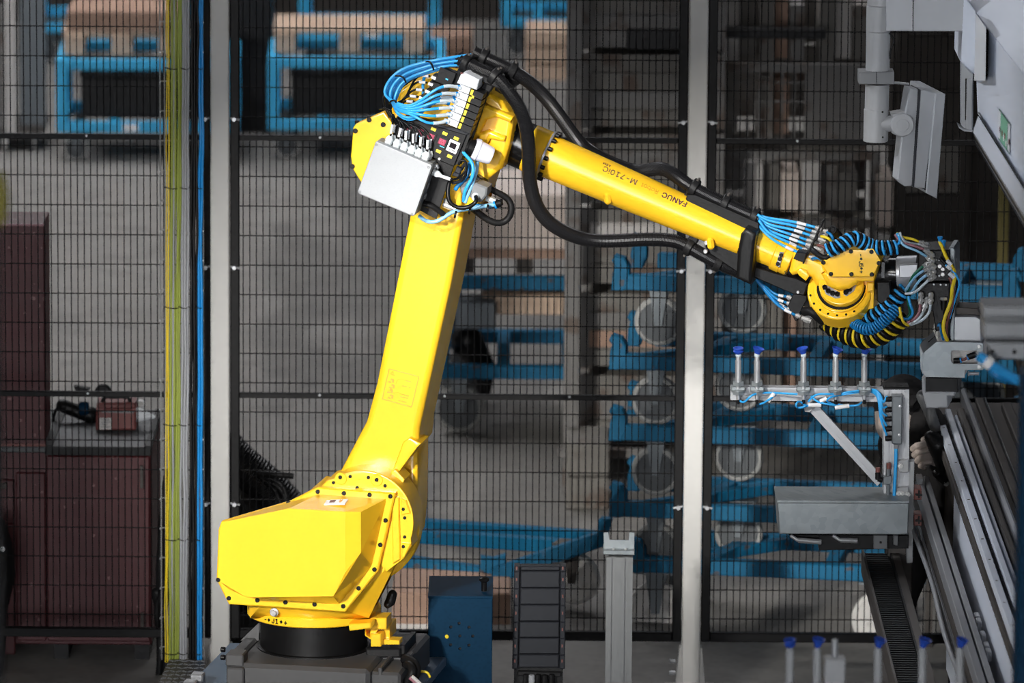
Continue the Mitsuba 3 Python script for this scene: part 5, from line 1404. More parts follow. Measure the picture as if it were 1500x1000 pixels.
# outline of the side of the beam, in (y, z), from pixels
side_px = [(1427, 16), (1432, 166), (1440, 178), (1530, 320), (1530, 148)]
part(pb, 'beam_side', hull(np.vstack([[XP.P(u, v) + [0, 0, 0] for u, v in side_px], [XP.P(u, v) + [.5, 0, 0] for u, v in side_px]])), 'm_machine', smooth=False)
fold = [XP.P(1417, 2), XP.P(1536, 154)]
fd_ = nrm(fold[1] - fold[0]); f0 = fold[0] - fd_ * .3; f1 = fold[1]
part(pb, 'beam_top', hull(np.vstack([[f0, f1, f0 + [.45, .02, .36], f1 + [.45, .02, .36]], np.array([f0, f1, f0 + [.45, .02, .36], f1 + [.45, .02, .36]]) + [.05, 0, -.05]])), 'm_machine', smooth=False)
EP = Yp(yE - .0)
e_px = [(1411, -12), (1417.5, 2), (1429, 17), (1428, 108), (1414, 104), (1408.5, 92)]
part(pb, 'beam_end', prism(EP, e_px, .012, -.3), 'm_machine', smooth=False)
part(pb, 'hand_cover', hull(np.vstack([[XP.P(u, v, k) for u, v in [(1429.5, 20), (1444.5, 41), (1443.5, 118), (1427, 118)] for k in (.03, .0)]])), 'm_offwhite', smooth=False)
part(pb, 'dark_slit', hull(np.vstack([[XP.P(u, v, k) for u, v in [(1445, 41.5), (1447.5, 45), (1446.5, 112), (1444, 116)] for k in (.003, -.003)]])), 'm_black', smooth=False)
gr_ = [(1431, 163), (1433, 163), (1560, 362), (1557, 362)]
part(pb, 'groove', hull(np.vstack([[XP.P(u, v, k) for u, v in [(1431.5, 164), (1433.5, 164), (1533, 323), (1530, 324)] for k in (.004, -.01)]])), 'm_midgrey', smooth=False)
part(pb, 'ledge', hull(np.vstack([[XP.P(u, v, k) for u, v in [(1433, 170), (1530, 326), (1530, 364), (1425.5, 193)] for k in (.02, -.3)]])), 'm_machine', smooth=False)
for j in range(4):
    d = j * 4.2
    part(pb, 'underside_rib', hull(np.vstack([[XP.P(u, v, k) for u, v in [(1426.5 + d * .25, 196 + d * 1.2), (1531, 367 + d * 1.25), (1531, 370 + d * 1.25), (1428 + d * .25, 200 + d * 1.2)] for k in (-.006 - .01 * j, -.3)]])), ['m_alupaint', 'm_darksteel', 'm_midgrey', 'm_charcoal'][j], smooth=False)
lc = thing('light_curtain', 'pale grey light curtain bar with a dark slit at the corner of the white press', 'sensor bar')
LCP = Yp(yE - .03)
part(lc, 'body', prism(LCP, [(1408.5, 92), (1415, 99), (1426, 109), (1425.5, 189), (1413, 189), (1408, 183)], .0, -.05, .002), 'm_alupaint')
part(lc, 'slit', prism(LCP, [(1414, 115), (1416, 115), (1415, 176), (1413.5, 176)], .002, -.004), 'm_black')
part(lc, 'front_bar', prism(LCP, [(1416.5, 115), (1425, 115), (1424, 191), (1415.5, 190)], .012, -.01, .002), 'm_alupaint')
part(lc, 'foot', prism(LCP, [(1404, 184.5), (1408, 187), (1415, 190), (1425, 191), (1424.5, 193.5), (1412, 192.5), (1405, 188)], .02, -.06, .001), 'm_alupaint')
ps = thing('poster_sticker', 'small green and white printed sticker on the white press', 'sticker')
def xp_quad(px, k0, k1): return hull(np.vstack([[XP.P(u, v, k) for u, v in px for k in (k0, k1)]]))
part(ps, 'sheet', xp_quad([(1463, 159), (1479.7, 182), (1479, 226.5), (1462, 203)], .003, 0), 'm_offwhite', smooth=False)
part(ps, 'green_field', xp_quad([(1466, 164), (1476, 177.5), (1475, 219), (1465, 206)], .0042, 0), 'm_postergreen', smooth=False)
part(ps, 'green_border', xp_quad([(1463, 159), (1479.7, 182), (1479.7, 183.5), (1463, 160.5)], .0044, 0), 'm_green', smooth=False)
part(ps, 'green_border', xp_quad([(1462, 201.5), (1479, 225), (1479, 226.5), (1462, 203)], .0044, 0), 'm_green', smooth=False)
for j, (u, v, m_) in enumerate(((1469.5, 197, 'm_white'), (1471, 194, 'm_redcase'), (1464, 185, 'm_print'), (1477, 203, 'm_print'), (1467, 190, 'm_brown'), (1473, 205, 'm_white'))):
    part(ps, 'bottle_print', xp_quad([(u, v), (u + 1.4, v + 2), (u + 1.3, v + 10), (u - .1, v + 8)], .005, 0), m_, smooth=False)
# column that carries the beam, outside the picture on the right
part(pb, 'side_frame', box(2.1, 2.6, -4.2, 1.5, 0, 3.4), 'm_machine', smooth=False)

# ------------------------------------------------------------------ control monitor on its arm
MY = -.38
MPn = Yp(MY)
mo = thing('control_monitor', 'grey operator monitor hanging from a pivoting pipe arm beside the press', 'monitor')
part(mo, 'arm', prism(MPn, [(1297, -14), (1414, -14), (1411, 46), (1298, 45.5)], .0, -.10, .004, 2), 'm_paintgrey')
part(mo, 'arm_seam', prism(MPn, [(1337, -14), (1338.5, -14), (1338, 46.4), (1336.8, 46.4)], .002, -.10), 'm_charcoal')
def vcyl(u, v0, v1, r, k, m_, name, b=.002, label=None):
    c = MPn.P(u, (v0 + v1) / 2, k)
    a, e = MPn.P(u, v1, k), MPn.P(u, v0, k)
    return part(mo, name, cyl([c[0], c[1], a[2]], [c[0], c[1], e[2]], r, n=40, b=b), m_, label)
px_ = mpp(MY)
vcyl(1290.5, -14, 8, 20 * px_, -.04, 'm_alupaint', 'joint')
vcyl(1287, 8, 46, 18 * px_, -.04, 'm_alupaint', 'joint')
vcyl(1286, 46, 104, 17.5 * px_, -.04, 'm_alupaint', 'pipe')
part(mo, 'pipe_clamp', prism(MPn, [(1258.5, 106), (1310, 106), (1310, 123.5), (1258.5, 123.5)], .01, -.08, .002), 'm_midgrey')
part(mo, 'pipe_clamp__seam', prism(MPn, [(1283.5, 106), (1284.5, 106), (1284.5, 123.5), (1283.5, 123.5)], .0108, 0), 'm_charcoal')
vcyl(1284.5, 123, 160, 17.5 * px_, -.04, 'm_alupaint', 'pipe')
vcyl(1283, 159, 207, 18 * px_, -.04, 'm_alupaint', 'elbow')
part(mo, 'side_stub', cyl(MPn.P(1290, 181, -.03), MPn.P(1312, 181, -.03), .024, n=28), 'm_alupaint')
for v in (164, 201):
    part(mo, 'grub_screw', lathe(MPn.P(1293, v, -.003), (0, -1, 0), [(0, .003), (.001, .003)], 8), 'm_black')
part(mo, 'pivot', cat([cyl(MPn.P(1322, 183, .0), MPn.P(1322, 183, -.10), .035, n=36, b=.003)]), 'm_alupaint')
part(mo, 'pivot_cap', cyl(MPn.P(1322.5, 183.5, .004), MPn.P(1322.5, 183.5, -.01), .019, n=28, b=.001), 'm_alupaint')
part(mo, 'pivot_bracket', prism(MPn, [(1305, 167), (1331, 163), (1333, 200), (1320, 202), (1306, 195)], -.015, -.08, .004), 'm_alupaint')
part(mo, 'hinge_rod', cyl(MPn.P(1310, 121, -.03), MPn.P(1332, 123, -.03), .004, n=8), 'm_steel')
am = math.radians(12)
MO = Plane(MPn.P(1350, 200), [math.sin(am), -math.cos(am), 0])
part(mo, 'back_shell', prism(MO, [(1332, 129), (1347.5, 131), (1338, 272), (1326, 273), (1315, 263), (1321, 200)], -.02, -.08, .003), 'm_paintgrey')
part(mo, 'middle_shell', prism(MO, [(1348, 131), (1371.5, 136), (1355, 276), (1338.5, 274.5)], .0, -.075, .003), 'm_paintgrey')
part(mo, 'bezel', prism(MO, [(1371, 137), (1385, 138), (1372.5, 291), (1357, 283)], .012, -.27, .002), 'm_paintgrey')
part(mo, 'shell_seam', prism(MO, [(1347.5, 131.2), (1348.6, 131.2), (1339, 274), (1338, 274)], .0006, -.1), 'm_charcoal')
part(mo, 'shell_seam', prism(MO, [(1370.6, 136.6), (1371.8, 137), (1356.6, 283), (1355.4, 277)], .0005, -.1), 'm_charcoal')
whole('thin_cable', 'thin black cable hanging beside the monitor pipe', 'cable', tube(spline([MPn.P(1303, 48, -.02), MPn.P(1309, 60, -.02), MPn.P(1305, 72, -.02), MPn.P(1304, 86, -.02)], 16), .003, 6), 'm_black', smooth=True)

# ------------------------------------------------------------------ nearer things, out of focus
FC = Yp(-3.2)
for i, u in enumerate((1157, 1197, 1286, 1351, 1406)):
    t = thing('suction_cup', f'blurred blue suction cup at the bottom edge, {["leftmost", "second from the left", "third from the left", "fourth", "rightmost"][i]} of five', 'suction cup', 'suction cups at the bottom edge')
    a, b = FC.P(u - .5, 1045), FC.P(u, 935)
    L = np.linalg.norm(b - a); d = nrm(b - a)
    part(t, 'stem', lathe(a, d, [(0, .0105), (L * .84, .0105), (L * .86, .0075), (L * .93, .0075)], 16), 'm_alupaint')
    h = nrm(d + np.array([[0, .2, .3, .35, .35][i], -.1, 0]))
    part(t, 'cup', lathe(a + d * L * .885, h, [(0, .0075), (.006, .0095), (.014, .0125), (.022, .0165), (.0235, .0165), (.016, .008)] if i else [(0, .009), (.004, .013), (.009, .0155), (.012, .011), (.016, .0155), (.021, .0155), (.014, .006)], 24), 'm_suction', 'blue rubber cup')
t = thing('pneumatic_cylinder', 'blurred grey pneumatic cylinder with a thin rod among the bottom edge suction cups', 'cylinder')
c = FC.P(1223, 962); e = FC.P(1223, 1045)
part(t, 'body', box(c[0] - .0265, c[0] + .0265, c[1] - .02, c[1] + .03, e[2], c[2], .004), 'm_alupaint')
part(t, 'rod', cyl([c[0], c[1], c[2]], FC.P(1223, 936), .0085, n=14, b=.002), 'm_steel')
t = thing('foreground_bar', 'aluminium bar under the blurred suction cups, below the picture edge', 'bar')
a, b = FC.P(1140, 1046), FC.P(1425, 1048)
part(t, 'bar', profile_bar(a, b, slot_profile(.05)), 'm_alu', smooth=False)
part(t, 'leg', box(b[0] - .05, b[0], -3.24, -3.16, 0, b[2] - .03), 'm_alu')
GPn = Yp(-3.4)
t = thing('grey_actuator', 'blurred grey ridged actuator housing at the right edge', 'actuator')
part(t, 'upper_housing', prism(GPn, [(1440, 446), (1530, 446), (1530, 499), (1442, 498)], .0, -.1, .006, 2), 'm_midgrey')
part(t, 'ridge', prism(GPn, [(1440, 449), (1530, 449), (1530, 464), (1440, 464)], .015, -.09, .005), 'm_alupaint')
part(t, 'ridge', prism(GPn, [(1441, 473), (1530, 473), (1530, 494), (1441, 494)], .015, -.09, .005), 'm_alupaint')
part(t, 'lower_housing', prism(GPn, [(1445, 501), (1530, 502), (1530, 528), (1452, 526)], .01, -.09, .006), 'm_alupaint')
for u, v in ((1453.5, 515), (1486, 515)):
    part(t, 'hole', lathe(GPn.P(u, v, .0105), (0, -1, 0), [(0, .006), (.001, .006)], 12), 'm_black')
a = GPn.P(1520, 500, -.05)
part(t, 'carrier', box(a[0] - .03, a[0] + .1, a[1] - .05, a[1] + .05, .0, a[2], .004), 'm_darksteel')
for i, (m_, r, lb, pts_) in enumerate((('m_tube', .0125, 'blurred thick blue hose with a white collar sloping down at the right edge', [(1434, 521, .06), (1448, 531, .07), (1470, 545, .06), (1490, 556, .05), (1520, 572, .04)]),
                                   ('m_tubedark', .009, 'blurred darker blue hose under the thick one at the right edge', [(1450, 540, .05), (1462, 551, .06), (1478, 556, .05), (1500, 562, .04), (1520, 566, .04)]))):
    k = whole('blue_hose', lb, 'hose', tube(spline([GPn.P(*q) for q in pts_], 24), r, 12), m_, smooth=True)
whole('hose_collar', 'blurred white collar on the thick blue hose at the right edge', 'collar', cyl(GPn.P(1443, 527.5, .067), GPn.P(1453, 534.5, .07), .017, n=16, b=.003), 'm_white')
NP = Yp(-5.0)
t = thing('navy_post', 'blurred dark blue upright post at the right edge of the picture', 'post')
a, b = NP.P(1494.5, 700), NP.P(1530, 548)
part(t, 'column', box(a[0], a[0] + .09, -5.0, -4.9, 0, b[2], .004), 'm_navy')
part(t, 'foot_plate', box(a[0] - .05, a[0] + .14, -5.05, -4.85, 0, .012), 'm_navy')
YPn = Yp(-8.6)
t = thing('yellow_knob', 'blurred olive yellow knob at the left edge of the picture', 'knob')
c = YPn.P(-6, 290)
part(t, 'head', lathe(c - UP * .045, UP, [(0, .008), (.008, .016), (.03, .020), (.06, .020), (.08, .016), (.09, .006)], 24), 'm_olive')
part(t, 'rod', cyl([c[0], c[1], 0], c - UP * .04, .006, n=10), 'm_black')

# ------------------------------------------------------------------ person bending behind the press
def blob(joints, bones, res=.010, taubin=12):
    m = None
    for a, b in bones:
        (pa, ra), (pb_, rb) = joints[a], joints[b]
        s = [m3.Manifold.sphere(r, 20).translate([float(x) for x in p]) for p, r in ((pa, ra), (pb_, rb))]
        h_ = m3.Manifold.batch_hull(s)
        m = h_ if m is None else m + h_
    m = m.refine_to_length(res)
    v, f = mesh_of(m)
    tm = trimesh.Trimesh(v, f)
    trimesh.smoothing.filter_taubin(tm, iterations=taubin)
    return np.array(tm.vertices), np.array(tm.faces)
BP = Yp(1.12)
def bp(u, v, k=0.0): return BP.P(u, v, k)
pe = thing('person', 'person in black work clothes and a grey glove, bending behind the cup stand', 'person')
hip = bp(1366, 760, -.10); foot = floor_at(1362, 950); foot[2] = .07
J = {'hipl': (hip + [-.04, 0, 0], .095), 'hipr': (hip + [.09, .05, 0], .095), 'waist': (bp(1358, 705, -.10), .105), 'chest': (bp(1345, 650, -.10), .105), 'sh_l': (bp(1322, 622, -.08), .055), 'sh_r': (bp(1358, 615, -.02), .055),
     'neck': (bp(1328, 608, -.09), .048), 'el_r': (bp(1368, 624, .04), .043), 'wr_r': (bp(1372, 650, .10), .036),
     'el_l': (bp(1304, 650, -.05), .042), 'wr_l': (bp(1310, 700, -.02), .034),
     'kn_l': (np.array([hip[0] - .12, hip[1] - .1, .50]), .065), 'kn_r': (np.array([hip[0] + .14, hip[1] + .06, .48]), .065),
     'an_l': (np.array([hip[0] - .10, hip[1] + .08, .09]), .045), 'an_r': (np.array([hip[0] + .12, hip[1] + .20, .09]), .045),
     'to_l': (np.array([hip[0] - .13, hip[1] - .10, .045]), .04), 'to_r': (np.array([hip[0] + .10, hip[1] + .04, .045]), .04)}
BN = [('hipl', 'hipr'), ('hipl', 'waist'), ('hipr', 'waist'), ('waist', 'chest'), ('chest', 'sh_l'), ('chest', 'sh_r'), ('sh_l', 'sh_r'), ('chest', 'neck'), ('sh_r', 'el_r'), ('el_r', 'wr_r'), ('sh_l', 'el_l'), ('el_l', 'wr_l'),
      ('hipl', 'kn_l'), ('hipr', 'kn_r'), ('kn_l', 'an_l'), ('kn_r', 'an_r'), ('an_l', 'to_l'), ('an_r', 'to_r')]
part(pe, 'body', blob(J, BN, .022), 'm_cloth', smooth=True)
hd_c = bp(1319, 596, -.08)
part(pe, 'head', blob({'a': (hd_c, .085), 'b': (hd_c + [-.015, -.03, -.05], .068), 'c': (J['neck'][0], .05), 'n': (hd_c + [-.03, -.085, -.05], .014)}, [('a', 'b'), ('b', 'c'), ('b', 'n')], .012), 'm_glove', smooth=True)
part(pe, 'cap', cat([blob({'a': (hd_c + [0, .0, .012], .090), 'b': (hd_c + [.01, .02, .02], .086)}, [('a', 'b')], .012), hull([hd_c + np.array(q) for q in ((-.09, -.06, .045), (.06, -.07, .045), (-.07, -.15, .03), (.03, -.155, .03), (-.09, -.06, .055), (.06, -.07, .055), (-.07, -.15, .037), (.03, -.155, .037))])]), 'm_cloth', smooth=True)
part(pe, 'shoulder_patch', blob({'a': (bp(1352, 580, .05), .022), 'b': (bp(1360, 598, .06), .020), 'c': (bp(1372, 632, .10), .018)}, [('a', 'b'), ('b', 'c')], .010), 'm_mould', 'grey sleeve lining', smooth=True)
# the gloved right hand, fingers curled round a black grip
hj, hb = {}, []
W0 = bp(1373, 658, .15)
FR = [((1370, 652), (1356, 650.5), (1343, 652.5), (1337, 657), (1342, 661)), ((1371, 660), (1357, 660), (1345, 662), (1339.5, 666), (1345, 670)), ((1371, 668), (1359, 668.5), (1348, 670.5), (1343.5, 674.5), (1349, 678)), ((1371, 675), (1362, 676), (1353, 678.5), (1348.5, 682), (1354, 685))]
hj['w'] = (bp(1378, 656, .13), .030); hj['p'] = (bp(1370, 662, .15), .026); hj['p2'] = (bp(1371, 672, .15), .024)
hb += [('w', 'p'), ('w', 'p2'), ('p', 'p2')]
for i, fr in enumerate(FR):
    ks = (.155, .185, .195, .175, .15)
    rs = (.0115, .0112, .0108, .0102, .0092)
    for j, ((u, v), k, r) in enumerate(zip(fr, ks, rs)):
        hj[f'{i}{j}'] = (bp(u, v, k), r * (1 if i < 3 else .9))
        if j: hb.append((f'{i}{j-1}', f'{i}{j}'))
    hb.append(('p' if i < 2 else 'p2', f'{i}0'))
for j, ((u, v), k, r) in enumerate((((1375, 648), .15, .014), ((1368, 642), .17, .0125), ((1360, 641), .175, .0115), ((1353, 644), .17, .010))):
    hj[f't{j}'] = (bp(u, v, k), r)
    if j: hb.append((f't{j-1}', f't{j}'))
hb.append(('w', 't0'))
part(pe, 'glove', blob(hj, hb, .0035, 8), 'm_glove', 'grey work glove', smooth=True)
part(pe, 'cuff', lathe(bp(1371, 640, .11), bp(1377, 655, .13) - bp(1371, 640, .11), [(0, .045), (.03, .043), (.035, .038)], 24), 'm_black')
tl = thing('power_tool', 'black hand tool with a rounded housing held by the grey glove', 'tool')
part(tl, 'housing', blob({'a': (bp(1364, 640, .24), .022), 'b': (bp(1374, 652, .245), .034), 'c': (bp(1380, 668, .235), .032), 'd': (bp(1381, 680, .22), .024)}, [('a', 'b'), ('b', 'c'), ('c', 'd')], .012), 'm_black', smooth=True)
part(tl, 'nozzle', cyl(bp(1372, 690, .2), bp(1385, 706, .18), .018, .012, n=16, b=.003), 'm_blackgloss')
part(tl, 'nozzle__tip', cyl(bp(1381, 702, .19), bp(1387, 709, .18), .009, n=10), 'm_chrome')
# ------------------------------------------------------------------ behind the fence: wheels, trolleys, dollies
def wheel_mesh(c, ax_, r, w):
    ax_ = nrm(ax_)
    return lathe(c - ax_ * w / 2, ax_, [(w * .4, r * .80), (0, r * .82), (0, r * .88), (w * .12, r * .97), (w * .3, r), (w * .7, r), (w * .88, r * .97), (w, r * .88), (w, r * .82), (w * .6, r * .80)], 36)
def castor(owner, top, r, ax_, m_wheel='m_wheel', w=None, fork='m_castor', disc='m_castordisc'):
    """A castor hanging under 'top': plate, fork and wheel with hub."""
    ax_ = nrm(ax_); w = w or r * .45
    c = np.asarray(top, float) - UP * (r * 1.38)
    e = np.cross(UP, ax_)
    k = part(owner, 'castor', cat([bar(top - UP * .004 - e * r * .75, top - UP * .004 + e * r * .75, w * 1.8, .008)] +
        [hull([c + ax_ * s * (w * .62 + d) + e * a + UP * b for d in (0, .004) for a, b in ((-r * .15, -r * .14), (r * .15, -r * .14), (-r * .38, r * 1.35), (r * .38, r * 1.35))]) for s in (-1, 1)]), fork)
    part(k, 'wheel', wheel_mesh(c, ax_, r, w), m_wheel)
    part(k, 'hub', cat([cyl(c - ax_ * w * .70, c + ax_ * w * .70, r * .13, n=14, b=.002)]), fork)
    part(k, 'disc', cyl(c - ax_ * w * .30, c + ax_ * w * .30, r * .84, n=32), disc)
    return k
YA = np.array([0, 1.0, 0]); XA = np.array([1.0, 0, 0])

def box_trolley(label, u, v_floor, width, height, depth, yaw=0.0, mats=('m_bluebright', 'm_bluebright'), r=.0685, group='blue box frame trolleys', sign=None, zr=.192):
    """A box-frame trolley on four castors; its front left wheel stands at pixel (u, v_floor)."""
    t = thing('frame_trolley', label, 'trolley', group)
    o = floor_at(u, v_floor) + np.array([-.07, -.06, 0])
    a = math.radians(yaw)
    e, bk = np.array([math.cos(a), math.sin(a), 0]), np.array([-math.sin(a), math.cos(a), 0])
    q = .055
    def B(x0, y0, z0, x1, y1, z1): return bar(o + e * x0 + bk * y0 + UP * z0, o + e * x1 + bk * y1 + UP * z1, q, q, up=UP if z0 == z1 else YA, b=.004)
    for z in (zr, zr + height):
        part(t, 'front_rail', B(0, 0, z, width, 0, z), mats[0])
        part(t, 'rear_rail', B(0, depth, z, width, depth, z), mats[1])
        part(t, 'side_rail', B(0, 0, z, 0, depth, z), mats[0]); part(t, 'side_rail', B(width, 0, z, width, depth, z), mats[0])
    for x in (0, width):
        part(t, 'post', B(x, 0, zr - q / 2, x, 0, zr + height + q / 2), mats[0]); part(t, 'post', B(x, depth, zr, x, depth, zr + height), mats[1])
    part(t, 'deck', cat([B(width * .3, 0, zr, width * .3, depth, zr), B(width * .62, 0, zr, width * .62, depth, zr)]), mats[1])
    for x in (.07, width - .07):
        for y in (.06, depth - .06):
            castor(t, o + e * x + bk * y + UP * (zr - q / 2), r, bk, 'm_rim' if group is None else 'm_wheel')
    if sign:
        c = o + e * sign + UP * zr - bk * (q / 2 + .001)
        part(t, 'white_tag', hull([c + e * sx * .04 + UP * sz * .018 - bk * d for sx in (-1, 1) for sz in (-1, 1) for d in (0, .002)]), 'm_white')
    return t, o, e, bk
def pallet(label, o, e, bk, width, depth, z, boards=5):
    """A wooden pallet: deck boards on blocks."""
    t = thing('wooden_pallet', label, 'pallet')
    for i in range(boards):
        y = depth * (i + .08) / boards
        part(t, 'plank', bar(o + bk * (y + depth / boards * .4) + UP * (z + .125), o + e * width + bk * (y + depth / boards * .4) + UP * (z + .125), depth / boards * .8, .022), 'm_wood')
    for i in range(3):
        x = .06 + (width - .12) * i / 2
        for y in (.05, depth / 2, depth - .05):
            part(t, 'block', bar(o + e * (x - .055) + bk * y + UP * (z + .055), o + e * (x + .055) + bk * y + UP * (z + .055), .09, .085), 'm_wood')
        part(t, 'stringer', bar(o + e * x + UP * (z + .105), o + e * x + bk * depth + UP * (z + .105), .1, .02), 'm_wood')
    return t
T1, o1, e1_, b1_ = box_trolley('bright blue trolley with white tag and pale pallet behind the left fence panel', 112, 236, .90, .33, .75, 2, sign=.36)
pallet('pale wooden pallet lying on the blue trolley behind the left fence panel', o1 + [0, .05, 0], e1_, b1_, .62, .62, .553)
T2, o2, e2_, b2_ = box_trolley('bright blue frame trolley behind the fence, upper left of the robot elbow', 420, 232, .88, .33, .75, 1)
pallet('brownish wooden pallet on the blue trolley left of the robot elbow', o2 + [0, .05, 0], e2_, b2_, .8, .62, .553)
box_trolley('far blue frame trolley cut by the top edge above the pale pallet', 68, 93, .86, .55, .75, 0, r=.08, zr=.219)
box_trolley('far blue trolley with white tag at the top edge, left of the elbow', 462, 104, .76, .55, .75, 0, r=.08, sign=.40, zr=.219)
box_trolley('far blue frame trolley cut by the top edge right of the elbow hoses', 758, 84, .62, .55, .75, -2, r=.08, zr=.219)
c = floor_at(735, 110)
for i, (u, lab) in enumerate(((800, 'pale timber block stack right of the elbow hoses'), (660, 'brown timber stack behind the blue tubes'))):
    p = floor_at(u, 118 + i * 8)
    t = thing('timber_stack', lab, 'timber')
    for j in range(3):
        part(t, 'plank', box(p[0] - .12, p[0] + .12, p[1], p[1] + .5, j * .10, j * .10 + .085, .004), 'm_wood' if i == 0 else 'm_carton')
for (lab, o_, w_) in (('black block added as shade inside the blue trolley behind the left fence panel', o1, .80), ('black block added as shade inside the blue trolley left of the robot elbow', o2, .74)):
    t = thing('dark_filler', lab, 'bin')  # black filler added to make the trolley inside look shaded
    part(t, 'body', box(o_[0] + .09, o_[0] + w_, o_[1] + .12, o_[1] + .62, .222, .44, .01), 'm_black')
    part(t, 'rim', box(o_[0] + .08, o_[0] + w_ + .01, o_[1] + .11, o_[1] + .63, .44, .455, .004), 'm_black')
t = thing('flat_crate', 'flat grey brown crate on the pale pallet behind the left fence panel', 'crate')
for i in range(3):
    part(t, 'slat', box(o1[0] + .02, o1[0] + .62, o1[1] + .06, o1[1] + .6, .692 + i * .035, .724 + i * .035, .003), 'm_carton')
# slatted crates; those behind the trolleys are added to darken the background
def slat_crate(label, x0, x1, y0, y1, z0, z1, n=4, m_='m_grime', m2='m_rack', name='slat_crate', cat_='crate', group=None):
    t = thing(name, label, cat_, group)
    w = .04
    for x in (x0, x1 - w):
        part(t, 'corner_post', box(x, x + w, y0, y0 + w, z0, z1), m2)
    h = (z1 - z0) / n
    for i in range(n):
        part(t, 'slat', box(x0 + .008, x1 - .008, y0 + .010 + .004 * (i % 2), y0 + .03, z0 + h * i + .006, z0 + h * (i + 1) - .006), m_ if isinstance(m_, str) else m_[i % len(m_)])
    part(t, 'shell', box(x0 + .01, x1 - .01, y0 + .035, y1, z0 + .01, z1 - .02), m_ if isinstance(m_, str) else m_[0])
    return t
slat_crate('tall black block filling the dark gap behind the left fence post, beside the far trolleys', at(312, 100, 14.6)[0], at(397, 100, 14.6)[0], 14.6, 15.4, 0, 1.5, 3, 'm_black', 'm_black', 'dark_filler', 'bin')  # black filler block added in the dark gap
slat_crate('dark slatted filler row added behind the far blue trolleys on the left', -4.6, -1.6, 19.2, 20.2, 0, 1.4, 4, 'm_cratedark', 'm_cratedark')
slat_crate('dark slatted filler row added behind the far blue trolleys near the elbow', -1.5, 1.0, 19.4, 20.4, 0, 1.4, 4, 'm_cratedark', 'm_cratedark')
t = thing('steel_cart', 'grey steel cart with upright plates at the upper left edge', 'cart')
a = floor_at(8, 222)
part(t, 'plate', box(a[0] - .3, a[0] + .055, a[1], a[1] + .03, .12, .78, .004), 'm_rack')
part(t, 'post', box(a[0] + .0, a[0] + .06, a[1] - .02, a[1] + .04, .1, .82, .004), 'm_beigelight')
part(t, 'back_plate', box(a[0] + .07, a[0] + .21, a[1] + .1, a[1] + .14, .10, 1.2, .004), 'm_castor')
part(t, 'deck', box(a[0] - .3, a[0] + .2, a[1], a[1] + .5, .10, .13), 'm_darksteel')
castor(t, a + UP * .10, .045, XA); castor(t, a + [.15, .1, .10], .045, XA)

# middle trolley with a carton behind the arm
TM, om, em, bm = box_trolley('blue frame trolley with big castors right of the upper arm, carrying a pale carton', 672, 634, .84, .37, .80, 0, ('m_bluepaint', 'm_bluepaint'), .10, None, None, .27)
whole('carton', 'wide pale beige carton on the blue trolley right of the upper arm', 'carton', box(om[0] + .05, om[0] + .60, om[1] + .03, om[1] + .7, .77, 1.0, .008), 'm_beige')
t = thing('flat_pallet', 'dark flat pallet under the pale beige carton', 'pallet')
part(t, 'deck', box(om[0] + .04, om[0] + .62, om[1] + .02, om[1] + .7, .735, .768), 'm_carton')
for x in (.06, .3, .54):
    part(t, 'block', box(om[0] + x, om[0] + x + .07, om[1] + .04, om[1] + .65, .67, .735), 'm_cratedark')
whole('white_sack', 'small white bag on the corner of the blue trolley, beside the grey upright', 'bag', hull(np.vstack([[om + np.array([.60, -.01, .66]) + np.array([x, y, z]) for x, y, z in ((0, 0, 0), (.045, 0, 0), (.05, .05, .07), (0, .06, .08), (.005, .02, .14), (.04, .03, .13))]])), 'm_beigelight')
whole('timber_board', 'pale wooden board lying inside the blue trolley right of the upper arm', 'board', box(om[0] + .16, om[0] + .5, om[1] + .2, om[1] + .6, .47, .55, .004), 'm_wood')
whole('black_bag', 'black lump hanging under the blue trolley right of the upper arm', 'bag', blob({'a': (om + np.array([.10, .30, .34]), .07), 'b': (om + np.array([.17, .32, .22]), .05), 'c': (om + np.array([.17, .3, .12]), .03)}, [('a', 'b'), ('b', 'c')], .02), 'm_black', smooth=True)
whole('motor_unit', 'dark box with a round chrome cap inside the blue trolley', 'motor', cat([box(om[0] + .03, om[0] + .22, om[1] + .12, om[1] + .3, .42, .54, .01), cyl(om + np.array([.14, .12, .50]), om + np.array([.14, .10, .50]), .022, n=16)]), 'm_castor')

# grey stillages in the middle: a steel upright and stacked crates
UY = 5.2
p = floor_at(836, 722)
t = thing('steel_upright', 'tall grey rusty steel upright behind the middle of the fence', 'upright')
part(t, 'column', box(at(826, 500, p[1])[0], at(848, 500, p[1])[0], p[1], p[1] + .06, 0, 2.35, .003), 'm_rack')
part(t, 'foot_rail', box(at(826, 500, p[1])[0] - .02, at(950, 500, p[1])[0], p[1] + .0, p[1] + .05, .14, .175, .003), 'm_rack')
part(t, 'top_rail', box(at(826, 500, p[1])[0], at(1060, 500, p[1])[0], p[1], p[1] + .06, 2.30, 2.36, .003), 'm_rack')
CY = 5.5
rows = [(0, 72, 'grey crate with rust stains at the top edge, left of the right post', ['m_rack', 'm_grime']), (80, 190, 'grey slatted crate second from the top, left of the right post', ['m_grime', 'm_rack', 'm_grime']),
        (196, 300, 'grey slatted crate behind the forearm, left of the right post', ['m_grime', 'm_grime', 'm_rack']), (306, 352, 'low pale crate just under the forearm', ['m_beigelight', 'm_grime']),
        (356, 420, 'brown stained crate behind the uppermost blue dolly hook', ['m_grime', 'm_grime']), (430, 540, 'dark slatted crate behind the second blue dolly hook', ['m_grime', 'm_carton', 'm_rack']),
        (550, 650, 'lowest dark crate of the stack behind the blue dollies', ['m_grime', 'm_rack'])]
top_crate = None
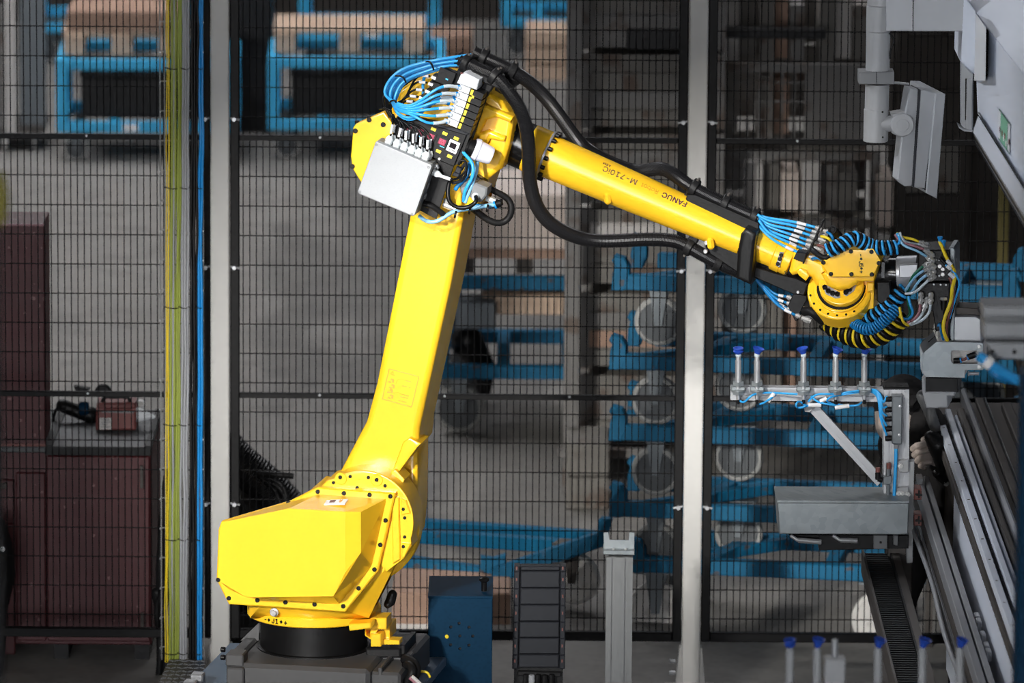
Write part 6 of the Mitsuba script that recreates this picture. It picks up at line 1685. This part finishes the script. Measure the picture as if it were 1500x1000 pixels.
for v0, v1, lab, ms in rows:
    x0, x1 = at(850, 300, CY)[0], at(1060, 300, CY)[0]
    ck = slat_crate(lab, x0, x1, CY + .02 * (v0 % 3), CY + .8, at(900, v1, CY)[2], at(900, v0 - (30 if v0 == 0 else 0), CY)[2], max(2, int((v1 - v0) / 26)), ms, 'm_rack')
    top_crate = top_crate or ck
part(top_crate, 'dark_tray', box(at(918, 50, CY)[0], at(1004, 50, CY)[0], CY - .06, CY + .012, at(950, 70, CY)[2], at(950, 42, CY)[2], .004), 'm_black', 'black block put in for a dark gap between crates')  # black block stands in for the shaded gap between crates
b_ = floor_at(832, 746)
t = thing('carton_collar', 'grey brown carton standing on the floor at the foot of the grey upright', 'carton')
x0, x1 = at(828, 700, b_[1])[0], at(892, 700, b_[1])[0]
part(t, 'lower_half', box(x0, x1, b_[1], b_[1] + .35, 0, .125, .006), 'm_grime')
part(t, 'upper_half', box(x0 + .005, x1, b_[1] + .005, b_[1] + .35, .13, .26, .006), 'm_grime')

# stacked cages on the right
RY = 6.0
def rx(u): return at(u, 200, RY)[0]
def rz(v): return at(1150, v, RY)[2]
def rack_row(label, u0, u1, v0, v1, bays, y=RY, m_='m_rack'):
    t = thing('storage_cage', label, 'cage', None)
    part(t, 'top_beam', box(rx(u0), rx(u1), y, y + .05, rz(v0 + 12), rz(v0)), m_)
    for u in (u0, u1 - 14):
        part(t, 'cage_post', box(rx(u), rx(u + 14), y + .0, y + .05, rz(v1), rz(v0 + 12)), m_)
    part(t, 'back_wall', box(rx(u0 + 8), rx(u1 - 6), y + .7, y + .74, rz(v1), rz(v0 + 8)), 'm_grime')
    for (a, b, kind, mm) in bays:
        if kind == 'mesh':
            for u in np.linspace(a, b, 7):
                part(t, 'grid_bar', box(rx(u), rx(u + 3.5), y + .02, y + .03, rz(v1), rz(v0 + 10)), m_)
            for v in np.linspace(v0 + 26, v1 - 4, 4):
                part(t, 'grid_bar', box(rx(a), rx(b + 3), y + .012, y + .022, rz(v + 3), rz(v)), m_)
        elif kind == 'sheet':
            part(t, 'side_sheet', box(rx(a), rx(b), y + .02, y + .04, rz(v1), rz(v0 + 12)), mm)
        else:
            n = max(2, int((b - a) / 22))
            for i in range(n):
                d = .10 + .06 * ((i * 5) % 3)
                part(t, 'board', box(rx(a + (b - a) * i / n), rx(a + (b - a) * (i + .93) / n), y + d, y + d + .3, rz(v1), rz(v0 + 22 + 9 * ((i * 7) % 3))), mm if isinstance(mm, str) else mm[i % len(mm)])
    return t
top_cage = rack_row('topmost grey storage cage behind the right fence panel, with a dark beam', 1046, 1290, -25, 96, [(1056, 1110, 'boards', ['m_beigelight', 'm_grime']), (1112, 1180, 'boards', ['m_grime', 'm_carton', 'm_rack']), (1200, 1275, 'boards', ['m_grime', 'm_beigelight', 'm_grime'])])
part(top_cage, 'dark_beam', box(rx(1050), rx(1206), RY - .08, RY + .004, rz(53), rz(39), .003), 'm_black', 'long black bar')
rack_row('storage cage with a wire grid bay, beside the monitor pipe', 1046, 1290, 94, 208, [(1076, 1178, 'mesh', None), (1182, 1272, 'sheet', 'm_rack'), (1060, 1080, 'sheet', 'm_grime'), (1110, 1160, 'boards', ['m_grime', 'm_carton'])])
rack_row('storage cage under the grid cage, filled with pale boards', 1040, 1290, 222, 318, [(1056, 1066, 'sheet', 'm_grime'), (1064, 1092, 'mesh', None), (1094, 1176, 'boards', ['m_beigelight', 'm_grime', 'm_beige']), (1178, 1262, 'boards', ['m_beigelight', 'm_rack', 'm_grime'])])
rack_row('storage cage behind the coiled air lines, filled with grey boards', 1040, 1290, 322, 420, [(1060, 1170, 'boards', ['m_rack', 'm_grime']), (1172, 1264, 'boards', ['m_grime', 'm_beigelight'])])
rack_row('lowest dark storage cage behind the blue dollies', 1040, 1290, 424, 620, [(1060, 1270, 'boards', ['m_grime', 'm_carton', 'm_rack'])])
whole('carton', 'small pale carton beside the cage, left of the monitor', 'carton', box(rx(1284), rx(1308), RY - .1, RY + .2, rz(326), rz(252), .006), 'm_beige')
whole('carton', 'lower pale carton beside the cage, below the monitor pipe', 'carton', box(rx(1284), rx(1304), RY - .1, RY + .2, rz(420), rz(334), .006), 'm_beigelight')
slat_crate('crate behind the monitor with shadow put into its dark colour', rx(1312), rx(1420), RY - .05, RY + .7, 0, rz(-30), 9, ['m_cratedark', 'm_cratedark', 'm_grime'], 'm_cratedark')  # shelf shadow is put into the dark crate colour here and below
slat_crate('crate behind the right edge of the fence with shadow put into its dark colour', rx(1424), rx(1530), RY + .1, RY + .7, 0, rz(60), 7, ['m_cratedark', 'm_cratedark'], 'm_cratedark')
t = thing('timber_post', 'mossy brown timber post near the right edge behind the fence', 'post')
part(t, 'post', box(at(1462, 400, 5.0)[0], at(1476, 400, 5.0)[0], 5.0, 5.06, 0, 2.0, .004), 'm_postwood')

# stack of blue dollies
DYAW = math.radians(-9)
de, db = np.array([math.cos(DYAW), math.sin(DYAW), 0]), np.array([-math.sin(DYAW), math.cos(DYAW), 0])
HOOKP = [(0, 0), (.045, 0), (.062, .035), (.062, .085), (.045, .115), (.010, .125), (0, .105), (.012, .09), (.004, .06)]
def dolly(label, u, v, length=1.44, castors=((.16, .06, 0), (.42, .36, 0), (1.22, .06, 0), (1.28, .40, 0)), hook_right=True, r=.088, zfix=None):
    t = thing('stacking_dolly', label, 'dolly', 'stacked blue dollies')
    o = Yp(2.95).P(u, v)
    if zfix: o[2] = zfix
    D = .46
    def G(x, y, z=0.0): return o + de * x + db * y + UP * z
    part(t, 'front_beam', bar(G(.03, 0), G(length, 0), .05, .055, b=.004), 'm_bluepaint')
    part(t, 'rear_beam', bar(G(.10, D), G(length - .06, D), .05, .055, b=.004), 'm_bluepaint')
    for x in (.28, .72, 1.2):
        part(t, 'cross_beam', bar(G(x, .02, -.002), G(x + (.10 if x < .5 else 0), D - .02, -.002), .05, .045, b=.003), 'm_bluepaint')
    part(t, 'diagonal_beam', bar(G(.12, .03, .002), G(.52, D - .03, .002), .045, .04, b=.003), 'm_bluepaint')
    for x, s in ((0, 1), (length, -1)):
        for y in (0, D):
            pl = Plane(G(x, y), -db)
            h = [(s * a, b - .03) for a, b in HOOKP]
            part(t, 'hook', prism2(pl, h, .027, -.027, .004), 'm_bluepaint')
    for x, y, z in castors:
        castor(t, G(x, y, z - .028), r, db, 'm_rim' if zfix is None else 'm_wheel', .040, 'm_castor', 'm_castordisc' if zfix is None else 'm_wheel')
    return t
NM = ['topmost of the stack, its hook under the forearm', 'second from the top, its beam behind the suction cups', 'third from the top, level with the diagonal brace', 'fourth from the top, level with the galvanised box']
for i, (u, v) in enumerate(((897, 411), (893, 527), (893, 631), (893, 743))):
    dolly('blue steel dolly, ' + NM[i], u, v)
o = Yp(2.75).P(920, 835)
dolly('blue steel dolly on white wheels on the floor, lowest of the stack', 920, 838, castors=((.10, .02, 0), (.12, .42, 0), (.90, .0, 0), (1.28, .40, 0)), r=.10, zfix=.135 + .10 * 1.0 - .02)
# tow frame on the floor left of the stack
TYp = Yp(3.15)
def tw(u, v, y=3.15): return at(u, v, y)
t = thing('tow_frame', 'long blue tow frame with a bent drawbar and a white wheel on the floor', 'dolly')
for a, b in (((560, 765, 3.9), (880, 788, 3.2)), ((560, 781, 3.7), (838, 800, 3.2)), ((560, 818, 3.2), (724, 842, 3.1))):
    part(t, 'beam', bar(tw(*a), tw(*b), .05, .05, b=.004), 'm_bluepaint')
part(t, 'drawbar', bar(tw(722, 843, 3.05), tw(888, 786, 3.0), .05, .055, b=.004), 'm_bluepaint')
part(t, 'drawbar_hook', prism(Yp(3.0), [(876, 766), (882, 760), (898, 760), (894, 774), (890, 792), (880, 798), (874, 792)], .02, -.03, .004), 'm_bluepaint')
part(t, 'corner_plate', prism(Yp(3.08), [(704, 815), (722, 818), (742, 812), (738, 836), (724, 842), (704, 838)], .02, -.02, .003), 'm_bluepaint')
k = castor(t, tw(842, 794, 3.12), .095, np.array([.35, .94, 0]), 'm_wheel', .05, 'm_darksteel', 'm_wheel')

# cartons on the floor behind the fence
KP = Yp(2.75)
kx0, kx1 = KP.P(574, 900)[0], KP.P(748, 900)[0]
kz = lambda v: KP.P(680, v)[2]
t = thing('carton', 'brown cardboard carton with a white lower band behind the navy cabinet', 'carton')
part(t, 'box', box(kx0, kx1, 2.75, 3.15, kz(916), kz(868), .006), 'm_carton')
part(t, 'white_band', box(kx0 - .002, kx1 + .002, 2.748, 3.15, kz(938), kz(914), .004), 'm_beigelight')
t = thing('carton', 'lower printed cardboard carton under the brown one', 'carton')
kz1 = max(.01, kz(1008))
part(t, 'box', box(kx0 + .02, kx1 - .01, 2.75, 3.15, 0.0, kz(939), .006), 'm_carton')
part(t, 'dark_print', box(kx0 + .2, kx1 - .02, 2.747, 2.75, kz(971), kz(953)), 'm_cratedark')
part(t, 'white_print', box(KP.P(700, 980)[0], KP.P(747, 980)[0], 2.746, 2.75, max(.004, kz(996)), kz(972)), 'm_white')
part(t, 'lettering', lettering('TARI', .020, KP.P(735, 989.5, .004), XA, UP, .001, True), 'm_print', 'dark lettering TARI')
star = []
for i in range(10):
    a = math.pi / 2 + i * math.pi / 5
    R_s = .014 if i % 2 == 0 else .007
    star.append((R_s * math.cos(a), R_s * math.sin(a)))
sc_ = Yp(2.746); so = sc_.loc(sc_.P(743, 978))
star = np.array(star) + so
part(t, 'star_print', prism2(sc_, star, .002, 0, holes=[(star - so) * .6 + so]), 'm_print')

# black hose bundle behind the left of the robot
HB = Yp(2.5)
t = thing('vacuum_hose', 'thick black ribbed hose slanting down behind the left fence post', 'hose')
part(t, 'hose', ribbed([HB.P(u, v, k) for u, v, k in ((322, 650, 0), (350, 680, 0), (378, 703, 0), (404, 728, 0), (432, 760, 0), (450, 790, 0))], .075, .012, .003, 20), 'm_hose', smooth=False)
t = thing('black_machine', 'black machine part with a handle bar and cables behind the left of the robot', 'machine')
part(t, 'handle', cyl(HB.P(376, 693, .12), HB.P(430, 697, .1), .011, n=12, b=.002), 'm_black')
for pts_ in (((385, 700), (400, 702), (414, 712), (421, 730)), ((388, 704), (404, 710), (416, 724), (420, 740)), ((376, 690), (383, 700), (400, 715), (412, 740))):
    part(t, 'cable', tube(spline([HB.P(u, v, .1) for u, v in pts_], 16), .009, 8), 'm_black', smooth=True)
part(t, 'body', blob({'a': (HB.P(352, 730, -.05), .11), 'b': (HB.P(380, 770, -.05), .13), 'c': (HB.P(340, 850, -.05), .12)}, [('a', 'b'), ('b', 'c')], .03), 'm_black', smooth=True)
part(t, 'stand', box(HB.P(335, 850)[0], HB.P(380, 850)[0], 2.5, 2.7, 0, HB.P(350, 800)[2], .01), 'm_black')

# ------------------------------------------------------------------ in front of the fence, at the bottom
NB = Yp(.30)
t = thing('navy_cabinet', 'navy blue metal cabinet with nine round holes and a sloping lid', 'cabinet')
top_f, top_b = NB.P(675, 875.5), Yp(.60).P(675, 846)
xA, xB = NB.P(627, 930)[0], NB.P(721, 930)[0]
body = hull([(x, y, z) for x in (xA, xB) for y, z in ((.30, 0.05), (.60, .05), (.30, top_f[2]), (.60, top_b[2] - .012))])
holes = [(391, 455), (315, 488), (482, 490), (398, 571), (516, 572), (313, 652), (481, 655), (398, 687)]
hp_ = [(u / 6.25 + 610, v / 6.25 + 840) for u, v in holes]
front_h = [circ(NB.loc(NB.P(u, v)), 2.5 * mpp(.3), 14) for u, v in hp_]
part(t, 'body', box(xA + .004, xB - .004, .315, .60, .05, top_f[2] - .004), 'm_navy')
part(t, 'front_sheet', prism2(NB, [(xA, .05), (xB, .05), (xB, top_f[2]), (xA, top_f[2])], 0, -.012, .002, holes=front_h), 'm_navy', smooth=False)
part(t, 'hole_backing', box(xA + .05, xB - .05, .311, .314, .1, top_f[2] - .02), 'm_black')
part(t, 'lid', hull([(x, y, z) for x in (xA - .001, xB + .001) for y, z in ((.299, top_f[2]), (.60, top_b[2]), (.299, top_f[2] + .006), (.60, top_b[2] + .006), (.60, top_f[2] - .01))]), 'm_navy', smooth=False)
part(t, 'yellow_plug', lathe(NB.P(279 / 6.25 + 610, 571 / 6.25 + 840, -.004), (0, -1, 0), [(0, .0062), (.008, .0062), (.010, .004)], 14), 'm_yellow_cable')
kb = NB.P(709, 873, -.06)
kb[2] = top_f[2] + .02
part(t, 'star_knob', cat([lathe(kb - UP * .01, UP, [(0, .009), (.03, .009)], 14), lathe(kb + UP * .018, UP, [(0, .010), (.004, .0155), (.012, .0155), (.016, .009)], 8)]), 'm_blackgloss')
part(t, 'plinth', box(xA + .02, xB - .02, .32, .58, 0, .05), 'm_black')
t = thing('energy_chain', 'upright black energy chain of seven wide plates with cables at its lower end', 'energy chain')
EP2 = Yp(.55)
VB = [828.5, 836, 861, 885.5, 910, 934, 958, 978]
for i in range(len(VB) - 1):
    v0, v1 = VB[i], VB[i + 1]
    d = -(v0 - 828) * .022
    part(t, 'link_plate', prism(EP2, [(763 + d, v0 + .6), (820 + d * .4, v0 + .6), (819.6 + d * .4, v1 - .6), (762.6 + d, v1 - .6)], .004 * (i % 2), -.03, .003), 'm_charcoal')
    for s, u in ((0, 757.5 + d), (1, 825 + d * .4)):
        part(t, 'side_link', prism(EP2, [(u - 4, v0 + 1), (u + 4, v0 + 1), (u + 3.6, v1 + 1.5), (u - 4.4, v1 + 1.5)], .008 if i % 2 else .003, -.05, .003), 'm_charcoal')
        part(t, 'link_pin', prism(EP2, [(u - 1.6, (v0 + v1) / 2 - 2), (u + .6, (v0 + v1) / 2 - 2), (u + .6, (v0 + v1) / 2 + 2), (u - 1.6, (v0 + v1) / 2 + 2)], .010, 0), 'm_brown')
part(t, 'back', prism(EP2, [(756, 830), (826, 830), (824, 1040), (752, 1040)], -.032, -.08), 'm_black')
for i, u in enumerate((770, 779, 788, 798, 808)):
    part(t, 'cable_end', cyl(EP2.P(u, 987 + i % 2, -.0), EP2.P(u - 1, 1040, 0), .010 if i % 2 else .0085, n=10, b=.002), 'm_rubber' if i != 1 else 'm_cablegrey')
part(t, 'strain_relief', prism(EP2, [(759, 983), (822, 985), (821, 991), (758, 989)], -.01, -.03, .002), 'm_blackplate')
t = thing('profile_stand', 'grey aluminium profile column with a forked galvanised bracket on top', 'stand')
AP = Yp(.75)
a0_, a1_ = AP.P(905, 1045, -.04), AP.P(907.5, 812, -.04)
a0_[0] = a1_[0]; a0_[2] = 0.0
part(t, 'column', profile_bar(a0_, a1_, slot_profile(.084, 2), up=(0, 1, 0)), 'm_anod', smooth=False)
part(t, 'fork', prism(AP, [(884, 780), (891, 779.5), (893, 790.5), (921, 791), (922, 779.5), (929.5, 780), (929, 806), (884.5, 805.5)], .005, -.001, .0005), 'm_galv')
part(t, 'ledge', prism(AP, [(884, 805.5), (929.5, 806), (929.5, 813), (883.5, 812)], .03, -.06, .002), 'm_galv')
for u in (898.5, 916.5):
    part(t, 'fork_bolt', cat([cyl(AP.P(u, 812, .02), AP.P(u, 803, .02), .0048, n=10), lathe(AP.P(u, 808.5, .02), UP, [(0, .009), (.007, .009)], 6)]), 'm_chrome')
for i, (m_, r, lb, pts_) in enumerate((('m_rubber', .016, 'thick black cable bundle curving down right of the robot base', [(592, 964, .1), (602, 968, .12), (609, 978, .14), (606, 992, .16), (598, 1015, .16)]),
                                   ('m_rubber', .013, 'black cable bent in front of the bundle right of the robot base', [(594, 974, .14), (600, 974, .16), (604, 984, .18), (598, 996, .18), (594, 1015, .18)]),
                                   ('m_yellow_cable', .004, 'thin yellow and green wire beside the robot base', [(612, 984, .1), (618, 983, .1), (626, 985, .1), (630, 992, .1)]),
                                   ('m_pink', .006, 'pale pink wire end right of the robot base', [(600, 992, .2), (605, 996, .2), (614, 1004, .2)]),
                                   ('m_beigelight', .006, 'pale wire end next to the pink one right of the robot base', [(603, 990, .2), (609, 995, .2), (618, 1004, .2)]))):
    whole('floor_cable', lb, 'cable', tube(spline(rp(*pts_), 20), r, 10), m_, smooth=True)
part(robot, 'arm_plug', blob({'a': (rP(572, 880, .02), .016), 'b': (rP(575, 870, .02), .014), 'c': (rP(568, 885, .03), .012)}, [('a', 'b'), ('a', 'c')], .006), 'm_black', smooth=True)
# ------------------------------------------------------------------ the red workbench on the left
BY = 2.27
BPn = Yp(BY)
t = thing('workbench', 'dark red steel workbench with a grey top and a cupboard door behind the left fence', 'workbench')
bz = BPn.P(150, 655)[2]
bx0, bx1 = BPn.P(-60, 800)[0], BPn.P(221, 800)[0]
part(t, 'carcass', box(bx0, bx1, BY + .012, BY + .66, .06, bz - .02, .004), 'm_red')
xd = BPn.P(68, 800)[0]
part(t, 'door', box(xd + .003, bx1 - .004, BY - .006, BY + .012, .075, bz - .03, .004), 'm_red')
xm = BPn.P(24, 800)[0]
part(t, 'side_panel', box(xm, xd - .003, BY - .004, BY + .012, .075, bz - .09, .004), 'm_red')
part(t, 'door__hinge', box(bx1 - .036, bx1 - .024, BY - .016, BY - .006, bz - .14, bz - .06, .002), 'm_darksteel')
part(t, 'door__hinge', box(bx1 - .036, bx1 - .024, BY - .016, BY - .006, .10, .18, .002), 'm_darksteel')
for i, (v0, v1) in enumerate(((702, 760), (766, 830), (836, 958))):
    d = part(t, 'drawer', box(bx0, xm - .006, BY - .004, BY + .012, BPn.P(0, v1)[2], BPn.P(0, v0)[2], .004), 'm_red')
    part(d, 'handle', box(bx0 + .02, xm - .03, BY - .018, BY - .004, BPn.P(0, v0 + 12)[2], BPn.P(0, v0 + 4)[2], .003), 'm_darksteel')
tb = Yp(BY).P(66, 655)[0]
part(t, 'top', box(bx0, bx1, BY - .004, BY + .68, bz - .02, bz, .004), 'm_mould')
part(t, 'top__edge', box(tb, bx1, BY - .008, BY - .003, bz - .026, bz + .003), 'm_black')
part(t, 'top__edge', box(bx1 - .02, bx1, BY, BY + .66, bz, bz + .006), 'm_black')
part(t, 'top__edge', box(tb + .0, tb + .025, BY, BY + .66, bz, bz + .006), 'm_black')
for x in (bx0 + .05, xd + .02, bx1 - .06):
    part(t, 'foot', box(x, x + .05, BY + .05, BY + .55, 0, .06), 'm_black')
z0, z1 = BPn.P(60, 667)[2], BPn.P(60, 329)[2]
t = thing('tool_cabinet', 'tall dark red metal cabinet standing on the left of the workbench', 'cabinet')
part(t, 'door', box(BPn.P(-60, 500)[0], BPn.P(65.5, 500)[0], BY - .002, BY + .02, bz + .004, z1, .003), 'm_red')
part(t, 'body', box(BPn.P(-60, 500)[0], BPn.P(65.5, 500)[0] - .004, BY + .02, BY + .30, bz + .004, z1 - .004, .003), 'm_red')
part(t, 'bottom_edge', box(BPn.P(-60, 500)[0], BPn.P(66, 500)[0], BY - .006, BY - .002, bz + .002, bz + .012), 'm_brown')
part(t, 'top_edge', box(BPn.P(-60, 500)[0], BPn.P(65.5, 500)[0], BY - .004, BY + .0, z1 - .004, z1 + .002), 'm_pink')  # pale strip paints the light caught along the top edge
# things on the bench
BT = lambda u, v: floor_at(u, v, bz + .006)
p = BT(170, 631)
QP = Yp(p[1])
t = thing('tool_case', 'small reddish brown tool case with a white label on the workbench', 'case')
part(t, 'case', prism(QP, [(141, 600), (199, 600), (199, 630), (140, 630)], 0, -.14, .006), 'm_redcase')
part(t, 'lid', prism(QP, [(142, 590), (198, 590), (199, 599), (141, 599)], -.03, -.13, .005), 'm_redcase')
part(t, 'label', prism(QP, [(146, 612), (164, 612), (164, 629), (146, 629)], .0015, 0), 'm_beigelight', 'white paper label')
part(t, 'label__print', cat([prism(QP, [(148, v), (148 + w, v), (148 + w, v + 1.3), (148, v + 1.3)], .0025, 0) for v, w in ((614, 12), (617.5, 14), (621, 9), (624.5, 13))]), 'm_midgrey')
part(t, 'stripe', prism(QP, [(148, 601.5), (196, 602.5), (196, 605), (148, 604)], .0015, 0), 'm_midgrey')
part(t, 'handle', tube(spline([QP.P(u, v, -.05) for u, v in ((150, 590), (152, 583), (170, 581.5), (188, 583), (190, 590))], 20), .006, 8), 'm_black', smooth=True)
t = thing('glue_nozzle', 'white cone shaped nozzle beside the tool case on the workbench', 'nozzle')
n0_ = BT(200, 612)
part(t, 'cone', lathe(Yp(p[1] + .05).P(199, 607), (1, 0, -.12), [(0, .026), (.02, .024), (.05, .011), (.068, .005)], 20), 'm_offwhite')
part(t, 'ring', tube(spline([Yp(p[1] + .1).P(u, v) for u, v in ((199, 588), (207, 586), (212, 591), (208, 597), (199, 598))], 20), .004, 8), 'm_white', smooth=True)
t = thing('angle_grinder', 'black and blue hand grinder lying left of the tool case', 'tool')
GRP = Yp(p[1] + .18)
gq = lambda u, v, k=0: GRP.P(u, v, k)
part(t, 'body', blob({'a': (gq(92, 594), .024), 'b': (gq(112, 602), .024), 'c': (gq(134, 608), .03)}, [('a', 'b'), ('b', 'c')], .012), 'm_black', smooth=True)
part(t, 'grip', cyl(gq(116, 598, .02), gq(130, 598, .02), .024, n=16, b=.004), 'm_navy')
part(t, 'guard', prism(GRP, [(108, 566), (132, 570), (122, 577), (112, 576)], .02, -.02, .003), 'm_black')
part(t, 'disc', prism2(GRP, arc((0, 0), .030, 0, 180, 20) * [1, -1] + GRP.loc(gq(150, 578)), -.02, -.05, .004), 'm_black')
part(t, 'cord', tube(spline([gq(90, 592), gq(82, 600), gq(77, 620), gq(74, 645, .2)], 18), .006, 8), 'm_black', smooth=True)
t = thing('welding_torch', 'black round welding torch with a white end disc at the left edge', 'tool')
LP = Yp(2.05)
part(t, 'body', blob({'a': (LP.P(-6, 770), .035), 'b': (LP.P(0, 800), .045), 'c': (LP.P(10, 840), .03), 'd': (LP.P(2, 880), .028)}, [('a', 'b'), ('b', 'c'), ('c', 'd')], .014), 'm_black', smooth=True)
part(t, 'end_disc', cat([cyl(LP.P(3, 804, .05), LP.P(3, 804, .03), .009, n=16)]), 'm_white')
part(t, 'cable', tube(spline([LP.P(2, 880), LP.P(0, 930), LP.P(-6, 985), LP.P(-20, 1012)], 20), .02, 10), 'm_rubber', smooth=True)
HK = Yp(2.12)
t = thing('cable_hank', 'black cable hank hanging between the red workbench and the riser cables', 'cable')
for i, pts_ in enumerate((((246, 690), (240, 730), (236, 790), (233, 850), (236, 880)), ((248, 700), (246, 760), (243, 820), (238, 870), (231, 884), (234, 940), (232, 998)), ((250, 720), (249, 790), (246, 850), (241, 900), (244, 960), (240, 1000)))):
    part(t, 'cable', tube(spline([HK.P(u, v, .02 * i) for u, v in pts_], 24), .012, 8), 'm_rubber', smooth=True)
part(t, 'plug', blob({'a': (HK.P(231, 868), .022), 'b': (HK.P(233, 886), .018)}, [('a', 'b')], .008), 'm_rubber', smooth=True)
